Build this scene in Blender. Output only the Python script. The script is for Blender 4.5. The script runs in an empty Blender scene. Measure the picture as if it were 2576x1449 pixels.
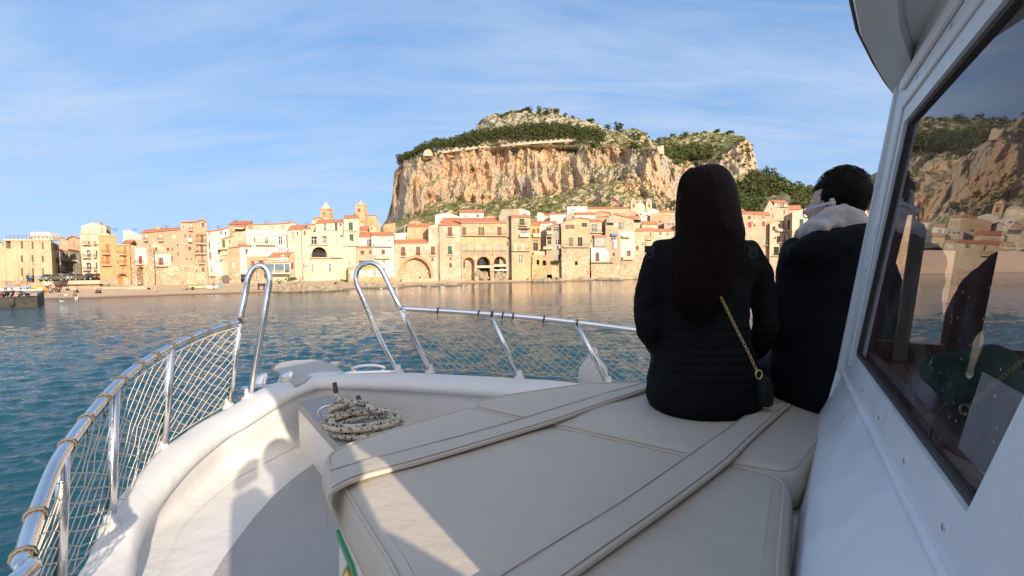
import bpy, bmesh, math, random
from mathutils import Vector, Matrix, noise
from mathutils.geometry import tessellate_polygon
R = math.radians
random.seed(7)
S = bpy.context.scene
COL = S.collection
# ------------------------------------------------------------------ camera
EYE = 4.5                      # height of the lens above the sea
FPX = 1180.0                   # focal length, picture 2576 wide
cam = bpy.data.cameras.new('camera'); camo = bpy.data.objects.new('camera', cam); COL.objects.link(camo)
cam.sensor_width = 36.0; cam.lens = 36.0 * FPX / 2576.0
cam.clip_start = 0.02; cam.clip_end = 20000
CM = Matrix.Rotation(R(90 - 2.55), 3, 'X') @ Matrix.Rotation(R(-0.55), 3, 'Z')
camo.matrix_world = Matrix.Translation((0, 0, EYE)) @ CM.to_4x4()
S.camera = camo
# ------------------------------------------------------------------ sun and sky
SUN_AZ = 150.0; SUN_EL = 20.0
w = bpy.data.worlds.new('World'); S.world = w; w.use_nodes = True
nt = w.node_tree; nt.nodes.clear()
def N(tree, t, **kw):
    n = tree.nodes.new(t)
    for k, v in kw.items():
        if k.startswith('i_'):
            n.inputs[k[2:].replace('_', ' ')].default_value = v
        else: setattr(n, k, v)
    return n
sky = N(nt, 'ShaderNodeTexSky', sky_type='NISHITA', sun_disc=False, sun_elevation=R(SUN_EL), sun_rotation=R(SUN_AZ))
sky.altitude = 5000; sky.air_density = 1.0; sky.dust_density = 0.0; sky.ozone_density = 3.0
gm = N(nt, 'ShaderNodeGamma'); gm.inputs[1].default_value = 0.36; nt.links.new(sky.outputs[0], gm.inputs[0])
tn = N(nt, 'ShaderNodeMix', data_type='RGBA', blend_type='MULTIPLY'); tn.inputs[0].default_value = 1; tn.inputs[7].default_value = (1.40, 2.16, 3.15, 1); nt.links.new(gm.outputs[0], tn.inputs[6])
bg = N(nt, 'ShaderNodeBackground'); bg.inputs['Strength'].default_value = 0.115
wo = N(nt, 'ShaderNodeOutputWorld')
# thin streaks of high cloud
tc = N(nt, 'ShaderNodeTexCoord')
sep = N(nt, 'ShaderNodeSeparateXYZ'); nt.links.new(tc.outputs['Generated'], sep.inputs[0])
addz = N(nt, 'ShaderNodeMath', operation='ADD'); addz.inputs[1].default_value = 0.16; nt.links.new(sep.outputs[2], addz.inputs[0])
mxz = N(nt, 'ShaderNodeMath', operation='MAXIMUM'); mxz.inputs[1].default_value = 0.05; nt.links.new(addz.outputs[0], mxz.inputs[0])
dx = N(nt, 'ShaderNodeMath', operation='DIVIDE'); nt.links.new(sep.outputs[0], dx.inputs[0]); nt.links.new(mxz.outputs[0], dx.inputs[1])
dy = N(nt, 'ShaderNodeMath', operation='DIVIDE'); nt.links.new(sep.outputs[1], dy.inputs[0]); nt.links.new(mxz.outputs[0], dy.inputs[1])
cmb = N(nt, 'ShaderNodeCombineXYZ'); nt.links.new(dx.outputs[0], cmb.inputs[0]); nt.links.new(dy.outputs[0], cmb.inputs[1])
mp = N(nt, 'ShaderNodeMapping'); mp.inputs['Rotation'].default_value = (0, 0, R(-22)); mp.inputs['Scale'].default_value = (0.55, 1.9, 1)
nt.links.new(cmb.outputs[0], mp.inputs[0])
nz = N(nt, 'ShaderNodeTexNoise'); nz.inputs['Scale'].default_value = 1.7; nz.inputs['Detail'].default_value = 9; nz.inputs['Roughness'].default_value = 0.62; nz.inputs['Distortion'].default_value = 0.5
nt.links.new(mp.outputs[0], nz.inputs['Vector'])
nz2 = N(nt, 'ShaderNodeTexNoise'); nz2.inputs['Scale'].default_value = 0.45; nz2.inputs['Detail'].default_value = 3
nt.links.new(cmb.outputs[0], nz2.inputs['Vector'])
r1 = N(nt, 'ShaderNodeMapRange'); r1.inputs[1].default_value = 0.36; r1.inputs[2].default_value = 0.78; nt.links.new(nz.outputs['Fac'], r1.inputs[0])
r2 = N(nt, 'ShaderNodeMapRange'); r2.inputs[1].default_value = 0.22; r2.inputs[2].default_value = 0.62; nt.links.new(nz2.outputs['Fac'], r2.inputs[0])
mu = N(nt, 'ShaderNodeMath', operation='MULTIPLY'); nt.links.new(r1.outputs[0], mu.inputs[0]); nt.links.new(r2.outputs[0], mu.inputs[1])
mu2 = N(nt, 'ShaderNodeMath', operation='MULTIPLY'); mu2.inputs[1].default_value = 1.2; nt.links.new(mu.outputs[0], mu2.inputs[0])
hz = N(nt, 'ShaderNodeMapRange'); hz.inputs[1].default_value = 0.0; hz.inputs[2].default_value = 0.42; hz.inputs[3].default_value = 0.60; hz.inputs[4].default_value = 0.06; nt.links.new(sep.outputs[2], hz.inputs[0])
hm_ = N(nt, 'ShaderNodeMix', data_type='RGBA'); hm_.inputs[7].default_value = (3.1, 4.0, 5.0, 1); nt.links.new(hz.outputs[0], hm_.inputs[0]); nt.links.new(tn.outputs[2], hm_.inputs[6])
mc = N(nt, 'ShaderNodeMix', data_type='RGBA'); mc.inputs[7].default_value = (3.3, 4.1, 5.3, 1)
nt.links.new(mu2.outputs[0], mc.inputs[0]); nt.links.new(hm_.outputs[2], mc.inputs[6])
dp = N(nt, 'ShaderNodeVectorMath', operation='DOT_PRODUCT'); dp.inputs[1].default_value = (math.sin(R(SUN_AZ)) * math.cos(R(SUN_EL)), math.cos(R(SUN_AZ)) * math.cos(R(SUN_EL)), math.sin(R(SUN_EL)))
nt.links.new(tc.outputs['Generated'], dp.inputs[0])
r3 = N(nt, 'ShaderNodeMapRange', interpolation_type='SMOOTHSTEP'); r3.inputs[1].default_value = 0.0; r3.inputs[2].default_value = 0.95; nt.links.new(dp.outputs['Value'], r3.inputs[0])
sun_fill = N(nt, 'ShaderNodeMix', data_type='RGBA', blend_type='ADD'); sun_fill.inputs[7].default_value = (5.2, 4.0, 2.7, 1); nt.links.new(r3.outputs[0], sun_fill.inputs[0]); nt.links.new(mc.outputs[2], sun_fill.inputs[6])  # added warm glow on the unseen sunward sky, fills the shadows
nt.links.new(sun_fill.outputs[2], bg.inputs[0]); nt.links.new(bg.outputs[0], wo.inputs[0])
sl = bpy.data.lights.new('sun', 'SUN'); sl.energy = 4.5; sl.angle = R(0.55); sl.color = (1.0, 0.85, 0.66)
so = bpy.data.objects.new('sun', sl); COL.objects.link(so)
SD = Vector((math.sin(R(SUN_AZ)) * math.cos(R(SUN_EL)), math.cos(R(SUN_AZ)) * math.cos(R(SUN_EL)), math.sin(R(SUN_EL))))
so.rotation_euler = SD.to_track_quat('Z', 'Y').to_euler(); so.location = (20, -60, 60)
S.view_settings.view_transform = 'Standard'; S.view_settings.look = 'None'; S.view_settings.exposure = 0.62; S.view_settings.gamma = 1.0
S.cycles.max_bounces = 8; S.cycles.transparent_max_bounces = 12; S.cycles.use_denoising = True
S.cycles.sample_clamp_indirect = 6.0
# ------------------------------------------------------------------ picture measurements to points of the place
E0 = Vector((0, 0, EYE))
def ray(px, py):               # px,py measured on a 2576 x 1449 print of the photograph
    return CM @ Vector(((px - 1288) / FPX, -(py - 724.5) / FPX, -1.0))
def onY(px, py, Y):
    r = ray(px, py); return E0 + r * (Y / r.y)
def onh(px, py, h):            # h: height relative to the eye
    r = ray(px, py); return E0 + r * (h / r.z)
def toD(c, x, y):
    ox, oy, s = [(0, 850, 3.622), (600, 780, 3.622), (1150, 780, 3.622), (1700, 780, 3.622), (2150, 780, 3.6228), (2860, 600, 2.7865)][c - 1]
    return (ox + x / s) * 0.62891, (oy + y / s) * 0.62891
def lerpt(tab, x):
    if x <= tab[0][0]: return tab[0][1]
    for (a, va), (b, vb) in zip(tab, tab[1:]):
        if x <= b: return va + (vb - va) * (x - a) / (b - a)
    return tab[-1][1]
def ss(a, b, x):
    t = max(0., min(1., (x - a) / (b - a))); return t * t * (3 - 2 * t)
# ------------------------------------------------------------------ mesh helpers
class MB:
    def __init__(s): s.v = []; s.f = []; s.m = []; s.sm = []
    def add(s, vs, fs, mi=0, smooth=False):
        b = len(s.v); s.v += [Vector(v) for v in vs]
        for f in fs: s.f.append([b + i for i in f]); s.m.append(mi); s.sm.append(smooth)
        return s
    def box(s, a, b, mi=0):    # axis aligned
        x0, y0, z0 = a; x1, y1, z1 = b
        return s.hexa([(x0, y0, z0), (x1, y0, z0), (x1, y1, z0), (x0, y1, z0), (x0, y0, z1), (x1, y0, z1), (x1, y1, z1), (x0, y1, z1)], mi)
    def hexa(s, p, mi=0):
        return s.add(p, [(3, 2, 1, 0), (4, 5, 6, 7), (0, 1, 5, 4), (1, 2, 6, 5), (2, 3, 7, 6), (3, 0, 4, 7)], mi)
    def bar(s, a, b, wd, ht, mi=0, up=(0, 0, 1)):   # box beam from a to b
        a = Vector(a); b = Vector(b); d = (b - a).normalized(); u = Vector(up)
        if abs(d.dot(u)) > .98: u = Vector((0, 1, 0))
        sx = d.cross(u).normalized() * wd / 2; sz = sx.cross(d).normalized() * ht / 2
        return s.hexa([a - sx - sz, a + sx - sz, b + sx - sz, b - sx - sz, a - sx + sz, a + sx + sz, b + sx + sz, b - sx + sz], mi)
    def tube(s, pts, r, n=8, mi=0, cap=True, smooth=True):
        pts = [Vector(p) for p in pts]; k = len(pts); rs = r if isinstance(r, (list, tuple)) else [r] * k
        vs = []; prev = None
        for i in range(k):
            t = (pts[min(i + 1, k - 1)] - pts[max(i - 1, 0)])
            t = t.normalized() if t.length > 1e-9 else Vector((0, 0, 1))
            if prev is None:
                a = Vector((0, 0, 1)) if abs(t.z) < .9 else Vector((1, 0, 0))
                nn = (a - t * a.dot(t)).normalized()
            else:
                nn = prev - t * prev.dot(t); nn = nn.normalized() if nn.length > 1e-6 else prev
            prev = nn; bb = t.cross(nn)
            for j in range(n):
                an = 2 * math.pi * j / n
                vs.append(pts[i] + (nn * math.cos(an) + bb * math.sin(an)) * rs[i])
        fs = []
        for i in range(k - 1):
            for j in range(n):
                fs.append((i * n + j, i * n + (j + 1) % n, (i + 1) * n + (j + 1) % n, (i + 1) * n + j))
        if cap: fs += [tuple(range(n))[::-1], tuple((k - 1) * n + j for j in range(n))]
        return s.add(vs, fs, mi, smooth)
    def loft(s, rings, mi=0, cap=True, smooth=True, closed=True):
        n = len(rings[0]); vs = [p for r_ in rings for p in r_]; fs = []
        for i in range(len(rings) - 1):
            for j in range(n if closed else n - 1):
                fs.append((i * n + j, i * n + (j + 1) % n, (i + 1) * n + (j + 1) % n, (i + 1) * n + j))
        if cap and closed: fs += [tuple(range(n))[::-1], tuple((len(rings) - 1) * n + j for j in range(n))]
        return s.add(vs, fs, mi, smooth)
    def ell(s, c, rx, ry, rz, mi=0, nu=12, nv=8, jit=0, rot=None):
        vs = []; fs = []; c = Vector(c)
        for i in range(nv + 1):
            th = math.pi * i / nv
            for j in range(nu):
                ph = 2 * math.pi * j / nu
                d = Vector((math.sin(th) * math.cos(ph) * rx, math.sin(th) * math.sin(ph) * ry, math.cos(th) * rz))
                if jit:
                    d *= 1 + jit * noise.noise((d + c) * (1.6 / max(rx, rz)))
                if rot: d = rot @ d
                vs.append(c + d)
        for i in range(nv):
            for j in range(nu): fs.append((i * nu + j, (i + 1) * nu + j, (i + 1) * nu + (j + 1) % nu, i * nu + (j + 1) % nu))
        return s.add(vs, fs, mi, True)
    def poly_prism(s, pts, back, mi=0):   # planar polygon pts (list of Vector), back: list of matching points
        n = len(pts); tris = tessellate_polygon([pts])
        vs = list(pts) + list(back)
        fs = [t for t in tris] + [tuple(n + i for i in t[::-1]) for t in tris]
        fs += [(i, (i + 1) % n, n + (i + 1) % n, n + i) for i in range(n)]
        return s.add(vs, fs, mi)
    def build(s, name, mats, parent=None, loc=None, bev=0, fixn=True):
        o_ = ROOT.get(parent.name, Vector((0, 0, 0))) if parent else Vector(loc if loc is not None else (0, 0, 0))
        me = bpy.data.meshes.new(name)
        me.from_pydata([tuple(v - o_) for v in s.v], [], s.f)
        if not isinstance(mats, (list, tuple)): mats = [mats]
        for m in mats: me.materials.append(m)
        me.polygons.foreach_set('material_index', s.m); me.polygons.foreach_set('use_smooth', s.sm)
        me.validate(); 
        if fixn:
            bm = bmesh.new(); bm.from_mesh(me); bmesh.ops.recalc_face_normals(bm, faces=bm.faces); bm.to_mesh(me); bm.free()
        me.update()
        o = bpy.data.objects.new(name, me); COL.objects.link(o)
        if parent: o.parent = parent; ROOT[o.name] = o_
        else: o.location = o_; ROOT[o.name] = o_
        if bev:
            b = o.modifiers.new('bevel', 'BEVEL'); b.width = bev; b.segments = 3; b.limit_method = 'ANGLE'; b.harden_normals = False
        return o
ROOT = {}
def tag(o, label=None, cat=None, group=None, kind=None):
    if label: o['label'] = label
    if cat: o['category'] = cat
    if group: o['group'] = group
    if kind: o['kind'] = kind
    return o
def empty(name, loc, label, cat, group=None):
    o = bpy.data.objects.new(name, None); COL.objects.link(o); o.location = loc; ROOT[o.name] = Vector(loc); o.empty_display_size = .2
    return tag(o, label, cat, group)
def dup(root, loc, rz=None, label=None, mats=None):
    def cp(o, par):
        c = o.copy(); COL.objects.link(c)
        if par: c.parent = par
        for ch in o.children: cp(ch, c)
        return c
    r = cp(root, None); r.location = loc
    if rz is not None: r.rotation_euler = (0, 0, rz)
    if label: r['label'] = label
    return r
# ------------------------------------------------------------------ materials
MC = {}
def newmat(key):
    m = bpy.data.materials.new(key); m.use_nodes = True; t = m.node_tree; t.nodes.clear()
    b = t.nodes.new('ShaderNodeBsdfPrincipled'); o = t.nodes.new('ShaderNodeOutputMaterial'); t.links.new(b.outputs[0], o.inputs[0])
    return m, t, b
def c4(c, k=1): return (c[0] * k, c[1] * k, c[2] * k, 1)
def L(t, a, b): t.links.new(a, b)
def tnoise(t, src, scale, detail=5, rough=.6, dist=0, vec=None):
    n = t.nodes.new('ShaderNodeTexNoise'); n.inputs['Scale'].default_value = scale; n.inputs['Detail'].default_value = detail
    n.inputs['Roughness'].default_value = rough; n.inputs['Distortion'].default_value = dist
    if vec:
        mpn = t.nodes.new('ShaderNodeMapping'); mpn.inputs['Scale'].default_value = vec; t.links.new(src, mpn.inputs[0]); src = mpn.outputs[0]
    L(t, src, n.inputs['Vector']); return n.outputs['Fac']
def rng(t, src, a, b, c=0., d=1.):
    n = t.nodes.new('ShaderNodeMapRange'); n.inputs[1].default_value = a; n.inputs[2].default_value = b; n.inputs[3].default_value = c; n.inputs[4].default_value = d
    L(t, src, n.inputs[0]); return n.outputs[0]
def mixc(t, f, a, b, blend='MIX'):
    n = t.nodes.new('ShaderNodeMix'); n.data_type = 'RGBA'; n.blend_type = blend
    for s_, i in ((f, 0), (a, 6), (b, 7)):
        if isinstance(s_, (int, float)): n.inputs[i].default_value = s_
        elif isinstance(s_, tuple): n.inputs[i].default_value = s_
        else: L(t, s_, n.inputs[i])
    return n.outputs[2]
def mathn(t, op, a, b=None):
    n = t.nodes.new('ShaderNodeMath'); n.operation = op
    for s_, i in ((a, 0), (b, 1)):
        if s_ is None: continue
        if isinstance(s_, (int, float)): n.inputs[i].default_value = s_
        else: L(t, s_, n.inputs[i])
    return n.outputs[0]
def bump(t, b, h, strength=.3, dist=.05):
    n = t.nodes.new('ShaderNodeBump'); n.inputs['Strength'].default_value = strength; n.inputs['Distance'].default_value = dist
    L(t, h, n.inputs['Height']); L(t, n.outputs[0], b.inputs['Normal'])
def pos(t): return t.nodes.new('ShaderNodeNewGeometry').outputs['Position']
def simple(key, col, rough=.6, metal=0, var=.12, scale=3., bmp=0., bscale=40, bdist=.01, spec=.5, objc=False):
    if key in MC: return MC[key]
    m, t, b = newmat(key)
    p = t.nodes.new('ShaderNodeTexCoord').outputs['Object'] if objc else pos(t)
    n = tnoise(t, p, scale, 6)
    L(t, mixc(t, n, c4(col, 1 - var), c4(col, 1 + var)), b.inputs['Base Color'])
    b.inputs['Roughness'].default_value = rough; b.inputs['Metallic'].default_value = metal; b.inputs['Specular IOR Level'].default_value = spec
    if bmp: bump(t, b, tnoise(t, p, bscale, 4), bmp, bdist)
    MC[key] = m; return m
def stucco(key, col, col2=None, patch=.0, streak=.25):
    """weathered render: base colour, patches of bare plaster, run-off streaks"""
    if key in MC: return MC[key]
    m, t, b = newmat(key); p = pos(t)
    col2 = col2 or (col[0] * .72, col[1] * .66, col[2] * .60)
    a = mixc(t, rng(t, tnoise(t, p, .35, 7, .7), .3, .7), c4(col, .66), c4(col, .98))
    st = rng(t, tnoise(t, p, 1.0, 5, .6, 0, (1.3, 1.3, .16)), .48, .75)
    a = mixc(t, mathn(t, 'MULTIPLY', st, streak), a, c4(col2, .8))
    if patch > 0:
        pn = rng(t, tnoise(t, p, .30, 8, .62, .6), .62 - patch * .3, .64 - patch * .3 + .03)
        a = mixc(t, mathn(t, 'MULTIPLY', pn, .75), a, mixc(t, tnoise(t, p, 2.5, 4), c4(col2, .8), c4(col2, 1.2)))
    a = mixc(t, rng(t, tnoise(t, p, 2.2, 6, .75), .42, .72, 0, .5), a, c4(col2, .85))
    L(t, a, b.inputs['Base Color']); b.inputs['Roughness'].default_value = .9; b.inputs['Specular IOR Level'].default_value = .2
    bump(t, b, tnoise(t, p, 3, 6, .7), .5, .08)
    MC[key] = m; return m
def masonry(key, col, col2, scale=1.1):
    if key in MC: return MC[key]
    m, t, b = newmat(key); p = pos(t)
    mpn = t.nodes.new('ShaderNodeMapping'); mpn.inputs['Scale'].default_value = (scale, scale, scale * 1.5); L(t, p, mpn.inputs[0])
    wr = t.nodes.new('ShaderNodeTexNoise'); wr.inputs['Scale'].default_value = 1.2; L(t, mpn.outputs[0], wr.inputs['Vector'])
    wv = mixc(t, .25, mpn.outputs[0], wr.outputs['Color'])
    v = t.nodes.new('ShaderNodeTexVoronoi'); v.inputs['Scale'].default_value = 1.6; L(t, wv, v.inputs['Vector'])
    v2 = t.nodes.new('ShaderNodeTexVoronoi'); v2.feature = 'DISTANCE_TO_EDGE'; v2.inputs['Scale'].default_value = 1.6; L(t, wv, v2.inputs['Vector'])
    sp = t.nodes.new('ShaderNodeSeparateColor'); L(t, v.outputs['Color'], sp.inputs[0])
    a = mixc(t, sp.outputs[0], c4(col), c4(col2))
    a = mixc(t, rng(t, tnoise(t, p, .25, 5), .35, .7), a, c4(col, 1.25))
    a = mixc(t, rng(t, v2.outputs['Distance'], 0, .10, .65, 0), a, c4(col2, .35))
    L(t, a, b.inputs['Base Color']); b.inputs['Roughness'].default_value = .95; b.inputs['Specular IOR Level'].default_value = .1
    bump(t, b, v2.outputs['Distance'], .8, .25)
    MC[key] = m; return m
def tiles():
    if 'roof tiles' in MC: return MC['roof tiles']
    m, t, b = newmat('roof tiles'); p = pos(t)
    a = mixc(t, tnoise(t, p, 1.5, 6, .7), c4((.42, .13, .055)), c4((.66, .27, .13)))
    a = mixc(t, rng(t, tnoise(t, p, .3, 4), .45, .75, 0, .6), a, c4((.40, .24, .15)))
    wv = t.nodes.new('ShaderNodeTexWave'); wv.bands_direction = 'X'; wv.inputs['Scale'].default_value = 1.1; wv.inputs['Distortion'].default_value = .4; L(t, p, wv.inputs[0])
    a = mixc(t, rng(t, wv.outputs['Fac'], 0, .5, .5, 0), a, c4((.22, .07, .035)))
    L(t, a, b.inputs['Base Color']); b.inputs['Roughness'].default_value = .85
    bump(t, b, wv.outputs['Fac'], .6, .12)
    MC['roof tiles'] = m; return m
def glassy(key, col, rough=.12):
    if key in MC: return MC[key]
    m, t, b = newmat(key); p = pos(t)
    L(t, mixc(t, tnoise(t, p, .9, 3), c4(col, .6), c4(col, 1.5)), b.inputs['Base Color']); b.inputs['Roughness'].default_value = rough
    MC[key] = m; return m
# ================================================================== water
def water_mat():
    m, t, b = newmat('sea water'); p = pos(t)
    b.inputs['Base Color'].default_value = (.004, .045, .062, 1); b.inputs['Roughness'].default_value = .04; b.inputs['IOR'].default_value = 1.33
    L(t, mixc(t, tnoise(t, p, .03, 3), (.003, .042, .066, 1), (.005, .060, .076, 1)), b.inputs['Base Color'])
    n1 = tnoise(t, p, 1.0, 3, .5, .6, (.42, .80, 1)); n2 = tnoise(t, p, 1.0, 4, .6, .9, (1.5, 3.0, 1)); n3 = tnoise(t, p, 1.0, 3, .6, .5, (5, 9, 1))
    sp0 = t.nodes.new('ShaderNodeSeparateXYZ'); L(t, p, sp0.inputs[0]); far = rng(t, sp0.outputs[1], 6, 40, .25, 1)
    h = mathn(t, 'ADD', mathn(t, 'MULTIPLY', n1, mathn(t, 'MULTIPLY', far, 2.4)), mathn(t, 'ADD', mathn(t, 'MULTIPLY', n2, mathn(t, 'MULTIPLY', far, 1.1)), mathn(t, 'MULTIPLY', n3, .22)))
    gust = rng(t, tnoise(t, p, .035, 3, .5, .4, (1, 2.2, 1)), .3, .7, .6, 1.15)
    # the lee under the shore is calmer
    sp = t.nodes.new('ShaderNodeSeparateXYZ'); L(t, p, sp.inputs[0])
    lee = rng(t, sp.outputs[1], 38, 84, 1.0, .08)
    h = mathn(t, 'MULTIPLY', h, mathn(t, 'MULTIPLY', gust, lee))
    bump(t, b, h, 1.0, .17)
    return m
import numpy as np
def sea_sheet():
    pxs = np.arange(-500, 3080, 3.8); ys = [3.2]
    while ys[-1] < 112: ys.append(ys[-1] + max(.030, ys[-1] ** 2 / (EYE * 800)))
    Y = np.array(ys)[:, None] * np.ones(len(pxs))[None, :]; X = (pxs[None, :] - 1288) / FPX * Y; Z = np.zeros_like(X); rg = np.random.RandomState(11)
    near = np.clip((90 - Y) / 60, 0, 1) ** 1.2
    for k in range(90):
        lam = .24 * (6.5 ** (k / 89)) ; th = math.radians(97) + rg.normal(0, .42); kx, ky = math.cos(th) * 2 * math.pi / lam, math.sin(th) * 2 * math.pi / lam
        cut = np.clip((lam / (Y ** 2 / (EYE * 800) * 2.2 + .05)) - .6, 0, 1)           # drop what the sheet is too coarse for
        env = .55 + .45 * np.sin(X * rg.uniform(.05, .3) + Y * rg.uniform(.05, .3) + rg.uniform(0, 6))
        Z += cut * env * .0072 * lam ** .8 * np.sin(kx * X + ky * Y + rg.uniform(0, 6.28))
    Z = Z * near; Z = Z + np.abs(Z) * .3 - .01
    n, m = X.shape; vs = np.stack([X, Y, Z], -1).reshape(-1, 3); idx = np.arange(n * m).reshape(n, m)
    f = np.stack([idx[:-1, :-1], idx[:-1, 1:], idx[1:, 1:], idx[1:, :-1]], -1).reshape(-1, 4)
    xa, xb = float((pxs[0] - 1288) / FPX), float((pxs[-1] - 1288) / FPX); y0, y1 = ys[0], ys[-1]
    ex = [(xa * y0, y0, -.01), (xb * y0, y0, -.01), (xb * y1, y1, -.01), (xa * y1, y1, -.01), (-7000, -3000, -.01), (7000, -3000, -.01), (7000, 9000, -.01), (-7000, 9000, -.01)]
    b = n * m; vsl = vs.tolist() + ex; fl = f.tolist() + [[b + 4, b + 5, b + 1, b], [b + 5, b + 6, b + 2, b + 1], [b + 6, b + 7, b + 3, b + 2], [b + 7, b + 4, b, b + 3]]
    me = bpy.data.meshes.new('sea'); me.from_pydata(vsl, [], fl); me.materials.append(water_mat()); me.polygons.foreach_set('use_smooth', [True] * len(fl)); me.update()
    o = bpy.data.objects.new('sea', me); COL.objects.link(o); tag(o, kind='structure')
sea_sheet()
# ================================================================== the shore
# columns by horizontal direction (picture column), rows by distance
DT = [(-400, 98), (0, 102), (127, 103), (400, 104), (700, 118), (1000, 135), (1300, 146), (1600, 158), (1950, 190), (2150, 205), (2700, 230)]
YS = [(-400, 60), (0, 72), (100, 75), (240, 77), (400, 82), (600, 88), (700, 94), (830, 98), (900, 104), (1000, 120), (1200, 132), (1400, 142), (1560, 152), (1660, 160), (1950, 168), (2150, 178), (2700, 210)]
def D(px): return lerpt(DT, px)
def colpx(x, y): return 1288 + FPX * x / y
def ground(x, y):
    px = colpx(x, y); ys = lerpt(YS, px); d = D(px)
    if y < ys: return max(-3, (y - ys) * .07)
    z = min(1.5, (y - ys) * .055)
    if y > d + 2: z += min((y - d - 2) * (.03 + .10 * ss(700, 1100, px)), 6 + 20 * ss(700, 1100, px))
    return z
def sand_mat():
    m, t, b = newmat('sand'); p = pos(t)
    sp = t.nodes.new('ShaderNodeSeparateXYZ'); L(t, p, sp.inputs[0])
    a = mixc(t, tnoise(t, p, .5, 7, .7), c4((.40, .27, .16)), c4((.60, .43, .28)))
    a = mixc(t, rng(t, tnoise(t, p, .18, 3), .55, .7, 0, .5), a, c4((.34, .22, .13)))
    wet = mathn(t, 'ADD', sp.outputs[2], mathn(t, 'MULTIPLY', tnoise(t, p, .25, 3), .12))
    a = mixc(t, rng(t, wet, .10, .28, 1, 0), a, c4((.16, .10, .06)))
    L(t, a, b.inputs['Base Color']); b.inputs['Roughness'].default_value = .95
    bump(t, b, tnoise(t, p, 2.2, 6, .7), .6, .15); return m
SAND = sand_mat()
cols = [-700 + 20 * i for i in range(180)]
fr = [-.5, -.3, -.15, -.06, -.02, 0, .04, .1, .18, .3, .5, .7, .9, 1]
vs = []; fs = []
for px in cols:
    ys = lerpt(YS, px); d = D(px)
    for f in fr:
        y = ys + (d + 4 - ys) * f if f >= 0 else ys + f * 30
        x = (px - 1288) / FPX * y
        z = ground(x, y) + (.10 * noise.noise(Vector((x * .25, y * .25, 0))) if f > .02 else 0)
        vs.append((x, y, z))
    for y in [d + 8, d + 20, d + 60, d + 150, d + 400, 1200, 5000]:
        x = (px - 1288) / FPX * y; vs.append((x, y, ground(x, y)))
nr = len(fr) + 7
for i in range(len(cols) - 1):
    for j in range(nr - 1): fs.append((i * nr + j, (i + 1) * nr + j, (i + 1) * nr + j + 1, i * nr + j + 1))
tag(MB().add(vs, fs, 0, True).build('ground', SAND), kind='structure')
# ================================================================== the great rock
def rock_mat():
    m, t, b = newmat('limestone cliff'); p = pos(t); g = t.nodes.new('ShaderNodeNewGeometry')
    sp = t.nodes.new('ShaderNodeSeparateXYZ'); L(t, g.outputs['Normal'], sp.inputs[0])
    orange = mixc(t, tnoise(t, p, .06, 7, .7, .5), c4((.76, .56, .38)), c4((.70, .40, .21)))
    grey = mixc(t, tnoise(t, p, .16, 6, .7), c4((.36, .31, .25)), c4((.66, .58, .47)))
    f = rng(t, tnoise(t, p, .035, 8, .66, .6, (1, 1, .40)), .40, .56, 1, 0)
    # streaky grey run-offs
    f2 = rng(t, tnoise(t, p, .30, 6, .7, 1, (1, 1, .10)), .55, .70)
    spz = t.nodes.new('ShaderNodeSeparateXYZ'); L(t, p, spz.inputs[0])
    a = mixc(t, f, orange, grey); a = mixc(t, mathn(t, 'MULTIPLY', f2, .75), a, c4((.30, .26, .21)))
    upper = rng(t, spz.outputs[2], 150, 172, 0, .85); a = mixc(t, upper, a, grey)
    dark = rng(t, tnoise(t, p, .22, 8, .75, .3, (1, 1, .45)), .54, .70); a = mixc(t, mathn(t, 'MULTIPLY', dark, .5), a, c4((.16, .12, .085)))
    green = mixc(t, tnoise(t, p, .10, 6, .7), c4((.10, .12, .04)), c4((.36, .34, .12)))
    green = mixc(t, rng(t, tnoise(t, p, .35, 5, .7), .50, .62), green, c4((.07, .085, .03)))
    gs = mathn(t, 'ADD', sp.outputs[2], rng(t, tnoise(t, p, .12, 8, .75), .3, .7, -.62, .38))
    gf = rng(t, gs, .52, .66)
    a = mixc(t, gf, a, green)
    L(t, a, b.inputs['Base Color']); b.inputs['Roughness'].default_value = 1; b.inputs['Specular IOR Level'].default_value = .05
    bump(t, b, tnoise(t, p, .5, 8, .75, 0, (1, 1, .5)), 1.0, 3.0); return m
ROCKM = rock_mat()
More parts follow.
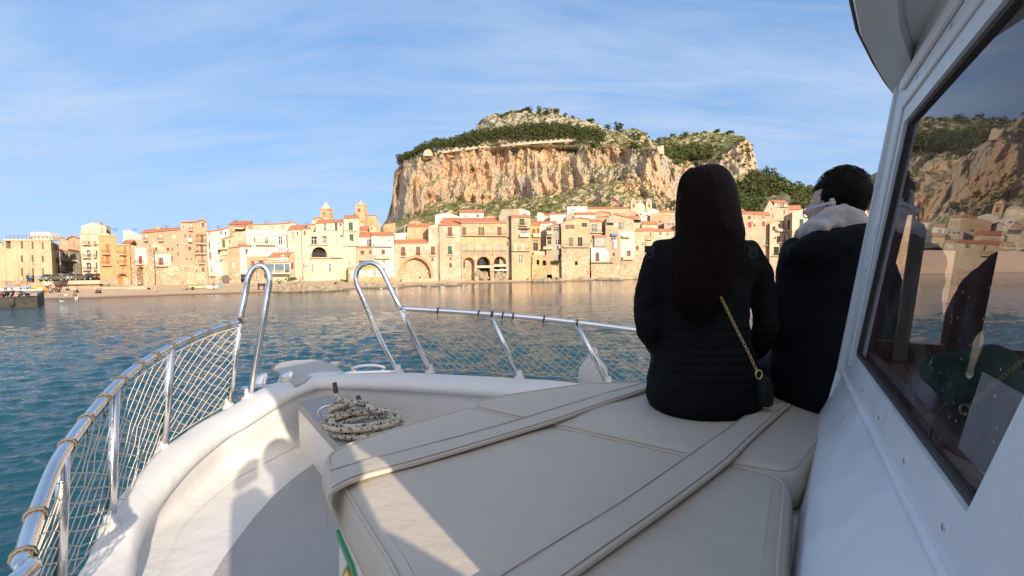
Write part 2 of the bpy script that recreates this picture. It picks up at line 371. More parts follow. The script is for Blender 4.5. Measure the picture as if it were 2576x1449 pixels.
def hills(name, colset, prof, amp, rows, seed, step):
    """prof(px) -> list of (py, Y); a terrain sheet whose section at each column follows those points, roughened in depth"""
    vs = []; fs = []; pxs = []
    px = colset[0]
    while px <= colset[1]: pxs.append(px); px += step
    for px in pxs:
        pr = prof(px); pts = [onY(px, a, b) for a, b in pr]
        seg = [max(.6, abs(pr[i][0] - pr[i + 1][0]) * 1.0 + (pts[i + 1] - pts[i]).length * .05) for i in range(len(pts) - 1)]; tot = sum(seg)
        k = 0; acc = 0
        for j in range(rows):
            tgt = tot * j / (rows - 1)
            while k < len(seg) - 1 and acc + seg[k] < tgt: acc += seg[k]; k += 1
            f = min(1, (tgt - acc) / seg[k]); q = pts[k].lerp(pts[k + 1], f)
            d = (pts[k + 1] - pts[k]); steep = abs(d.z) / (d.length + 1e-6)
            s_ = Vector((q.x, q.y * .5, q.z * .42)) + Vector((seed, 0, 0))
            r1 = noise.turbulence(s_ * .016, 3, False); r2 = 1 - abs(noise.noise(s_ * .045)) * 2; r3 = noise.fractal(s_ * .14, .8, 2.2, 4) + .9 * (1 - abs(noise.noise(s_ * .09 + Vector((4, 0, 0)))) * 2.4)
            dd = (r1 * 1.3 + r2 * .55 - 1.0) * amp * steep + r3 * amp * .26 * (.35 + steep)
            q = q - Vector((q.x, q.y, 0)).normalized() * dd * (1 if k else .3)
            q.z += noise.fractal(Vector((q.x, q.y, seed)) * .035, .8, 2.1, 4) * 1.6 * (1 - steep) + noise.fractal(Vector((q.x, q.y, q.z)) * .12, .8, 2.1, 3) * .8
            vs.append(q)
    n = rows
    for i in range(len(pxs) - 1):
        for j in range(n - 1): fs.append((i * n + j, (i + 1) * n + j, (i + 1) * n + j + 1, i * n + j + 1))
    o = MB().add(vs, fs, 0, False).build(name, ROCKM, fixn=False)
    return tag(o, kind='structure')
SKYL = [(955, 580), (964, 566), (973, 551), (984, 512), (989, 484), (990, 446), (993, 430), (1009, 415), (1022, 401), (1068, 384), (1101, 374), (1169, 356), (1190, 343), (1197, 328), (1200, 312), (1214, 298), (1232, 286), (1259, 281), (1291, 274), (1325, 268), (1341, 279), (1370, 276), (1390, 273), (1408, 286), (1429, 294), (1446, 297), (1496, 305), (1514, 317), (1532, 326), (1571, 324), (1587, 320), (1621, 329), (1630, 345), (1650, 372), (1666, 386), (1684, 400), (1700, 422), (1722, 470), (1740, 520), (1760, 575)]
BROW = [(955, 580), (973, 552), (984, 514), (990, 450), (1001, 425), (1016, 406), (1068, 387), (1124, 382), (1214, 373), (1259, 367), (1395, 361), (1496, 366), (1587, 371), (1654, 380), (1684, 402), (1700, 424), (1722, 472), (1740, 522), (1760, 576)]
CB = [(955, 585), (984, 560), (1056, 544), (1101, 505), (1160, 503), (1212, 512), (1290, 500), (1372, 492), (1446, 472), (1553, 434), (1590, 428), (1640, 470), (1700, 520), (1760, 580)]
FACEY = [(955, 520), (990, 488), (1016, 462), (1060, 448), (1180, 446), (1300, 430), (1420, 436), (1560, 428), (1600, 415), (1650, 400), (1700, 410), (1760, 430)]
CRAG = [(1100, 374), (1160, 357), (1196, 345), (1240, 322), (1300, 312), (1380, 308), (1446, 322), (1500, 338), (1540, 345), (1600, 345), (1640, 352)]
def prof1(px):
    sk = lerpt(SKYL, px); br = max(sk + .4, lerpt(BROW, px)); cb = max(br + 4, lerpt(CB, px)); fy = lerpt(FACEY, px)
    cr = min(max(lerpt(CRAG, px), sk + .3), br - .1) if br - .1 > sk + .3 else (sk + br) / 2
    foot = 340 + (fy - 430) * .6
    return [(612, foot - 60), (max(cb + 12, 556), foot), (cb, fy - 16), (cb * .5 + br * .5 + 0, fy - 2), (br, fy + 8), (br - (br - cr) * .12, fy + 34), (cr, fy + 95), (sk, fy + 150), (sk + 25, fy + 260), (sk + 120, fy + 420)]
hills('rock_hill', (955, 1760), prof1, 21, 250, 3.1, 1.5)
SK2 = [(1560, 420), (1640, 352), (1666, 347), (1688, 343), (1736, 336), (1779, 332), (1839, 335), (1867, 340), (1887, 357), (1894, 377), (1901, 400), (1907, 424), (1912, 450), (1920, 500), (1935, 560)]
BR2 = [(1560, 424), (1660, 405), (1720, 412), (1800, 400), (1840, 372), (1870, 350), (1887, 362), (1907, 430), (1935, 565)]
def prof2(px):
    sk = lerpt(SK2, px); br = max(sk + .6, lerpt(BR2, px))
    return [(625, 330), (560, 400), (max(br + 3, 545), 430), (br + 1.5, 500), (br, 515), ((br + sk) / 2, 560), (sk, 640), (sk + 30, 760), (sk + 160, 900)]
hills('far_rock_hill', (1560, 1935), prof2, 15, 190, 9.7, 1.7)
SK3 = [(1840, 470), (1880, 452), (1907, 434), (1925, 440), (1957, 449), (1979, 463), (1995, 477), (2024, 482), (2060, 486), (2100, 478), (2130, 462), (2164, 449), (2218, 428), (2260, 414), (2330, 405), (2420, 402), (2560, 410), (2700, 430)]
def prof3(px):
    sk = lerpt(SK3, px); k = ss(1990, 2110, px)
    return [(625, 300), (560, 340), (sk + (560 - sk) * .45, 420 + 250 * k), (sk + 2, 470 + 600 * k), (sk, 500 + 640 * k), (sk + 60, 640 + 900 * k)]
def slope_mat():
    m, t, b = newmat('scrub hillside'); p = pos(t)
    a = mixc(t, rng(t, tnoise(t, p, .12, 8, .75), .42, .58), c4((.035, .050, .022)), c4((.14, .13, .07)))
    a = mixc(t, rng(t, tnoise(t, p, .05, 7, .7), .56, .66), a, c4((.34, .29, .23)))
    L(t, a, b.inputs['Base Color']); b.inputs['Roughness'].default_value = 1; bump(t, b, tnoise(t, p, .3, 7, .7), 1, 4); return m
_r = ROCKM; ROCKM = slope_mat(); hills('wooded_slope', (1840, 2700), prof3, 9, 60, 5.5, 4.5); ROCKM = _r
# ================================================================== foliage
def leaf_mat(key, a_, b_):
    if key in MC: return MC[key]
    m, t, b = newmat(key); p = pos(t)
    L(t, mixc(t, tnoise(t, p, .8, 5, .7), c4(a_), c4(b_)), b.inputs['Base Color']); b.inputs['Roughness'].default_value = .8; b.inputs['Specular IOR Level'].default_value = .15
    MC[key] = m; return m
PINE = leaf_mat('pine needles', (.035, .050, .018), (.11, .125, .045)); BUSH = leaf_mat('bush leaves', (.04, .055, .018), (.15, .17, .05)); BARK = simple('bark', (.10, .07, .05), .9)
def clumps(mb, c, rx, rz, n, sz, rn, flat=.6, shape='round'):
    """crown built of many leaf clusters (small tilted faces) scattered through its volume"""
    c = Vector(c); sub = [Vector((rn.uniform(-.55, .55), rn.uniform(-.55, .55), rn.uniform(-.5, .6))) for _ in range(6)]
    for i in range(n):
        s_ = rn.choice(sub); 
        d = Vector((rn.gauss(0, 1), rn.gauss(0, 1), rn.gauss(0, 1))).normalized() * rn.uniform(.3, .52) ** .6
        q = s_ + d * .75
        if shape == 'cone': q.x *= (.95 - q.z) * .75; q.y *= (.95 - q.z) * .75
        q = c + Vector((q.x * rx, q.y * rx, q.z * rz))
        u = Vector((rn.gauss(0, 1), rn.gauss(0, 1), rn.gauss(0, .5))).normalized(); v = u.cross(Vector((rn.gauss(0, 1), rn.gauss(0, 1), rn.gauss(0, 1)))).normalized()
        k = sz * rn.uniform(.6, 1.3)
        mb.add([q - u * k, q + v * k * flat, q + u * k, q - v * k * flat], [(0, 1, 2, 3)])
rn = random.Random(5)
def crown(mb, base, h, wd, n, rn, kind='round'):
    if kind == 'cone': clumps(mb, base + Vector((0, 0, h * .52)), wd * .75, h * .55, n, wd * .12, rn, shape='cone')
    else: clumps(mb, base + Vector((0, 0, h * .60)), wd * .62, h * .46, n, wd * .11, rn)
# the band of pines on the terrace: one wood, read as a mass
DG = bpy.context.evaluated_depsgraph_get(); DG.update()
from mathutils.bvhtree import BVHTree
def bvh(o):
    me = o.data; return BVHTree.FromPolygons([v.co + o.location for v in me.vertices], [p_.vertices[:] for p_ in me.polygons])
BV1 = bvh(bpy.data.objects['rock_hill']); BV2 = bvh(bpy.data.objects['far_rock_hill']); BV3 = bvh(bpy.data.objects['wooded_slope'])
def hit(px, py, trees=(BV1, BV2, BV3)):
    best = None
    r = ray(px, py).normalized()
    for b_ in trees:
        h = b_.ray_cast(E0, r)
        if h[0] is not None and (best is None or h[3] < best[3]): best = h
    return best
TOPT = [(1008, 385), (1040, 370), (1068, 352), (1100, 345), (1140, 340), (1180, 325), (1220, 318), (1260, 312), (1330, 302), (1400, 302), (1446, 308), (1500, 316), (1520, 328)]
wood = MB(); trunks = 0
for px, ty in [(1004 + i * 4.6 + rn.uniform(-1.5, 1.5), 0) for i in range(112)]:
    if px > 1520: break
    for row in range(3):
        sk = lerpt(SKYL, px); br = lerpt(BROW, px)
        if px < 1090: by = br - 3 - row * 2
        else: by = br - 7 - row * (br - lerpt(TOPT, px)) * .20
        fy = lerpt(FACEY, px); Y = fy + 28 + row * 22
        q = onY(px + rn.uniform(-2, 2), by, Y); topz = onY(px, lerpt(TOPT, px) + rn.uniform(-3, 6) + (3 - row) * 2.0, Y).z
        hgt = max(6, min(15, topz - q.z)); q.z -= 1
        wd = rn.uniform(4.5, 8.0)
        wood.tube([q, q + Vector((0, 0, hgt * .5))], [.35, .2], 4, 1)
        crown(wood, q, hgt, wd, 150, rn, rn.choice(['round', 'round', 'cone']))
tag(wood.build('pine_wood', [PINE, BARK], fixn=False), kind='stuff')
# scrub: bushes without number over the slopes
scr = MB()
def scatter(n, x0, x1, y0f, y1f, trees, smin, smax, nl=26):
    for _ in range(n):
        px = rn.uniform(x0, x1); py = rn.uniform(y0f(px), y1f(px)); h = hit(px, py, trees)
        if not h or h[3] > 1500: continue
        if h[1].z < .28 and rn.random() < .85: continue
        s_ = rn.uniform(smin, smax); clumps(scr, h[0] + Vector((0, 0, s_ * .25)), s_, s_ * .7, nl, s_ * .30, rn)
sky1 = lambda p: lerpt(SKYL, p) + .6; 
scatter(330, 1190, 1640, sky1, lambda p: lerpt(BROW, p), (BV1,), 1.2, 3.4)
scatter(520, 1010, 1720, lambda p: lerpt(BROW, p) - 2, lambda p: lerpt(BROW, p) + 22, (BV1,), .9, 2.2, 18)
scatter(900, 1020, 1740, lambda p: lerpt(CB, p) - 14, lambda p: 545, (BV1,), .8, 2.2, 18)
scatter(300, 1640, 1905, lambda p: lerpt(SK2, p) + .6, lambda p: lerpt(SK2, p) + 80, (BV2,), 1.5, 3.6)
tag(scr.build('scrub', [BUSH], fixn=False), kind='stuff')
wd2 = MB()
for i in range(330):     # dense wood on the saddle to the right
    px = rn.uniform(1852, 2060); py = rn.uniform(lerpt(SK3, px) + 1, 545); h = hit(px, py)
    if not h or h[3] > 1200: continue
    if 1925 < px < 1995 and py > 488 + abs(px - 1968) * .5: continue
    s_ = rn.uniform(3.2, 5.8) * h[3] / 520; clumps(wd2, h[0] + Vector((0, 0, s_ * .5)), s_, s_ * 1.1, 90, s_ * .20, rn)
for i in range(190):     # pines below the far summit
    px = rn.uniform(1668, 1790); py = rn.uniform(372, 404) if px > 1690 else rn.uniform(352, 400); h = hit(px, py, (BV2,))
    if not h: continue
    s_ = rn.uniform(3, 5); clumps(wd2, h[0] + Vector((0, 0, s_ * .6)), s_, s_ * 1.1, 70, s_ * .2, rn)
for i in range(500):
    px = rn.uniform(2060, 2330); py = rn.uniform(lerpt(SK3, px) + 1, 560); h = hit(px, py, (BV3,))
    if not h: continue
    s_ = rn.uniform(2.5, 5.5); clumps(wd2, h[0], s_, s_ * .8, 14, s_ * .35, rn)
tag(wd2.build('dense_wood', [leaf_mat('dense wood leaves', (.035, .050, .018), (.14, .155, .05))], fixn=False), kind='stuff')
# single trees that stand clear
def tree(px, py, hpx, wpx, label, kind='round', cat='tree', name='pine_tree', mat=PINE, trees=(BV1, BV2, BV3), n=170):
    h = hit(px, py, trees)
    if not h: return
    q = h[0]; s_ = h[3] / FPX; hh = hpx * s_; ww = wpx * s_
    r_ = empty(name, q, label, cat, 'trees standing clear on the rock')
    MB().tube([q - Vector((0, 0, 1)), q + Vector((.1, 0, hh * .35)), q + Vector((0, .1, hh * .75))], [ww * .05, ww * .035, ww * .015], 6).build('trunk', BARK, r_)
    m_ = MB(); crown(m_, q, hh, ww, n, rn, kind); m_.build('crown', mat, r_, fixn=False)
for a in [(1529, 339, 24, 17, 'upright dark pine left of a pair on the saddle of the rock'), (1554, 336, 25, 26, 'broad dark pine right of a pair on the saddle of the rock'),
          (1574, 325, 9, 8, 'small umbrella shaped tree on the skyline beside the broad pine'), (1594, 360, 24, 24, 'round dark tree on the green slope above the fluted cliff'),
          (1607, 354, 18, 11, 'slim dark tree just right of the round one on the green slope'), (1627, 366, 15, 12, 'dark shrubby tree near the right shoulder of the main rock'),
          (1659, 366, 18, 17, 'dark tree in the notch above the ruined wall stub'), (1358, 287, 16, 17, 'dark round tree at the left foot of the summit ruin'),
          (1376, 293, 20, 20, 'dark tree below the summit ruin, the largest of its cluster'), (1396, 293, 18, 18, 'dark tree right of the summit ruin'),
          (1422, 295, 9, 11, 'low bushy tree on the skyline right of the summit'), (1441, 299, 7, 9, 'small bush on the long green skyline'),
          (1487, 307, 9, 18, 'wide low thicket at the right end of the summit skyline'), (1330, 284, 14, 16, 'dark tree on the brow of the grey summit crag'),
          (1259, 300, 13, 13, 'small round tree on the face of the grey summit crag'), (1192, 344, 16, 14, 'pine rising above the others at the left foot of the summit crag'),
          (1171, 354, 19, 15, 'tall pine on the skyline left of the summit crag'), (1725, 348, 15, 13, 'round tree on the yellow meadow of the far hill'),
          (1690, 345, 8, 12, 'small tree on the skyline of the far hill at its left end'), (1803, 336, 9, 14, 'bushy tree on the skyline near the far hill top'),
          (1836, 338, 8, 15, 'low bushes on the skyline above the grey far cliff'), (1594, 377, 13, 20, 'dark bush clinging to the brow above the fluted cliff'),
          (1498, 382, 18, 22, 'big dark bush clinging to the cliff below the brow'), (1192, 432, 10, 14, 'lone dark bush in the middle of the orange cliff'),
          (1706, 416, 16, 24, 'dark bushes in the gully between the two rocks')]:
    tree(*a)
tree(1689, 532, 24, 24, 'bright green leafy tree beside the small church behind the roofs', mat=BUSH, name='leafy_tree')
tree(1503, 528, 26, 10, 'dark cypress like tree in front of the slope behind the white block', mat=BUSH, name='leafy_tree', kind='cone')
tree(1518, 528, 20, 16, 'green leafy tree right of the narrow one behind the white block', mat=BUSH, name='leafy_tree')
# castle wall along the brow
WALLM = simple('castle stone', (.46, .37, .27), .95, var=.25, scale=.6)
def crenel(pts, Yt, hh, label):
    mb = MB(); P = []
    for px, py in pts:
        q = onY(px, py, lerpt(FACEY, px) + Yt); h_ = hit(px, py + 5, (BV1,))
        if h_: q = onY(px, py, min(h_[0].y + 1.0, q.y + 14))
        P.append(q)
    for a, b in zip(P, P[1:]):
        d = (b - a); 
        mb.bar(a - Vector((0, 0, hh * 1.3)), b - Vector((0, 0, hh * 1.3)), .8, hh * 2.0)
        n = max(1, int(d.length / 4.4))
        for i in range(n):
            c = a.lerp(b, (i + .5) / n); mb.box((c.x - .8, c.y - .4, c.z - .4), (c.x + .8, c.y + .4, c.z + .75))
    tag(mb.build('castle_wall', WALLM, loc=P[0]), label, 'castle wall', 'old walls along the brow of the rock')
# crenellation
crenel([(1101, 381), (1135, 377), (1169, 372), (1214, 366.5), (1228, 366)], 3, 1.0, 'crenellated stone wall on the left part of the brow under the pines')
crenel([(1257, 364.5), (1300, 359), (1340, 356), (1380, 353.5), (1417, 351), (1440, 350)], 4, 1.0, 'crenellated stone wall on the middle of the brow under the pines')
def blockruin(pts, Y, dp, label, cat='ruin', name='stone_ruin', grp='ruins on the rock'):
    f = [onY(a, b, Y) for a, b in pts]; bk = [v + Vector((0, dp, 0)) for v in f]
    tag(MB().poly_prism(f, bk).build(name, WALLM, loc=f[0]), label, cat, grp)
blockruin([(1064, 392), (1068, 379), (1076, 375), (1083, 377), (1087, 385), (1087, 392)], 452, 6, 'round headed stone bastion on the left end of the brow')
blockruin([(1144, 380), (1144, 371.5), (1147, 369.5), (1151, 371.5), (1151, 380)], 450, 3, 'small arched stone turret in the crenellated wall')
blockruin([(1653, 386), (1653, 367), (1658, 369), (1662, 368), (1665, 365), (1670, 366), (1671, 388)], 398, 4, 'broken upright wall stub on the right shoulder of the rock')
blockruin([(1381, 284), (1383, 273), (1392, 271), (1404, 277), (1407, 288), (1400, 292)], 580, 8, 'pale stone ruin on the very summit of the rock')
# ================================================================== the town
CORD = simple('dark lashing cord', (.06, .05, .04), .9)
CREAM = (.60, .48, .34); WHT = (.68, .63, .54); YEL = (.58, .43, .26); ORG = (.66, .39, .19); SAN = (.50, .37, .25); PNK = (.58, .41, .29)
WM = {'cream': stucco('cream render', CREAM), 'pale': stucco('pale yellow render', (.66, .57, .42), streak=.15), 'white': stucco('white render', WHT, (.62, .57, .5), streak=.15), 'yellow': stucco('yellow render', YEL, patch=.25),
      'beige': stucco('beige render', (.58, .45, .29), streak=.15), 'orange': stucco('orange render', ORG, streak=.15), 'peel': stucco('peeling render', (.58, .46, .32), (.38, .26, .17), patch=.75),
      'peelw': stucco('peeling white render', (.60, .50, .38), (.42, .30, .20), patch=.45), 'sand': stucco('sand render', SAN, patch=.45), 'pink': stucco('pink render', PNK, patch=.3), 'grey': stucco('grey shaded render', (.42, .38, .32), patch=.3),  # grey: on some walls, shade put into the colour
      'stone': masonry('rubble stone', (.52, .39, .26), (.28, .20, .13)), 'ostone': masonry('ochre rubble stone', (.54, .36, .19), (.30, .18, .09)), 'gstone': masonry('dull rubble stone', (.44, .35, .26), (.26, .20, .15)),
      'tower': masonry('tower stone', (.55, .37, .22), (.42, .27, .16), .8), 'dark': simple('deep recess', (.05, .04, .035), .9)}
TILE = tiles()
PM = {'b': simple('brown shutter', (.14, .055, .035), .7), 'g': simple('green shutter', (.02, .075, .045), .7), 'd': glassy('dark glass', (.03, .032, .035)), 'w': glassy('pale curtained glass', (.16, .15, .14)),
      'r': simple('red shutter', (.24, .05, .04), .7), 'o': simple('orange shutter', (.50, .17, .05), .7), 'c': simple('cream shutter', (.66, .55, .38), .7), 'y': simple('grey shutter', (.35, .31, .27), .7),
      'k': simple('opening shade black', (.02, .018, .015), .9), 's': WM['stone']}  # k: black sheet standing in for the shade inside openings
FRW = simple('white frame', (.72, .68, .60), .6); FRB = simple('brown frame', (.20, .10, .06), .6); IRON = simple('iron railing', (.10, .08, .07), .6, var=.1); SLAB = simple('balcony slab', (.50, .40, .29), .9)
class Front:
    """vertical plane of a facade between two picture columns at given distances"""
    def __init__(s, c, xa, xb, dY=0, Ya=None, Yb=None):
        s.c = c
        pa = toD(c, xa, 700)[0]; pb = toD(c, xb, 700)[0]
        Ya = Ya or D(pa) + dY; Yb = Yb or D(pb) + dY
        py = toD(c, xa, 700)[1]
        A = onY(pa, py, Ya); B = onY(pb, py, Yb); s.A = Vector((A.x, A.y, 0)); s.B = Vector((B.x, B.y, 0))
        s.e = (s.B - s.A).normalized(); s.n = Vector((s.e.y, -s.e.x, 0))     # n looks to the sea
    def sz(s, x, y):
        px, py = toD(s.c, x, y); r = ray(px, py); t = (s.A - E0).dot(s.n) / r.dot(s.n); q = E0 + r * t
        return (q - s.A).dot(s.e), q.z
    def P(s, a, z, out=0): return Vector((s.A.x, s.A.y, z)) + s.e * a + s.n * out
def arch_pts(a0, z0, a1, z1, pointed=False, n=8):
    w_ = (a1 - a0) / 2; cx = (a0 + a1) / 2; zs = max(z0 + .1, z1 - w_ * (1.25 if pointed else .95)); pts = [(a0, z0), (a1, z0)]
    for i in range(n + 1):
        t = math.pi * i / n; x = cx + w_ * math.cos(t); zz = zs + (z1 - zs) * (math.sin(t) if not pointed else min(1, math.sin(t) ** .85 * (1 - .06 * abs(math.cos(t)))))
        pts.append((x, zz))
    return pts
def building(c, label, outline, zb, wall, wins='', balc='', dY=0, deep=11, roof=None, base=None, Ya=None, Yb=None, extra=None, rec=.3, name='house', cat='house', group='houses along the shore', side=None, trim='w'):
    xs = [p[0] for p in outline]; F = Front(c, min(xs), max(xs), dY, Ya, Yb)
    o = [F.sz(*p) for p in outline]                              # top outline, left to right
    poly = [(o[0][0], zb)] + o + [(o[-1][0], zb)]
    root = empty(name, F.P((o[0][0] + o[-1][0]) / 2, zb), label, cat, group)
    holes = []
    for w_ in [q for q in wins.split(';') if q.strip()]:
        f = w_.split(); x0, y0, x1, y1 = map(float, f[:4]); k = f[4]
        a0, z1 = F.sz(x0, y0); a1, z0 = F.sz(x1, y1)
        z0 = max(z0, zb + .15); a0 = max(a0, o[0][0] + .12); a1 = min(a1, o[-1][0] - .12)
        if a1 - a0 < .15 or z1 - z0 < .15: continue
        if 'A' in k or 'P' in k: pts = arch_pts(a0, z0, a1, z1, 'P' in k)
        else: pts = [(a0, z0), (a1, z0), (a1, z1), (a0, z1)]
        holes.append((pts, k, (a0, z0, a1, z1), float(f[5]) if len(f) > 5 else rec))
    mb = MB(); loops = [[Vector((a, z, 0)) for a, z in poly]] + [[Vector((a, z, 0)) for a, z in h[0]] for h in holes]
    tris = tessellate_polygon(loops); flat = [v for l in loops for v in l]
    mb.add([F.P(v.x, v.y) for v in flat], [tuple(t_) for t_ in tris])
    for pts, k, bx, rc in holes:                                 # reveals
        n = len(pts); mb.add([F.P(a, z) for a, z in pts] + [F.P(a, z, -rc) for a, z in pts], [(i, (i + 1) % n, n + (i + 1) % n, n + i) for i in range(n)])
    fr_ = [F.P(a, z) for a, z in poly]; g = []
    for i, v in enumerate(fr_):
        fl = math.hypot(v.x, v.y); k_ = (fl + deep) / fl; g.append(Vector((v.x * k_, v.y * k_, v.z)))
    if side is not None:                                         # a side wall turned to the eye
        fl = side; q = F.P(*F.sz(side[0], 700)); 
        ps = toD(c, side[0], 700)[0]; Yq = side[1]; X = (ps - 1288) / FPX * Yq
        for i in (len(g) - 1, len(g) - 2): g[i] = Vector((X, Yq, g[i].z))
    n = len(poly); b0 = len(mb.v); mb.add(fr_ + g, [(i, (i + 1) % n, n + (i + 1) % n, n + i) for i in range(n)])
    mb.add(g, [tuple(t_) for t_ in tessellate_polygon([[Vector((a, z, 0)) for a, z in poly]])])
    mb.build('wall', WM[wall], root, fixn=False)
    for pts, k, bx, rc in holes:
        a0, z0, a1, z1 = bx; kk = k[0]; n = len(pts); wnm = 'window'
        deepin = rc > 1
        if deepin:
            mm = MB(); mm.add([F.P(a, z, -rc + .02) for a, z in pts], [tuple(t_) for t_ in tessellate_polygon([[Vector((a, z, 0)) for a, z in pts]])])
            mm.build('archway' if ('A' in k or 'P' in k) else 'doorway', PM[kk], root, fixn=False); continue
        mm = MB(); mm.poly_prism([F.P(a, z, -rc + .10) for a, z in pts], [F.P(a, z, -rc + .02) for a, z in pts])
        if kk in 'brgocy':                                       # louvred shutters: a seam down the middle
            cx = (a0 + a1) / 2; so_ = mm.build('shutter', PM[kk], root)
            m2 = MB(); m2.hexa([F.P(cx - .03, z0, -rc + .09), F.P(cx + .03, z0, -rc + .09), F.P(cx + .03, z0, -rc + .13), F.P(cx - .03, z0, -rc + .13), F.P(cx - .03, z1 - (a1 - a0) * .2, -rc + .09), F.P(cx + .03, z1 - (a1 - a0) * .2, -rc + .09), F.P(cx + .03, z1 - (a1 - a0) * .2, -rc + .13), F.P(cx - .03, z1 - (a1 - a0) * .2, -rc + .13)])
            m2.build('meeting_stile', FRB, so_)
        else:
            so_ = mm.build('window', PM[kk], root)
            if kk in 'dw' and (a1 - a0) > .35:
                m2 = MB(); cx = (a0 + a1) / 2; zt = z1 if n == 4 else z1 - (a1 - a0) * .3
                for (aa, bb, cc, dd) in [(cx - .05, z0, cx + .05, zt), (a0, z0, a0 + .08, zt), (a1 - .08, z0, a1, zt), (a0 + .08, z0 + (zt - z0) * .62, cx - .05, z0 + (zt - z0) * .62 + .06), (cx + .05, z0 + (zt - z0) * .62, a1 - .08, z0 + (zt - z0) * .62 + .06)]:
                    m2.hexa([F.P(aa, bb, -rc + .08), F.P(cc, bb, -rc + .08), F.P(cc, bb, -rc + .14), F.P(aa, bb, -rc + .14), F.P(aa, dd, -rc + .08), F.P(cc, dd, -rc + .08), F.P(cc, dd, -rc + .14), F.P(aa, dd, -rc + .14)])
                m2.build('window_frame', FRW if trim == 'w' else FRB, so_)
    for w_ in [q for q in balc.split(';') if q.strip()]:
        f = w_.split(); x0, y0, x1, y1 = map(float, f[:4]); k = f[4]; a0, z1 = F.sz(x0, y0); a1, z0 = F.sz(x1, y1); ou = .9 if 'n' not in k else .45
        if len(f) > 5: ou = float(f[5])
        mm = MB(); mm.hexa([F.P(a0, z0 - .18, .003), F.P(a1, z0 - .18, .003), F.P(a1, z0 - .18, ou), F.P(a0, z0 - .18, ou), F.P(a0, z0, .003), F.P(a1, z0, .003), F.P(a1, z0, ou), F.P(a0, z0, ou)])
        m3 = None
        if 'l' not in k:
            nb = max(1, int((a1 - a0) / 1.4))
            for i in range(nb + 1):
                a = a0 + .15 + (a1 - a0 - .3) * i / nb
                mm.hexa([F.P(a - .08, z0 - .55, .003), F.P(a + .08, z0 - .55, .003), F.P(a + .08, z0 - .18, ou * .8), F.P(a - .08, z0 - .18, ou * .8), F.P(a - .08, z0 - .18, .003), F.P(a + .08, z0 - .18, .003), F.P(a + .08, z0 - .17, ou * .8), F.P(a - .08, z0 - .17, ou * .8)])
        bo = mm.build('balcony', SLAB, root)
        m3 = MB(); h_ = max(.5, min(1.05, z1 - z0))
        if 's' in k or 'p' in k:
            m3.hexa([F.P(a0, z0, ou - .1), F.P(a1, z0, ou - .1), F.P(a1, z0, ou), F.P(a0, z0, ou), F.P(a0, z0 + h_, ou - .1), F.P(a1, z0 + h_, ou - .1), F.P(a1, z0 + h_, ou), F.P(a0, z0 + h_, ou)])
            m3.build('parapet', WM['white'] if 'p' in k else WM['cream'], bo)
        elif 'l' not in k:
            m3.bar(F.P(a0, z0 + h_, ou - .05), F.P(a1, z0 + h_, ou - .05), .06, .05)
            for s_ in (a0 + .03, a1 - .03): m3.bar(F.P(s_, z0 + h_, 0), F.P(s_, z0 + h_, ou - .05), .05, .04)
            nb = max(3, int((a1 - a0) / .28))
            for i in range(nb + 1):
                a = a0 + (a1 - a0) * i / nb; m3.bar(F.P(a, z0, ou - .05), F.P(a, z0 + h_, ou - .05), .035, .035)
            m3.build('railing', IRON, bo)
    if base:                                                     # rough stone foot standing 6 cm proud
        y_, mt = base; zt = F.sz(outline[0][0], y_)[1]; zt2 = F.sz(outline[-1][0], y_)[1]; mm = MB(); a = o[0][0]; b_ = o[-1][0]; pr = .07
        segs = [(a, b_)]
        for pts, k, bx, rc in holes:
            if bx[1] < zt:
                ns = []
                for (u, v) in segs:
                    if bx[0] > u and bx[2] < v: ns += [(u, bx[0]), (bx[2], v)]
                    else: ns.append((u, v))
                segs = ns
        for (u, v) in segs:
            mm.hexa([F.P(u, zb - .02, 0), F.P(v, zb - .02, 0), F.P(v, zb - .02, pr), F.P(u, zb - .02, pr), F.P(u, zt, 0), F.P(v, zt2, 0), F.P(v, zt2, pr), F.P(u, zt, pr)])
        mm.build('stone_base', WM[mt], root)
    if roof:
        kind = roof[0]
        if kind == 'g':                                          # tiled slab following the outline of the gable
            pts = [F.P(a, z + .02, .35) for a, z in o]; th = [v + Vector((0, 0, .22)) for v in pts]; rad = lambda v: Vector((v.x, v.y, 0)).normalized() * (deep + .5)
            mm = MB(); k_ = len(pts)
            mm.add(pts + th + [v + rad(v) for v in pts] + [v + rad(v) for v in th],
                   [(i, i + 1, k_ + i + 1, k_ + i) for i in range(k_ - 1)] + [(k_ + i, k_ + i + 1, 3 * k_ + i + 1, 3 * k_ + i) for i in range(k_ - 1)] + [(i, i + 1, 2 * k_ + i + 1, 2 * k_ + i) for i in range(k_ - 1)] + [(0, k_, 3 * k_, 2 * k_), (k_ - 1, 2 * k_ - 1, 4 * k_ - 1, 3 * k_ - 1)])
            mm.build('roof', TILE, root)
        elif kind == 't':                                        # lean-to: eave over the facade, ridge behind
            _, xl, xr, yl, yr, rd = roof
            e0, e1 = F.P(*o[0], .35), F.P(*o[-1], .35)
            pl = toD(c, xl, yl); pr_ = toD(c, xr, yr); Yl = e0.y + rd; Yr = e1.y + rd
            r0 = onY(pl[0], pl[1], Yl); r1 = onY(pr_[0], pr_[1], Yr)
            k0 = (r0.y + rd) / r0.y; k1 = (r1.y + rd) / r1.y; b0_ = Vector((r0.x * k0, r0.y * k0, e0.z)); b1_ = Vector((r1.x * k1, r1.y * k1, e1.z)); dn = Vector((0, 0, -.16))
            mm = MB(); mm.add([e0, e1, r1, r0, b1_, b0_, e0 + dn, e1 + dn, b1_ + dn, b0_ + dn], [(0, 1, 2, 3), (3, 2, 4, 5), (6, 7, 1, 0), (6, 9, 8, 7), (1, 7, 8, 4, 2), (0, 3, 5, 9, 6), (4, 8, 9, 5)])
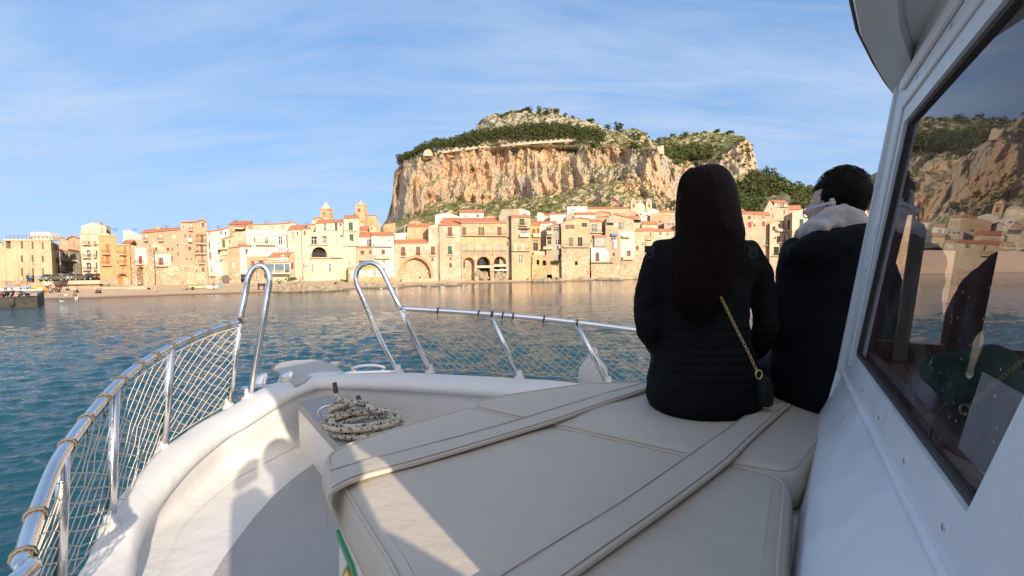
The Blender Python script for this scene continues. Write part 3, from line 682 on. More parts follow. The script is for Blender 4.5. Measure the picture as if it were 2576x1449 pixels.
            mm.build('roof', TILE, root)
        elif kind == 'c':                                        # flat roof with a projecting cornice
            mm = MB(); 
            for (p, q) in zip(o, o[1:]):
                if abs(p[0] - q[0]) > .3: mm.hexa([F.P(p[0], p[1] - .12, 0), F.P(q[0], q[1] - .12, 0), F.P(q[0], q[1] - .12, .22), F.P(p[0], p[1] - .12, .22), F.P(p[0], p[1] + .1, -.3), F.P(q[0], q[1] + .1, -.3), F.P(q[0], q[1] + .1, .22), F.P(p[0], p[1] + .1, .22)])
            mm.build('cornice', SLAB, root)
    if extra: extra(F, root, o)
    return root, F
def fbox(F, mb, x0, y0, x1, y1, out0, out1, mi=0):
    a0, z1 = F.sz(x0, y0); a1, z0 = F.sz(x1, y1)
    return mb.hexa([F.P(a0, z0, out0), F.P(a1, z0, out0), F.P(a1, z0, out1), F.P(a0, z0, out1), F.P(a0, z1, out0), F.P(a1, z1, out0), F.P(a1, z1, out1), F.P(a0, z1, out1)], mi)
def part(F, root, name, mat, x0, y0, x1, y1, o0, o1):
    m_ = MB(); fbox(F, m_, x0, y0, x1, y1, o0, o1); return m_.build(name, mat, root)
def pipe(F, root, x, y0, y1, col=IRON):
    a, z1 = F.sz(x, y0); a2, z0 = F.sz(x, y1); MB().tube([F.P(a, z1, .08), F.P(a, z0, .08)], .06, 6).build('drainpipe', col, root)
ACM = simple('air conditioner casing', (.62, .60, .55), .6)
def ac(F, root, x, y, s_=38):
    o_ = part(F, root, 'air_conditioner', ACM, x, y, x + s_, y + s_ * .75, .003, .35)
    a, z = F.sz(x + s_ * .6, y + s_ * .38); MB().tube([F.P(a, z, .352), F.P(a, z, .375)], .17, 12, smooth=False).build('fan_grille', IRON, o_)
def antenna(F, root, x, y, h=30):
    a, z0 = F.sz(x, y); a, z1 = F.sz(x, y - h); q = F.P(a, z0, -1.5); t_ = F.P(a, z1, -1.5); m_ = MB(); m_.tube([q, t_], .05, 5)
    for i, l_ in enumerate((.9, .7, .5)): m_.bar(t_ - Vector((l_, 0, i * .28)), t_ + Vector((l_, 0, -i * .28)), .05, .05)
    m_.build('antenna', IRON, root)
def chimney(F, root, x0, y0, x1, y1, out=-1.5): part(F, root, 'chimney', WM['sand'], x0, y0, x1, y1 + 25, out - .8, out)
GR = 'houses along the shore'; GB = 'houses in the rows behind'
# ---- left end: palazzo with a terrace
def ex(F, r, o):
    for x in (62, 238, 405, 567): pipe(F, r, x, 400, 1040, SLAB)
    part(F, r, 'roof_terrace_edge', SLAB, 60, 384, 738, 410, .003, .25)
    m_ = MB(); a0, z0 = F.sz(75, 380); a1, _ = F.sz(728, 400); z1 = F.sz(75, 336)[1]
    for i in range(12):
        a = a0 + (a1 - a0) * i / 11; m_.bar(F.P(a, z0 - .3, -.2), F.P(a, z1, -.2), .05, .05)
    m_.bar(F.P(a0, z1, -.2), F.P(a1, z1, -.2), .06, .06); m_.bar(F.P(a0, (z0 + z1) / 2, -.2), F.P(a1, (z0 + z1) / 2, -.2), .04, .04); m_.build('terrace_railing', IRON, r)
    P_ = [F.sz(x, y) for x, y in [(423, 400), (423, 282), (640, 280), (690, 290), (720, 315), (735, 350), (737, 400)]]
    m_ = MB(); m_.poly_prism([F.P(a, z, -.4) for a, z in P_], [F.P(a, z, -3) for a, z in P_]); m_.build('penthouse', WM['white'], r)
    ac(F, r, 475, 728, 36); ac(F, r, 425, 345, 34)
    m_ = MB(); m_.bar(F.P(*F.sz(250, 768), .02), F.P(*F.sz(728, 775), .02), .04, .12); m_.build('string_course', SLAB, r)
    n_ = Vector((1, -.35, 0)).normalized()
    for i, x in enumerate([742, 778, 812, 843]):
        for (ya, yb) in [(450, 545), (640, 735), (815, 930)]:
            px = toD(1, x, ya)[0]; Y = 103.3 + (x - 735) / 145 * 16.4; q = onY(px, toD(1, x, ya + (x - 735) * .18)[1], Y); q2 = onY(px, toD(1, x, yb)[1], Y); d_ = Vector((-14, 16, 0)).normalized()
            MB().hexa([q2 - d_ * .5 + n_ * .0, q2 + d_ * .5, q2 + d_ * .5 + n_ * .3, q2 - d_ * .5 + n_ * .3] + [v + Vector((0, 0, q.z - q2.z)) for v in (q2 - d_ * .5, q2 + d_ * .5, q2 + d_ * .5 + n_ * .3, q2 - d_ * .5 + n_ * .3)]).build('side_window', PM['b'], r)
building(1, 'long beige building at the left end with brown windows and a railed roof terrace', [(-420, 510), (62, 522), (62, 386), (735, 410)], 1.2, 'beige',
  '80 412 157 522 d 1.2; 297 420 335 522 b; 455 425 488 527 b; 603 432 634 534 b; 297 620 335 715 d; 455 620 490 720 d; 603 627 636 720 b; 300 805 338 920 bA; 460 805 495 920 bA; 608 805 638 915 bA',
  Ya=100, Yb=103, base=(985, 'gstone'), extra=ex, side=(880, 120), trim='b', name='palazzo')
B = building
B(1, 'small pale house at the very left edge seen over the lower wing', [(-200, 440), (-60, 420), (50, 440), (58, 480)], 8, 'cream', '', Ya=112, Yb=113, roof=('g',), group=GB)
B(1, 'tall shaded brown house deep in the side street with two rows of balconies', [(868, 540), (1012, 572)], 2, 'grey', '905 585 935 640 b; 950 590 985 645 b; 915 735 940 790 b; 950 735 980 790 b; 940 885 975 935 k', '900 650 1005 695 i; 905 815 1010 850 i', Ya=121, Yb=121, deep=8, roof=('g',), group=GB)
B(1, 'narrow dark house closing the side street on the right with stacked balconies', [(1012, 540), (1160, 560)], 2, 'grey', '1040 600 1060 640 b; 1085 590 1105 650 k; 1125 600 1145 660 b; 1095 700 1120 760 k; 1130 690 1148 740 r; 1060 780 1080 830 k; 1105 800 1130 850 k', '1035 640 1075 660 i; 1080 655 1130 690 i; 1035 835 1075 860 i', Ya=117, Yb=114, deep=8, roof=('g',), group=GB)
B(1, 'pinkish plastered house rising behind the street with one small dark window', [(845, 372), (905, 362), (1065, 432), (1100, 470)], 4, 'pink', '1020 420 1036 446 b; 940 410 960 425 d', Ya=128, Yb=128, roof=('g',), group=GB)
B(1, 'pale gabled house behind the pinkish one beside the tall white house', [(990, 376), (1075, 345), (1165, 378)], 4, 'peel', '1066 440 1078 500 b', Ya=124, Yb=124, roof=('g',), group=GB)
def ex(F, r, o):
    for y in (308, 474): part(F, r, 'string_course', SLAB, 1158, y - 6, 1420, y + 6, .003, .2)
    chimney(F, r, 1358, 125, 1383, 150)
    antenna(F, r, 1600, 260, 40)
B(1, 'tall white house with a broad gabled attic storey above three balcony rows', [(1160, 312), (1175, 312), (1175, 195), (1350, 145), (1542, 205), (1542, 300), (1580, 302)], 2.2, 'pale',
  '1283 245 1322 305 d; 1443 240 1490 300 d; 1255 360 1300 458 d; 1380 355 1412 455 d; 1245 545 1315 642 dA; 1385 550 1412 640 d; 1240 725 1325 822 dA; 1385 725 1412 820 d; 1255 865 1320 930 wA; 1385 870 1412 930 w',
  '1222 415 1325 460 i; 1378 415 1418 455 i; 1220 602 1328 650 i; 1378 600 1418 645 i; 1225 788 1330 828 i; 1378 788 1418 828 i', Ya=104, Yb=105, deep=10, extra=ex)
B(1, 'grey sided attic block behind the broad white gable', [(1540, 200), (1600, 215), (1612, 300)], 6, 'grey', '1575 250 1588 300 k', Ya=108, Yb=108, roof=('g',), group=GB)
B(1, 'small white gabled house on the skyline behind the orange house', [(1780, 262), (1860, 250), (1995, 308), (2048, 335)], 6, 'white', '1865 322 1880 340 b', Ya=125, Yb=125, roof=None, group=GB, extra=lambda F, r, o: antenna(F, r, 1885, 262, 36))
B(1, 'low cream house with a tiled roof behind the step of the orange house', [(1770, 458), (1900, 462)], 5, 'cream', '', Ya=110, Yb=110, roof=('t', 1815, 1960, 405, 400, 5), group=GB)
B(1, 'cream house under a low roof between the skyline gable and the stone gate', [(1800, 400), (1890, 365), (2050, 400)], 5, 'cream', '', Ya=116, Yb=116, roof=None, group=GB)
def ex(F, r, o):
    m_ = MB(); pts = arch_pts(*[v for v in (F.sz(1700, 1083)[0], F.sz(1700, 1083)[1], F.sz(1868, 870)[0], F.sz(1868, 870)[1])])[2:]
    prev = None
    for a, z in pts:
        q = F.P(a, z, .06)
        if prev: m_.bar(prev, q, .35, .3, up=F.n)
        prev = q
    m_.build('arch_rim', simple('brick rim', (.55, .25, .13), .9), r)
    pipe(F, r, 1640, 480, 880, SLAB); pipe(F, r, 1758, 480, 850, SLAB)
    for x0, y0 in ((1693, 548), (1693, 690), (1465, 645), (1525, 457)): part(F, r, 'hood_mould', SLAB, x0 - 8, y0 - 4, x0 + (70 if x0 == 1525 else 30), y0 + 2, .003, .18)
B(1, 'orange house with bright orange shutters and a bricked up garage arch', [(1422, 328), (1685, 330), (1685, 466), (1876, 468)], .6, 'orange',
  '1533 470 1587 585 o; 1533 628 1587 745 o; 1472 655 1498 687 o; 1693 560 1713 600 o; 1693 705 1713 745 o; 1790 492 1832 602 o; 1790 630 1832 740 o; 1780 790 1797 825 o; 1705 880 1865 1083 sA 1.4',
  '1508 540 1622 596 i; 1505 700 1640 758 i; 1757 560 1855 606 i; 1757 692 1855 743 i', dY=-1, base=(968, 'gstone'), extra=ex, roof=('c',), trim='b')
def ex(F, r, o):
    a = part(F, r, 'white_panel', WM['white'], 1955, 515, 2130, 752, .003, .05)
    s_ = part(F, r, 'shutter', PM['r'], 2013, 628, 2063, 740, .055, .10); 
B(1, 'stone gate tower with a tall pointed passage and a red shuttered window on white plaster', [(1876, 475), (1960, 478), (2060, 500), (2225, 508)], .6, 'stone',
  '1980 782 2107 1085 kP 5', '1970 690 2097 748 i 0.5', dY=-.5, extra=ex, name='gatehouse', cat='gate tower')
# ---- C2
def ex(F, r, o):
    pipe(F, r, 47, 520, 1330, WM['pale']); ac(F, r, 325, 1150, 36); part(F, r, 'white_panel', WM['white'], 52, 860, 306, 1022, .003, .04)
    for i in (0, 1): part(F, r, 'shutter', PM['r'], 122 + i * 50, 908, 147 + i * 50, 1012, .045, .1)
    part(F, r, 'window', PM['d'], 147, 908, 172, 1012, .045, .08); antenna(F, r, 205, 480, 48); chimney(F, r, 20, 445, 98, 500, -3)
B(2, 'broad peeling plaster house with a white painted patch and a long tiled eave', [(-123, 540), (445, 490)], .8, 'peel',
  '-73 563 -28 658 w; 132 565 177 625 w; -65 650 -45 695 w; 72 760 108 810 b; 240 765 280 810 b; 388 715 410 742 d; 395 828 418 880 w; 313 760 333 812 b; 320 577 370 627 c; 308 890 330 960 r; 103 1090 145 1155 d; -10 730 15 790 y',
  '-85 615 -20 660 i; 125 620 205 662 i; 92 968 272 1024 i', dY=0, base=(1028, 'stone'), roof=('t', -60, 440, 500, 465, 4), extra=ex)
def ex(F, r, o):
    part(F, r, 'brick_patch', simple('brick patch', (.62, .26, .14), .95, var=.3, scale=2), 735, 1172, 830, 1270, .08, .11)
    antenna(F, r, 1000 - 170, 470, 20)
B(2, 'tower like peeling house with a small tiled gable and scattered small windows', [(445, 402), (680, 392), (742, 358), (822, 402)], .8, 'peel',
  '558 405 605 505 w; 475 445 490 470 d; 752 402 783 462 g; 500 580 518 615 d; 568 572 596 632 w; 520 730 534 758 d; 555 750 598 803 b; 525 915 548 935 b; 590 920 605 950 b; 500 1050 525 1110 y',
  '556 460 612 508 i; 545 625 602 675 p', dY=0, roof=('g',), base=(1040, 'stone'), extra=ex, name='tower_house')
B(2, 'narrow house with three stacked green edged balconies and a red cloth', [(655, 580), (815, 566)], .8, 'sand', '676 595 690 635 b; 735 587 773 692 b; 670 803 700 836 g; 730 737 770 836 b; 750 880 770 962 r; 753 1050 790 1112 b; 640 920 652 950 r; 683 1000 695 1040 b',
  '650 640 815 706 i; 642 790 815 848 i; 698 945 790 990 i', dY=-.8, roof=('t', 700, 815, 545, 540, 3), base=(1120, 'stone'), extra=lambda F, r, o: (ac(F, r, 655, 720, 34), ac(F, r, 655, 1060, 34)))
def ex(F, r, o):
    pipe(F, r, 970, 1160, 1320, WM['white']); part(F, r, 'string_course', SLAB, 950, 955, 1120, 962, .003, .2)
    m_ = MB(); q = F.P(*F.sz(1100, 1215), .3); m_.tube([q, q + F.n * .4], .95, 14, smooth=False); m_.build('boat_winch_wheel', IRON, r); antenna(F, r, 998, 500, 60)
B(2, 'tall bright white house with narrow dark windows and a hanging balcony', [(815, 532), (990, 515), (1145, 470)], .8, 'white',
  '848 540 868 580 b; 1018 520 1038 568 d; 1083 533 1105 575 d; 1064 585 1074 605 d; 848 672 873 780 b; 1005 673 1018 728 b; 858 825 888 935 r; 880 1045 928 1108 d; 1058 1040 1085 1103 y; 985 797 1018 862 r; 1047 790 1095 920 b',
  '850 1112 940 1165 s; 1003 870 1113 925 i', dY=0, roof=('g',), base=(1165, 'gstone'), extra=ex)
B(2, 'small cream wing with a tall green shutter set against the white house', [(1034, 645), (1198, 600)], 3, 'cream', '1045 653 1088 762 g; 1147 645 1168 705 b', '975 740 1112 778 l', dY=-.5, deep=4, roof=('g',), trim='b')
B(2, 'broad brown roofed house on the skyline above the terrace awnings', [(1145, 424), (1300, 415), (1478, 405)], 6, 'sand', '1240 432 1260 470 d', Ya=138, Yb=138, roof=('t', 1200, 1485, 376, 372, 5), group=GB, extra=lambda F, r, o: (antenna(F, r, 1195, 390, 40), antenna(F, r, 1120, 430, 30)))
B(2, 'cream house with a roofed loggia terrace hung with white awnings', [(1190, 532), (1205, 470), (1395, 470)], 3, 'cream', '1240 485 1300 530 k 1.2; 1305 480 1380 520 k 1.2; 1287 610 1325 708 w; 1235 640 1244 670 d', '1278 668 1335 706 i', dY=6, roof=('t', 1225, 1400, 440, 425, 4), group=GB,
  extra=lambda F, r, o: part(F, r, 'awning', WM['white'], 1225, 478, 1345, 500, .1, 1.5))
B(2, 'peeling stone house with a tall blind arch under a short tiled roof', [(1130, 760), (1165, 745), (1298, 742)], .8, 'sand', '1185 972 1235 1058 cA; 1250 1130 1278 1175 d; 1135 1208 1172 1235 k', dY=-1, roof=('t', 1170, 1310, 745, 735, 2), base=(1105, 'stone'))
B(2, 'slim white house corner with one dark window below the big terrace', [(1292, 740), (1452, 738)], 3.4, 'white', '1382 783 1418 862 b', dY=-.7, roof=('t', 1300, 1505, 715, 700, 2.5), deep=6)
def ex(F, r, o):
    part(F, r, 'cornice', FRW, 1396, 520, 1975, 580, .003, .35)
    for x in (1930, 1925): ac(F, r, x, 678 if x == 1930 else 768, 34)
    ac(F, r, 1985, 780, 34)
    for i in range(3): m_ = MB(); m_.bar(F.P(*F.sz(1700, 775 + i * 25), .1), F.P(*F.sz(1810, 790 + i * 14), .1), .05, .05); m_.build('washing_line', FRW, r)
B(2, 'big white house with a long railed balcony and a lower open terrace', [(1395, 545), (1975, 535)], 3, 'white',
  '1470 612 1500 680 c; 1505 612 1527 680 b; 1640 618 1664 697 c; 1665 617 1718 697 d; 1860 603 1922 712 d; 1865 768 1925 817 w; 1655 778 1697 850 d; 1545 780 1572 835 c',
  '1530 668 1815 722 i; 1395 835 1702 888 p 2.2', dY=0, extra=ex)
B(2, 'set back white attic storey with a long tiled eave and a striped pergola', [(1395, 440), (1985, 415), (2088, 396), (2128, 430)], 8, 'pale', '1740 452 1788 487 d; 1420 455 1495 498 o; 1545 465 1590 505 y; 1895 445 1948 498 y', dY=4, deep=8, roof=('g',), group=GB,
  extra=lambda F, r, o: (antenna(F, r, 2020, 400, 35), antenna(F, r, 1690, 400, 28)))
B(2, 'brownish rough house below the white terrace with a tall door in its foot', [(1408, 892), (1704, 888)], .8, 'sand', '1468 957 1510 1022 b; 1578 950 1640 1015 b; 1530 1103 1578 1230 d', dY=-2.2, base=(1240, 'stone'), deep=6,
  extra=lambda F, r, o: (part(F, r, 'hood_mould', SLAB, 1560, 933, 1645, 942, .003, .25), part(F, r, 'door_sill', simple('red sill', (.5, .2, .12), .9), 1515, 1230, 1595, 1242, .003, .3), pipe(F, r, 1425, 900, 1250, SLAB)))
def ex(F, r, o):
    p1 = part(F, r, 'verandah', WM['white'], 1640, 960, 2010, 1000, .01, 2.2); part(F, r, 'verandah_floor', WM['white'], 1650, 1128, 2010, 1140, .01, 2.2)
    for x in (1640, 1772, 1915, 2000): part(F, r, 'verandah_post', FRW, x, 1000, x + 14, 1128, 2.05, 2.2)
    for (a, b_) in ((1656, 1770), (1788, 1914), (1932, 1998)): part(F, r, 'verandah_glass', glassy('verandah glass', (.10, .16, .19)), a, 1002, b_, 1085, 2.1, 2.14)
    m_ = MB()
    for i in range(22): fbox(F, m_, 1700 + i * 10, 1086, 1704 + i * 10, 1126, 2.1, 2.15)
    m_.build('balustrade', FRW, r); ac(F, r, 1895, 870, 50); ac(F, r, 1895, 915, 50)
    pts = [F.P(*F.sz(x, y), oo) for x, y, oo in ((1615, 990, 2.5), (2015, 975, 2.5), (1975, 955, .1), (1650, 955, .1))]; m_ = MB(); m_.add(pts + [v + Vector((0, 0, .15)) for v in pts], [(0, 1, 2, 3), (4, 5, 6, 7), (0, 1, 5, 4), (1, 2, 6, 5), (2, 3, 7, 6), (3, 0, 4, 7)]); m_.build('verandah_roof', TILE, r)
B(2, 'low cream restaurant with a glazed verandah over a plain white wall', [(1700, 900), (1995, 882)], .8, 'pale', '', dY=-3, roof=('t', 1790, 2090, 832, 825, 4), extra=ex, deep=5, name='restaurant', cat='restaurant')
B(2, 'worn brownish annex leaning on the restaurant with a small fixed ladder', [(1996, 885), (2088, 828), (2100, 870)], .8, 'sand', '2040 985 2078 1070 b', dY=-2, deep=6, base=(1200, 'stone'))
# ---- C3
B(3, 'slender pale cream house with a bright tiled roof and two blind windows', [(-5, 503), (204, 490)], .8, 'pale', '60 535 105 640 y; 138 530 156 585 d; 95 690 158 800 c; 118 850 160 905 c; 148 910 162 935 d; 40 610 50 640 d', dY=0, roof=('t', 60, 285, 437, 432, 5), extra=lambda F, r, o: (pipe(F, r, 196, 500, 1240), part(F, r, 'brick_patch', WM['gstone'], 160, 1172, 245, 1240, .003, .05), ac(F, r, -5, 775, 36)))
B(3, 'narrow pale house with brown upper window and air conditioners by the rocks', [(205, 485), (335, 478)], .8, 'pale', '235 522 263 582 b; 235 690 272 760 c; 235 848 276 900 c; 225 1010 238 1055 d; 250 1015 265 1055 b', dY=.3, roof=('t', 215, 335, 470, 465, 2), extra=lambda F, r, o: (ac(F, r, 240, 1060, 40), ac(F, r, 225, 970, 36), ac(F, r, 275, 1015, 30)))
def ex(F, r, o):
    for (x0, x1, y) in ((330, 580, 712), (330, 605, 905)): part(F, r, 'terrace_slab', SLAB, x0, y, x1, y + 14, .003, .5)
    ac(F, r, 470, 565, 36)
    for i in (0, 1): part(F, r, 'open_shutter', FRW, (575, 642)[i], 993, (594, 660)[i], 1100, .003, .08)
    part(F, r, 'sill', SLAB, 560, 1102, 678, 1110, .003, .25)
B(3, 'big pale yellow house with a wide arched loggia full of tables', [(338, 540), (575, 528), (1000, 695), (1000, 735)], .8, 'pale',
  '345 600 437 712 d 1.0; 508 597 570 705 w 1.0; 348 750 570 900 kA 1.6; 335 1003 374 1118 b; 595 993 641 1100 d; 690 765 730 880 c; 835 770 878 815 c; 923 762 968 810 c; 873 965 918 1020 y',
  '332 848 580 905 i 0.5; 610 895 795 900 l', dY=0, extra=ex, rec=.25)
B(3, 'upper pale storey with a tiled eave and open green shutters over the loggia house', [(408, 402), (806, 385)], 4, 'pale', '522 413 570 522 d; 685 405 725 515 g; 757 408 785 452 b; 687 577 728 645 g; 765 575 797 643 b', dY=1.5, deep=7, roof=('t', 440, 806, 360, 352, 4),
  extra=lambda F, r, o: part(F, r, 'terrace_slab', SLAB, 575, 512, 812, 520, .003, .3))
B(3, 'tall pale block with two tall green doors one above the other', [(812, 332), (1028, 326)], 2, 'pale', '885 397 948 512 g; 897 568 957 695 g; 905 380 930 388 d', dY=.2, roof=('t', 820, 1030, 292, 290, 4), trim='b',
  extra=lambda F, r, o: (part(F, r, 'terrace_slab', SLAB, 808, 512, 1000, 522, .003, .4), part(F, r, 'lintel', simple('rusty lintel', (.5, .30, .17), .9), 890, 528, 995, 548, .003, .12), part(F, r, 'terrace_slab', SLAB, 795, 728, 1020, 740, .003, .8)))
def ex(F, r, o):
    for (x0, y0, x1, y1) in ((907, 1095, 980, 1198), (1043, 1090, 1127, 1190), (1150, 1088, 1245, 1188)):
        w_ = part(F, r, 'window_frame', FRW, x0, y0, x1, y1, .003, .10); m_ = MB(); n_ = 6
        for i in range(n_):
            xa = x0 + 10 + (x1 - x0 - 20) * i / n_; fbox(F, m_, xa, y0 + 10, xa + (x1 - x0 - 20) / n_ * .55, y1 - 10, .102, .11)
        m_.build('dark_slot', PM['d'], w_)
B(3, 'low ochre stone house at the water with three white grilled windows', [(876, 1045), (1000, 1020), (1278, 1025)], -.6, 'ostone', '', dY=-3, deep=6, extra=ex, roof=('c',))
B(3, 'pale pink house under a bright red roof with a dark garage slot', [(1003, 755), (1240, 755)], .5, 'pink', '1058 812 1112 862 b; 1182 803 1216 856 b; 1033 950 1212 992 b', dY=-.5, roof=('t', 1020, 1115, 735, 728, 2), extra=lambda F, r, o: part(F, r, 'hood_mould', SLAB, 1035, 800, 1125, 808, .003, .3))
B(3, 'white house with one gauzy door under a steep bright red roof', [(1033, 602), (1216, 602)], 3, 'white', '1152 642 1212 748 d; 1056 675 1078 708 c', dY=1, roof=('t', 1048, 1210, 533, 530, 5))
B(3, 'bright white house with a corbelled solid balcony under a red roof', [(1215, 584), (1540, 580)], .2, 'white', '1320 602 1425 690 c; 1465 645 1482 668 b; 1360 790 1413 905 b; 1377 940 1390 988 d; 1397 940 1409 988 d; 1378 1062 1410 1105 k',
  '1238 682 1506 742 p; 1255 850 1478 915 s', dY=-.3, roof=('t', 1215, 1535, 540, 535, 4), base=(1185, 'ostone'), extra=lambda F, r, o: (ac(F, r, 1255, 605, 40), ac(F, r, 1298, 775, 40), part(F, r, 'white_panel', WM['white'], 1420, 1020, 1550, 1140, .003, .06)))
def rim(F, r, x0, y0, x1, y1, w_=.5, pointed=True, nm='arch_rim'):
    a0, z1 = F.sz(x0, y0); a1, z0 = F.sz(x1, y1); pts = arch_pts(a0, z0, a1, z1, pointed, 18)[2:]; m_ = MB()
    cx = (a0 + a1) / 2; zc = (z0 + z1) / 2; k_ = len(pts); ou = []
    for a, z in pts:
        d_ = Vector((a - cx, z - z0 + 1e-3)); d_ = d_.normalized() * w_; ou.append((a + d_.x, z + d_.y))
    vs = [F.P(a, z, .003) for a, z in pts] + [F.P(a, z, .003) for a, z in ou] + [F.P(a, z, .1) for a, z in pts] + [F.P(a, z, .1) for a, z in ou]
    m_.add(vs, [(i, i + 1, k_ + i + 1, k_ + i) for i in range(k_ - 1)] + [(2 * k_ + i, 2 * k_ + i + 1, 3 * k_ + i + 1, 3 * k_ + i) for i in range(k_ - 1)] + [(k_ + i, k_ + i + 1, 3 * k_ + i + 1, 3 * k_ + i) for i in range(k_ - 1)] + [(i, i + 1, 2 * k_ + i + 1, 2 * k_ + i) for i in range(k_ - 1)])
    m_.build(nm, simple('brick rim', (.60, .28, .15), .9, var=.2, scale=4), r)
def ex(F, r, o):
    rim(F, r, 1630, 908, 2082, 1215, .75); pipe(F, r, 2180, 700, 1260)
    part(F, r, 'quay_step', WM['stone'], 1640, 1215, 2110, 1290, .003, 2.2)
B(3, 'pale house standing on one huge pointed brick arch walled up with rubble', [(1545, 706), (2048, 702), (2048, 690), (2190, 690)], -.4, 'peelw', '1645 755 1706 880 b; 1862 750 1922 876 b; 2077 745 2134 868 b; 2085 910 2117 955 d; 1630 908 2082 1215 sP 1.6; 1665 905 1683 925 y',
  '1628 835 1722 888 i 0.5; 1850 830 1932 884 i 0.5; 2057 830 2148 880 i 0.5', dY=-.5, roof=None, extra=ex, trim='b')
B(3, 'low tiled lean-to roof strip over the big arch with a plain wall behind', [(1545, 700), (2045, 694)], 8, 'peelw', '', dY=-.3, roof=('t', 1560, 2030, 645, 638, 4), deep=3)
B(3, 'plain sandy block with a tiled eave above the arch house', [(1735, 455), (2040, 452)], 5, 'yellow', '', dY=5, roof=('t', 1735, 2120, 412, 405, 4), group=GB, extra=lambda F, r, o: chimney(F, r, 1860, 368, 1900, 400))
B(3, 'cream gable end behind the plain sandy block', [(1760, 400), (1860, 366), (1960, 402)], 8, 'cream', '', dY=9, roof=('g',), group=GB)
B(3, 'pale narrow upper house with two small grey windows above the arch house', [(2040, 452), (2215, 406)], 3, 'peelw', '2083 488 2115 543 d; 2160 485 2190 543 d; 2012 540 2024 600 k', dY=.2, roof=None)
B(3, 'white boundary house with a pierced balustrade left of the sandy block', [(1550, 555), (1735, 545)], 4, 'white', '1715 595 1735 640 d', dY=4, roof=None, group=GB)
B(3, 'small grey sided gabled house between the red roofs and the rock', [(1690, 470), (1720, 420), (1742, 455)], 5, 'grey', '1712 460 1722 490 k', dY=7, group=GB)
B(3, 'ruined rubble wall house standing up against the left foot of the rock', [(1385, 452), (1420, 425), (1562, 402), (1562, 530)], 6, 'ostone', '', dY=8, group=GB)
B(3, 'small cream attic with a brown door left of the rubble wall', [(1185, 452), (1250, 455), (1285, 480)], 6, 'cream', '1210 472 1228 510 b', dY=6, group=GB)
B(3, 'red tiled roof stepping up between the tall pale block and the cathedral', [(1048, 505), (1185, 502)], 6, 'cream', '', dY=8, roof=('t', 1050, 1185, 455, 450, 4), group=GB)
B(3, 'little gabled cream house with a tiled slope under the cathedral wall', [(1045, 405), (1080, 378), (1108, 410)], 8, 'cream', '', dY=12, roof=('g',), group=GB)
B(3, 'cream gable rising left of the spired tower', [(358, 360), (450, 325), (520, 360)], 8, 'cream', '', dY=14, roof=('g',), group=GB)
B(3, 'small tiled house between the slender pale house and the loggia house', [(290, 440), (400, 425), (405, 440)], 8, 'cream', '', dY=9, roof=('g',), group=GB, extra=lambda F, r, o: antenna(F, r, 290, 440, 55))
# ---- C4
def ex(F, r, o):
    part(F, r, 'string_course', SLAB, 205, 682, 540, 692, .003, .2); part(F, r, 'quay_step', WM['gstone'], 205, 1240, 540, 1290, .08, 1.6)
B(4, 'flaking pale house with a brown and a green shutter above bare plaster', [(205, 432), (520, 430)], -.4, 'peelw', '328 468 391 600 b; 332 742 390 857 g; 357 905 383 947 d; 352 985 389 1050 dA', '302 555 415 598 i 0.5; 318 820 405 865 i 0.5', dY=-.3, roof=('t', 215, 515, 375, 370, 4), base=(1205, 'stone'), extra=ex, trim='b')
def ex(F, r, o):
    for x in (710, 968): pipe(F, r, x, 400, 850, SLAB)
    part(F, r, 'gutter', FRW, 520, 397, 1187, 408, .003, .4)
    rim(F, r, 553, 905, 718, 1245, .35, False); rim(F, r, 752, 893, 945, 1240, .35, False); rim(F, r, 998, 890, 1178, 1222, .35, False)
    part(F, r, 'arch_floor_slab', SLAB, 752, 1022, 945, 1055, -1.9, .1); part(F, r, 'arch_floor_slab', SLAB, 998, 1005, 1180, 1038, -1.9, .1)
    part(F, r, 'window', PM['d'], 800, 905, 868, 1022, -1.8, -1.7); part(F, r, 'window', PM['d'], 553, 940, 595, 1055, -1.8, -1.7)
    part(F, r, 'pier', WM['stone'], 718, 1180, 768, 1250, .003, .5); part(F, r, 'pier', WM['stone'], 945, 1160, 998, 1240, .003, .5)
B(4, 'wide ochre house on three tall round arches with a full width balcony', [(520, 400), (1187, 402)], -.3, 'yellow',
  '540 468 592 583 b; 772 466 800 590 b; 803 470 826 590 w; 830 466 858 590 b; 1048 462 1106 584 b; 545 725 606 852 y; 808 722 866 855 y; 1060 718 1114 850 y; 553 905 718 1245 sA 2; 752 893 945 1240 kA 2; 998 890 1178 1222 kA 2',
  '540 545 1187 590 i; 545 800 945 852 i 0.3; 975 800 1180 850 i 0.3', dY=-.6, roof=('t', 260, 1100, 332, 330, 6), base=(862, 'stone'), extra=ex, trim='b')
B(4, 'dark red tiled roof block behind the ochre arches with a white satellite dish', [(235, 372), (515, 380)], 10, 'cream', '', dY=3, roof=('t', 270, 520, 332, 328, 4), group=GB, extra=lambda F, r, o: chimney(F, r, 278, 345, 300, 372))
B(4, 'grey shaded side house wedged between the ochre arches and the yellow house', [(1070, 310), (1115, 205), (1250, 300)], 1, 'grey', '1195 610 1220 640 k', dY=1, deep=5)
def ex(F, r, o):
    part(F, r, 'awning', simple('dark awning', (.25, .10, .07), .8), 1355, 478, 1508, 492, .003, 1.0); part(F, r, 'lamp_bracket', IRON, 1192, 680, 1222, 725, .003, .4)
    m_ = MB(); m_.bar(F.P(*F.sz(1340, 622), .06), F.P(*F.sz(1378, 655), .06), .05, .05); m_.bar(F.P(*F.sz(1378, 655), .06), F.P(*F.sz(1510, 685), .06), .05, .05); m_.build('cable', IRON, r)
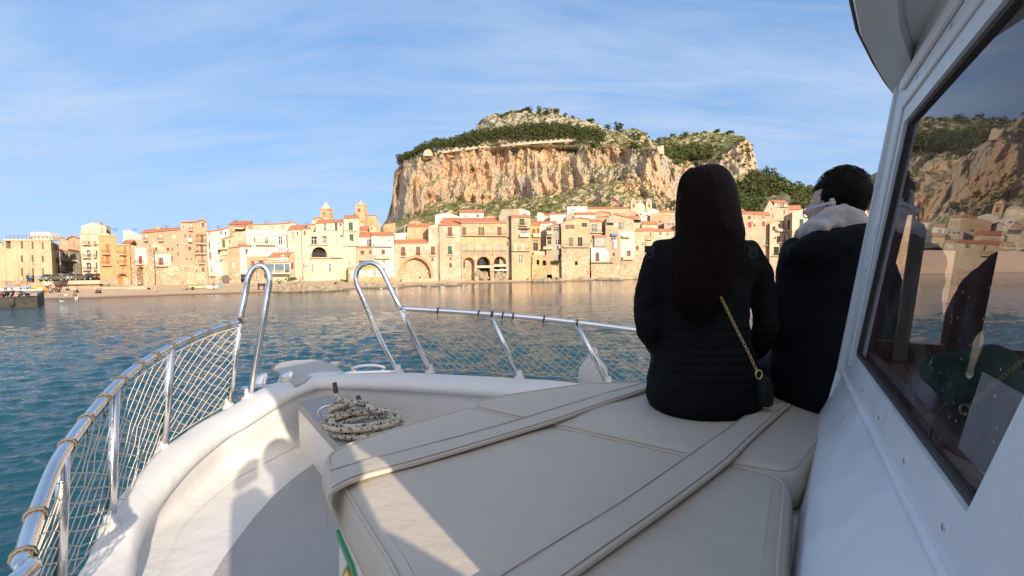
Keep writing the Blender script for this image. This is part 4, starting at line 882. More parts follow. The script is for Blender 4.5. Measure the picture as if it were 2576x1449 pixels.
B(4, 'tall narrow yellow house with a dark green door high up and cream balconies', [(1250, 312), (1530, 318)], -.2, 'yellow',
  '1262 343 1296 405 w; 1368 343 1440 440 g; 1268 462 1303 555 w; 1385 500 1475 558 w; 1290 697 1341 805 c; 1403 705 1451 805 c; 1358 868 1417 978 w; 1458 940 1466 952 d; 1476 940 1484 952 d', '1358 395 1470 442 i; 1362 558 1502 602 p; 1262 752 1512 806 i', dY=-.8, roof=('t', 1180, 1505, 292, 290, 3), extra=ex)
B(4, 'sandy rooftop storey with a white door at the top of the yellow house', [(1115, 208), (1368, 204)], 10, 'sand', '1222 228 1265 286 w', dY=4, deep=6, group=GB)
B(4, 'white gabled attic beside the sandy rooftop storey', [(1368, 200), (1395, 196), (1520, 240)], 10, 'white', '1422 262 1475 298 d', dY=5, deep=6, group=GB)
B(4, 'long low white house on the slope with a short red roof and two windows', [(500, 250), (850, 248)], 12, 'white', '568 282 603 322 d; 748 282 780 322 b', dY=16, roof=('t', 475, 845, 212, 208, 5), group=GB)
B(4, 'white sloping wall house at the foot of the slope left of the low white house', [(145, 290), (332, 250), (500, 315)], 10, 'white', '', dY=10, deep=6, group=GB)
B(4, 'low cream gable half hidden behind the long red roof', [(860, 320), (965, 292), (1070, 320)], 12, 'cream', '', dY=14, roof=('g',), group=GB)
B(4, 'small brownish orange house with brown windows and a stone arcade foot', [(1517, 425), (1672, 432)], .2, 'orange', '1553 495 1597 592 b; 1622 480 1652 595 b; 1567 690 1638 806 d; 1568 650 1600 675 w; 1606 650 1640 675 w', '1550 555 1665 605 s; 1560 770 1720 865 s', dY=1.5, roof=('t', 1517, 1650, 390, 388, 3), trim='b')
B(4, 'white house with twin air conditioners above the narrow alley', [(1672, 402), (1900, 408)], 6, 'white', '1698 438 1735 465 d; 1690 500 1715 555 w', dY=6, roof=('t', 1600, 1905, 378, 374, 3), group=GB, extra=lambda F, r, o: (ac(F, r, 1765, 405, 34), ac(F, r, 1800, 405, 34)))
B(4, 'rough stone arcade with two small dark arches by the boulders', [(1545, 875), (1762, 870)], -.4, 'ostone', '1617 935 1658 1010 kA 1.2; 1700 945 1772 1022 kA 1.2; 1548 900 1560 1010 k', dY=-1.2, deep=5, name='stone_arcade', cat='arcade')
B(4, 'small house with glazed wooden balconies over the narrow alley', [(1755, 470), (1838, 445)], 2, 'sand', '1760 475 1828 520 d; 1785 520 1832 565 w; 1765 605 1832 645 k; 1778 655 1830 715 d; 1700 680 1725 740 r', '1752 520 1832 565 s; 1700 745 1832 780 s', dY=0, roof=('g',), trim='b')
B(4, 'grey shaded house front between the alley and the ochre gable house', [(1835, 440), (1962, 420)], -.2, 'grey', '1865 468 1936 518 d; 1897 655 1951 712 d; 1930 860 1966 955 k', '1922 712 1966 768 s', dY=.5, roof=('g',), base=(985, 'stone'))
# ---- C5
def ex(F, r, o):
    for x0, x1 in ((407, 443), (502, 532)): part(F, r, 'open_shutter', PM['r'], x0, 430, x1, 493, .003, .08)
B(5, 'ochre gabled house on a high rubble sea wall with open red shutters', [(345, 408), (425, 372), (590, 332), (755, 352)], -.4, 'yellow', '445 430 500 490 w; 643 405 718 460 d; 455 617 510 742 w; 583 612 652 740 d; 540 962 582 1015 k .8; 245 1190 300 1225 kA .8', '362 700 738 752 i', dY=-1, roof=('g',), base=(756, 'stone'), extra=ex, trim='b')
def ex(F, r, o): part(F, r, 'glazed_porch', glassy('porch glass', (.32, .30, .26)), 808, 615, 965, 750, .003, .9); part(F, r, 'porch_roof', TILE, 795, 583, 968, 612, .003, 1.2)
B(5, 'small pale house with white upper doors above a glazed porch', [(757, 385), (930, 380)], 3, 'cream', '783 425 866 530 w; 772 650 785 685 d', '770 480 932 545 i', dY=-.6, roof=('t', 757, 905, 352, 350, 3), extra=ex)
B(5, 'white plastered front with one arched brown door above the sea wall', [(776, 762), (985, 760), (1042, 860), (1042, 970)], -.4, 'white', '840 830 893 960 bA', '768 905 1092 968 i 1.2', dY=-1.6, base=(972, 'stone'), deep=4)
def ex(F, r, o):
    m_ = MB(); fbox(F, m_, 1052, 562, 1150, 592, .05, .8); m_.build('awning', simple('blue awning', (.10, .22, .42), .8), r)
    m_ = MB(); fbox(F, m_, 1075, 650, 1145, 672, .3, .36); fbox(F, m_, 1095, 672, 1140, 778, .3, .36); m_.build('laundry', simple('light blue cloth', (.38, .50, .66), .9), r)
    pipe(F, r, 1205, 520, 1230, SLAB); part(F, r, 'terrace_wall', WM['pink'], 1005, 440, 1110, 500, -.5, -.3)
B(5, 'tall flaking house with a blue awning and light blue washing under it', [(985, 380), (1000, 470), (1105, 500), (1200, 505)], -.4, 'peel', '1068 590 1130 655 d; 1088 835 1122 887 b', '', dY=-1.4, base=(1180, 'gstone'), extra=ex)
B(5, 'big bare gabled house with a wide pair of white shutters on its top floor', [(1105, 278), (1392, 352)], 5, 'pink', '1110 398 1175 460 c; 1178 398 1215 500 d; 1218 398 1256 502 w; 1298 420 1321 447 d; 1355 405 1368 418 d', dY=4, roof=('g',), group=GB)
B(5, 'white terraced front with a lean-to awning and a brown double door', [(1200, 518), (1402, 518)], -.2, 'white', '1210 622 1300 680 c; 1295 808 1350 915 b; 1255 812 1280 860 c', '1215 870 1370 930 s 1.0', dY=-.8, roof=('c',), base=(935, 'stone'), extra=lambda F, r, o: part(F, r, 'lean_to_awning', simple('tan awning', (.62, .42, .24), .9), 1212, 590, 1335, 618, .003, 1.1))
B(5, 'cream house with a red eave directly left of the woman in black', [(1402, 520), (1690, 515)], .2, 'beige', '1630 540 1645 592 b; 1507 685 1576 730 w; 1427 740 1463 800 b; 1435 572 1455 590 d', '1560 590 1640 645 i', dY=.5, roof=('t', 1430, 1685, 480, 475, 3), base=(812, 'stone'))
B(5, 'pale house half hidden by the woman with a single dark window', [(1690, 520), (1985, 520)], .2, 'cream', '1760 537 1798 582 d; 1870 545 1900 590 d', dY=.8, roof=('t', 1690, 1930, 490, 487, 3), base=(812, 'stone'))
for a in [('flat white block high on the left of the second row', [(428, 168), (718, 164)], 'white', '500 212 536 238 d', 20, None),
          ('white house with a dark red roof below the flat white block', [(545, 280), (833, 278)], 'white', '610 305 640 350 c; 765 300 775 345 c', 10, ('t', 530, 825, 252, 250, 4)),
          ('grey gable side of the white house with the dark red roof', [(415, 320), (480, 245), (545, 290)], 'grey', '505 310 525 345 k', 10, None),
          ('plain white house left of the grey gable', [(180, 288), (412, 284)], 'white', '295 320 312 350 c', 12, None),
          ('white gable peeping over the tiled roof left of the plain white house', [(-5, 272), (20, 250), (105, 290)], 'white', '', 16, None),
          ('long low tiled house left of the flat white block', [(100, 290), (410, 288)], 'cream', '', 18, ('t', 90, 395, 268, 262, 4)),
          ('sandy gabled house below the long church roof', [(830, 262), (925, 240), (1050, 262), (1050, 300)], 'sand', '845 280 862 300 d', 12, ('g',)),
          ('low stone house right of the sandy gable with a shaded side', [(1050, 268), (1110, 238), (1280, 262)], 'sand', '', 16, None),
          ('steep brown plastered gable in front of the small church', [(1225, 290), (1330, 208), (1470, 268)], 'sand', '', 18, None),
          ('small white gable below the steep brown plastered one', [(1465, 262), (1560, 247), (1660, 285)], 'white', '1480 270 1510 290 k', 16, None),
          ('bright white house right below the church belfry', [(1590, 235), (1680, 195), (1760, 230)], 'white', '', 22, None),
          ('low house with a dark red roof right of the steep gable', [(1260, 325), (1480, 332)], 'cream', '', 9, ('t', 1250, 1480, 303, 300, 3)),
          ('dark house with an open loggia and a glass door between two red roofs', [(1390, 345), (1505, 340)], 'cream', '1395 352 1500 405 k 1.2', 7, None),
          ('white gable above the open loggia', [(1500, 330), (1575, 290), (1640, 325)], 'white', '', 12, ('g',)),
          ('cream house with a broad red roof near the woman', [(1510, 415), (1745, 425)], 'cream', '1555 455 1610 470 d', 6, ('t', 1510, 1720, 372, 380, 4)),
          ('stone coloured house with a wide gable near the head of the woman', [(1632, 285), (1740, 250), (1990, 295)], 'sand', '1762 372 1785 402 b', 10, None),
          ('long red tiled roof on the skyline right of the church', [(1745, 245), (1985, 242)], 'cream', '1940 240 1960 262 d', 24, ('t', 1750, 1960, 226, 222, 3)),
          ('dark slate roofed house with three round vents by the cheek of the woman', [(1835, 420), (1870, 372), (2010, 375)], 'grey', '1870 410 1895 430 kA; 1910 410 1935 430 kA; 1950 410 1975 430 kA', 4, None),
          ('brown house end with rubble masonry above the glazed porch', [(850, 330), (985, 310), (1060, 330)], 'sand', '', 7, ('g',)),
          ('grey walled house with a tall chimney wall left of the big bare gable', [(1000, 350), (1060, 300), (1105, 278)], 'grey', '1005 400 1100 440 k', 4, None)]:
    B(5, a[0], a[1], 8, a[2], a[3], dY=a[4], deep=6, roof=a[5], group=GB)
# church behind the roofs
def ex(F, r, o):
    part(F, r, 'yellow_band', simple('church ochre trim', (.85, .55, .25), .9), 720, 205, 1340, 216, .003, .15)
B(5, 'long low convent wing with an ochre band and a red roof', [(715, 192), (1025, 190), (1345, 190)], 14, 'cream', '', dY=30, deep=8, roof=('t', 720, 1340, 172, 176, 4), extra=ex, name='convent', cat='convent', group=GB)
def ex(F, r, o):
    och = simple('church ochre trim', (.85, .55, .25), .9)
    for x in (1340, 1565):
        t_ = part(F, r, 'bell_tower', WM['cream'], x + 3, 97, x + 75, 240, -.4, .5); a, z = F.sz(x + 40, 42); a0, z0 = F.sz(x - 2, 96); a1, _ = F.sz(x + 82, 96); q = F.P(a, z, 0)
        MB().add([F.P(a0, z0, .8), F.P(a1, z0, .8), F.P(a1, z0, -3), F.P(a0, z0, -3), q], [(0, 1, 4), (1, 2, 4), (2, 3, 4), (3, 0, 4), (0, 3, 2, 1)]).build('tower_cap', simple('pink tile cap', (.66, .36, .26), .9), t_)
        m_ = MB(); pts = [F.P(a_, z_, .52) for a_, z_ in arch_pts(*(F.sz(x + 28, 182)[0], F.sz(x + 28, 182)[1], F.sz(x + 55, 125)[0], F.sz(x + 55, 125)[1]))]; m_.poly_prism(pts, [v + F.n * .05 for v in pts]); m_.build('belfry_opening', PM['r'], t_)
        part(F, r, 'corner_pilaster', och, x, 97, x + 8, 235, .5, .56); part(F, r, 'corner_pilaster', och, x + 68, 97, x + 76, 235, .5, .56); part(F, r, 'tower_cornice', och, x - 2, 185, x + 80, 192, .5, .6)
    a, z = F.sz(1492, 178); MB().tube([F.P(a, z, .02), F.P(a, z, .12)], 1.15, 16, smooth=False).build('round_window', PM['c'], r)
B(5, 'small baroque church with twin capped belfries and a scrolled white gable', [(1350, 190), (1420, 185), (1432, 150), (1450, 118), (1490, 104), (1530, 118), (1550, 150), (1562, 185), (1640, 192)], 14, 'pale', '', dY=30, deep=6, extra=ex, name='church', cat='church', group=GB)
B(5, 'small ochre bell cote by the green tree right of the church', [(1872, 222), (1872, 196), (1892, 180), (1912, 196), (1912, 222)], 14, 'orange', '', dY=30, deep=3, name='bell_cote', cat='bell cote', group=GB)
# ---- right of the woman (C6)
B(6, 'rosy house with a dark red roof between the two seated people', [(272, 700), (612, 728)], 1.2, 'pink', '365 735 398 772 b; 525 738 550 765 d; 524 798 556 852 r; 368 805 405 865 r; 430 830 450 850 b; 545 990 582 1060 c; 585 815 596 835 b', '540 1030 595 1062 i', Ya=188, Yb=192, roof=('t', 280, 600, 682, 690, 5), extra=lambda F, r, o: (ac(F, r, 415, 785, 28), pipe(F, r, 438, 690, 860)))
B(6, 'narrow pale house front with a small cream bay and dark door by the beach', [(612, 818), (665, 800), (672, 790), (785, 798), (790, 1180)], .2, 'cream', '640 852 672 898 d; 705 822 728 865 d; 758 812 780 895 k; 662 968 678 995 d; 688 960 728 1030 d; 655 1080 712 1172 k; 700 1195 722 1255 y',
  '672 880 782 905 s 1.2; 625 1135 748 1180 i; 690 1000 728 1030 i', Ya=190, Yb=192, roof=('g',), base=(1180, 'gstone'), trim='b')
B(6, 'shaded stone side of the cream house with black iron balconies', [(765, 742), (868, 690)], .5, 'gstone', '808 782 832 885 k; 755 955 780 1030 k; 815 925 840 1020 wA; 756 1060 776 1100 r', '785 852 835 895 i; 745 990 845 1030 i', Ya=192, Yb=188, trim='b')
B(6, 'tall cream house with a grey green window left of the man', [(862, 695), (1085, 628), (1200, 628)], .5, 'pale', '942 770 984 868 g; 945 920 960 1000 w', '920 845 1000 878 i', Ya=187, Yb=190, base=(890, 'stone'), trim='w')
B(6, 'cream gabled house on the skyline behind the narrow pale one', [(540, 690), (612, 560), (665, 640), (720, 640)], 6, 'cream', '635 705 650 760 y; 622 640 632 680 c', Ya=205, Yb=205, group=GB)
B(6, 'pale rooftop pavilion with an orange roof on the skyline near the man', [(662, 585), (810, 592)], 10, 'white', '695 595 708 632 d; 722 598 770 632 w', Ya=212, Yb=212, roof=('t', 618, 775, 558, 560, 3), group=GB)
B(6, 'cream terrace house in front of the rooftop pavilion', [(655, 632), (815, 640), (820, 720)], 8, 'cream', '762 672 778 720 d', '660 600 812 632 i', Ya=208, Yb=208, group=GB)
B(6, 'house with an orange roof right behind the terrace house', [(785, 655), (960, 660)], 6, 'pink', '', Ya=214, Yb=214, roof=('t', 790, 950, 618, 615, 4), group=GB)
B(6, 'small house with a red roof left of the rosy house roof', [(255, 672), (325, 676)], 6, 'cream', '', Ya=220, Yb=220, roof=('t', 258, 320, 655, 657, 3), group=GB)
B(6, 'small house seen between the man and the wheelhouse', [(1690, 690), (1785, 685)], 2, 'pink', '1730 700 1750 735 b', Ya=230, Yb=230, roof=('t', 1700, 1780, 674, 672, 3), group=GB)
# the waterfront and back rows behind the two people
for (lb, x0, x1, y, wl) in [('ochre house just behind the head of the woman', 1985, 2150, 470, 'yellow'), ('rosy house behind the hair of the woman', 2150, 2330, 420, 'pink'), ('cream house behind the right shoulder of the woman', 2330, 2480, 480, 'cream'), ('tall peeling house behind the arm of the woman', 2480, 2600, 430, 'peel')]:
    B(5, lb, [(x0, y), (x1, y)], .2, wl, f'{x0+40} {y+80} {x0+75} {y+150} b; {x0+100} {y+80} {x0+130} {y+150} b; {x0+40} {y+260} {x0+75} {y+330} d', dY=.5, roof=('t', x0, x1, y - 35, y - 35, 3), base=(860, 'stone'))
    B(5, 'white back row house above the ' + lb.replace('tall ', ''), [(x0 + 20, y - 110), (x1 - 30, y - 115)], 8, 'white', f'{x0+50} {y-80} {x0+75} {y-40} d', dY=10, roof=('t', x0 + 20, x1 - 30, y - 140, y - 140, 3), deep=6, group=GB)
for (lb, x0, x1, y, wl, yy) in [('sandy house hidden behind the hood of the man', 1200, 1360, 640, 'sand', 192), ('ochre house hidden behind the head of the man', 1360, 1520, 700, 'yellow', 196), ('pale house hidden behind the right side of the man', 1520, 1690, 660, 'pale', 200), ('rosy house behind the pillar of the wheelhouse', 1785, 1960, 700, 'pink', 206), ('long cream house seen past the wheelhouse', 1960, 2300, 690, 'cream', 212)]:
    B(6, lb, [(x0, y), (x1, y)], .2, wl, f'{x0+30} {y+60} {x0+60} {y+120} b; {x0+90} {y+60} {x0+120} {y+120} g; {x0+30} {y+200} {x0+60} {y+260} d', Ya=yy, Yb=yy + 3, roof=('t', x0, x1, y - 30, y - 30, 3), base=(960, 'stone'))
# ---- cathedral towers
def polytower(c, x0, x1, yt, yb, Y, spire, label, mat, cap, win, name='bell_tower'):
    pl = toD(c, x0, yt); pr = toD(c, x1, yt); pb = toD(c, (x0 + x1) / 2, yb); A = onY(pl[0], pl[1], Y); Bq = onY(pr[0], pr[1], Y); zb = onY(pb[0], pb[1], Y).z
    cx = (A.x + Bq.x) / 2; w_ = (Bq.x - A.x) / 2; cy = Y + w_; zt = A.z; sp = toD(c, *spire); zs = onY(sp[0], sp[1], Y).z
    r = empty(name, (cx, cy, 6), label, 'bell tower', 'towers of the cathedral')
    def sq(h, k, n=4, rot=.785): return [Vector((cx + math.cos(rot + 2 * math.pi * i / n) * w_ * k * (1.414 if n == 4 else 1.08), cy + math.sin(rot + 2 * math.pi * i / n) * w_ * k * (1.414 if n == 4 else 1.08), h)) for i in range(n)]
    MB().loft([sq(6, 1.05), sq(zb, 1.05), sq(zt, 1)], smooth=False).build('wall', WM[mat], r)
    MB().loft([sq(zt, 1.08), sq(zt + .25, 1.08)], smooth=False).build('parapet', WM[mat], r)
    m_ = MB()
    for i in range(4):
        for j in range(5):
            a = sq(zt + .25, 1.0)[i].lerp(sq(zt + .25, 1.0)[(i + 1) % 4], (j + .5) / 5); m_.box((a.x - .15, a.y - .15, zt + .25), (a.x + .15, a.y + .15, zt + .55))
    m_.build('merlon_row', WM[mat], r)
    if cap == 'spire': MB().loft([sq(zt + .25, .80), sq(zs, .04)], smooth=False).build('spire', simple('spire stone', (.78, .62, .36), .9), r)
    else:
        zm = zt + (zs - zt) * .35; MB().loft([sq(zt + .25, .95), sq(zm, .62, 4), sq(zm + .1, .5), sq(zs, .03)], smooth=False).build('spire', WM[mat], r)
        MB().ell((cx, cy, zs), .3, .3, .35).build('finial', WM[mat], r)
    for (wx0, wy0, wx1, wy1) in win:
        a = toD(c, wx0, wy0); b = toD(c, wx1, wy1); p = onY(a[0], a[1], cy - w_ * 1.02); q = onY(b[0], b[1], cy - w_ * 1.02)
        m_ = MB(); pts = [Vector((x, cy - w_ * 1.02, z)) for x, z in arch_pts(p.x, q.z, q.x, p.z)]; m_.poly_prism(pts, [v + Vector((0, -.12, 0)) for v in pts]); m_.build('belfry_opening', PM['k'], r)
polytower(3, 472, 604, 208, 320, 205, (540, 100), 'square cathedral tower with a smooth pale pointed spire', 'tower', 'spire', [(517, 248, 532, 278), (515, 298, 530, 312)])
polytower(3, 987, 1112, 150, 285, 205, (1048, 75), 'square cathedral tower with a stepped brown stone cap and twin opening', 'tower', 'cap', [(1022, 198, 1035, 240), (1042, 198, 1055, 240)])
def ex(F, r, o): pass
B(3, 'rounded brown stone nave of the cathedral beside the stepped tower', [(950, 290), (985, 262), (1110, 262), (1150, 300), (1262, 350), (1275, 395), (1340, 400), (1345, 470)], 8, 'tower', '1185 375 1200 400 d; 1190 430 1205 450 d', Ya=212, Yb=212, deep=14, name='cathedral', cat='cathedral', group=GB)
B(3, 'pale transept gable of the cathedral under a dull roof', [(1145, 302), (1285, 295), (1300, 340), (1316, 392)], 10, 'cream', '', Ya=220, Yb=220, deep=10, roof=('g',), name='transept', cat='cathedral', group=GB)
B(3, 'low stone foot of the left cathedral tower', [(430, 345), (470, 322), (600, 318), (650, 342)], 8, 'tower', '', Ya=207, Yb=207, deep=8, name='church_wing', cat='cathedral', group=GB)
# ================================================================== quay, promenade, beach life
def on_z(c, x, y, z):
    px, py = toD(c, x, y); return onh(px, py, z - EYE)
def on_beach(c, x, y):
    px, py = toD(c, x, y); r = ray(px, py); prev = None
    for i in range(1, 1200):
        t = 40 + i * .15; q = E0 + r * (t / r.y)
        if q.z <= max(ground(q.x, q.y), 0) + .0: return Vector((q.x, q.y, max(ground(q.x, q.y), 0)))
    return q
PZ = 2.55
# promenade block with its low wall
A = onY(*toD(1, 345, 1000), 97); Bp = onY(*toD(1, 1440, 990), 98.5); A.z = Bp.z = PZ
m_ = MB(); pts = [Vector((-150, 96, PZ)), A, Bp, Vector((Bp.x * 1.16, Bp.y * 1.16, PZ)), Vector((-190, 130, PZ))]
m_.poly_prism(pts, [v - Vector((0, 0, 2.9)) for v in pts]); tag(m_.build('promenade', WM['stone']), kind='structure')
m_ = MB(); 
a, b = onY(*toD(1, 640, 1000), 96.7), onY(*toD(1, 1450, 990), 98.2)
for (z0, z1, o_) in ((PZ - .55, PZ + .02, .0), (PZ - .75, PZ - .56, -.35)):
    m_.hexa([Vector((a.x, a.y - o_ * -1, z0)), Vector((b.x, b.y + o_, z0)), Vector((b.x, b.y + 1.4, z0)), Vector((a.x, a.y + 1.4, z0)), Vector((a.x, a.y - o_ * -1, z1)), Vector((b.x, b.y + o_, z1)), Vector((b.x, b.y + 1.4, z1)), Vector((a.x, a.y + 1.4, z1))])
tag(m_.build('terrace_slab', SLAB, loc=a), 'projecting pale concrete edge of the parking terrace above the beach', 'terrace edge')
m_ = MB(); a, b = onY(*toD(1, 345, 1020), 97.2), onY(*toD(1, 640, 1010), 97.4)
n_ = 9
for i in range(n_ + 1):
    q = a.lerp(b, i / n_); m_.bar(Vector((q.x, q.y, PZ)), Vector((q.x, q.y, PZ + 1.0)), .07, .07)
for h_ in (.5, 1.0): m_.bar(Vector((a.x, a.y, PZ + h_)), Vector((b.x, b.y, PZ + h_)), .05, .05)
tag(m_.build('railing', simple('green railing', (.14, .18, .12), .6), loc=(a.x, a.y, PZ)), 'green iron railing along the promenade in front of the beige building', 'railing')
# low ledge at the top of the sand
a = on_beach(1, 640, 1118); b = on_beach(1, 2200, 1108); m_ = MB()
for i in range(12):
    p = a.lerp(b, i / 12); q = a.lerp(b, (i + 1) / 12); hh = .5 + .15 * noise.noise(p); m_.hexa([p - Vector((0, 0, .3)), q - Vector((0, 0, .3)), q + Vector((0, 1.6, -.3)), p + Vector((0, 1.6, -.3)), p + Vector((0, 0, hh)), q + Vector((0, 0, .5 + .15 * noise.noise(q))), q + Vector((0, 1.6, .5)), p + Vector((0, 1.6, .5))])
tag(m_.build('stone_ledge', WM['stone'], loc=a), 'long low stone ledge where the sand meets the left houses', 'ledge')
# dark stone quay at the left edge
pl = [onh(*toD(1, -500, 1420), -EYE), onh(*toD(1, 548, 1370), -EYE)]
qd = Vector((pl[1].x, pl[1].y, 0)); dr = Vector((-1, -.06, 0)).normalized(); q0 = qd + dr * 60; bk = Vector((-.68, .75, 0)).normalized() * 13; QZ = 1.75
m_ = MB(); p4_ = [q0, qd, qd + bk, q0 + bk]; m_.hexa([v + Vector((0, 0, -2)) for v in p4_] + [v + Vector((0, 0, QZ - .3)) for v in p4_])
quay = m_.build('stone_quay', simple('dark wet stone', (.05, .045, .04), .8, var=.5, scale=.6, bmp=1, bscale=.8, bdist=.3), loc=qd); tag(quay, 'dark stone quay running in from the left edge with people seated on it', 'quay')
m_ = MB(); p5_ = [q0 + Vector((0, -.25, 0)), qd + Vector((.25, -.25, 0)), qd + bk, q0 + bk]; m_.hexa([v + Vector((0, 0, QZ - .298)) for v in p5_] + [v + Vector((0, 0, QZ)) for v in p5_]); m_.build('coping', simple('quay coping', (.30, .25, .19), .9, var=.3, scale=1), quay)
for f in (.06, .14, .30, .38, .5):
    c = q0.lerp(qd, 1 - f * .8); m_ = MB(); m_.tube([c + Vector((0, -.18, .2)), c + Vector((0, -.18, QZ - .5))], .28, 10); m_.build('rubber_fender', CORD, quay)
# ---- cars
def car(col, label, q, rz, first=[None]):
    key = 'car paint ' + label[:24]; m, t, b = newmat(key); b.inputs['Base Color'].default_value = c4(col); b.inputs['Roughness'].default_value = .28; b.inputs['Coat Weight'].default_value = .6
    r = empty('parked_car', q, label, 'car', 'cars parked on the terrace')
    T = Matrix.Translation(q) @ Matrix.Rotation(rz, 4, 'Z')
    prof = [(-2.0, .35), (-2.05, .75), (-1.75, .95), (-1.2, 1.0), (-.75, 1.42), (.85, 1.45), (1.55, 1.05), (1.95, .95), (2.0, .4)]
    def ext(pr, w0, w1, zk=.98): 
        L0 = [T @ Vector((-w0 if z < zk else -w1, x, z)) for x, z in pr]; L1 = [T @ Vector((w0 if z < zk else w1, x, z)) for x, z in pr]; return L0, L1
    A_, B_ = ext(prof, .86, .70, 1.2); m_ = MB(); m_.loft([A_, B_], smooth=False); m_.build('body', m, r, bev=.05)
    for nm, pr in (('windscreen', [(-1.22, 1.01), (-.80, 1.38), (-.78, 1.36), (-1.16, 1.0)]), ('rear_window', [(1.50, 1.09), (.92, 1.42), (.88, 1.40), (1.44, 1.06)])):
        L0 = [T @ Vector((-.72 if z < 1.2 else -.60, x + (-.03 if x < 0 else .03), z + .03)) for x, z in pr]; L1 = [T @ Vector((.72 if z < 1.2 else .60, x + (-.03 if x < 0 else .03), z + .03)) for x, z in pr]; m_ = MB(); m_.loft([L0, L1], smooth=False); m_.build(nm, PM['d'], r)
    for s_ in (-1, 1):
        m_ = MB(); pr = [(-1.05, 1.03), (-.72, 1.34), (.80, 1.36), (1.3, 1.08)]; L0 = [T @ Vector((s_ * (.835 if z < 1.2 else .745), x, z)) for x, z in pr]; L1 = [T @ Vector((s_ * (.87 if z < 1.2 else .765), x, z)) for x, z in pr]; m_.loft([L0, L1], smooth=False); m_.build('side_window', PM['d'], r)
        m_ = MB(); m_.ell(T @ Vector((s_ * .62, -2.03, .72)), .16, .05, .09); m_.build('headlight', FRW, r)
        for y in (-1.25, 1.25):
            m_ = MB(); m_.tube([T @ Vector((s_ * .70, y, .32)), T @ Vector((s_ * .89, y, .32))], .32, 16, smooth=False); w_ = m_.build('wheel', CORD, r); m_ = MB(); m_.tube([T @ Vector((s_ * .885, y, .32)), T @ Vector((s_ * .90, y, .32))], .18, 12, smooth=False); m_.build('rim', ACM, w_)
for x, y, rz, col, lab in [(740, 998, .15, (.14, .16, .15), 'dark green parked car, leftmost on the terrace'), (815, 994, .1, (.70, .69, .66), 'white hatchback parked just right of the dark green car'), (880, 992, .3, (.22, .27, .33), 'blue grey car parked between a white and a silver one'),
                           (945, 985, .5, (.50, .52, .53), 'silver car parked at the mouth of the side street'), (1000, 985, .2, (.65, .66, .66), 'pale car parked right of the silver one at the street mouth'), (1095, 985, .15, (.16, .17, .14), 'big dark car parked in front of the left edge of the white house'),
                           (1312, 978, 1.35, (.04, .04, .045), 'black low car parked side on before the white house'), (1395, 976, 1.3, (.28, .08, .05), 'dull red car parked at the right end of the terrace')]:
    q = on_z(1, x, y, PZ); car(col, lab, q, rz)
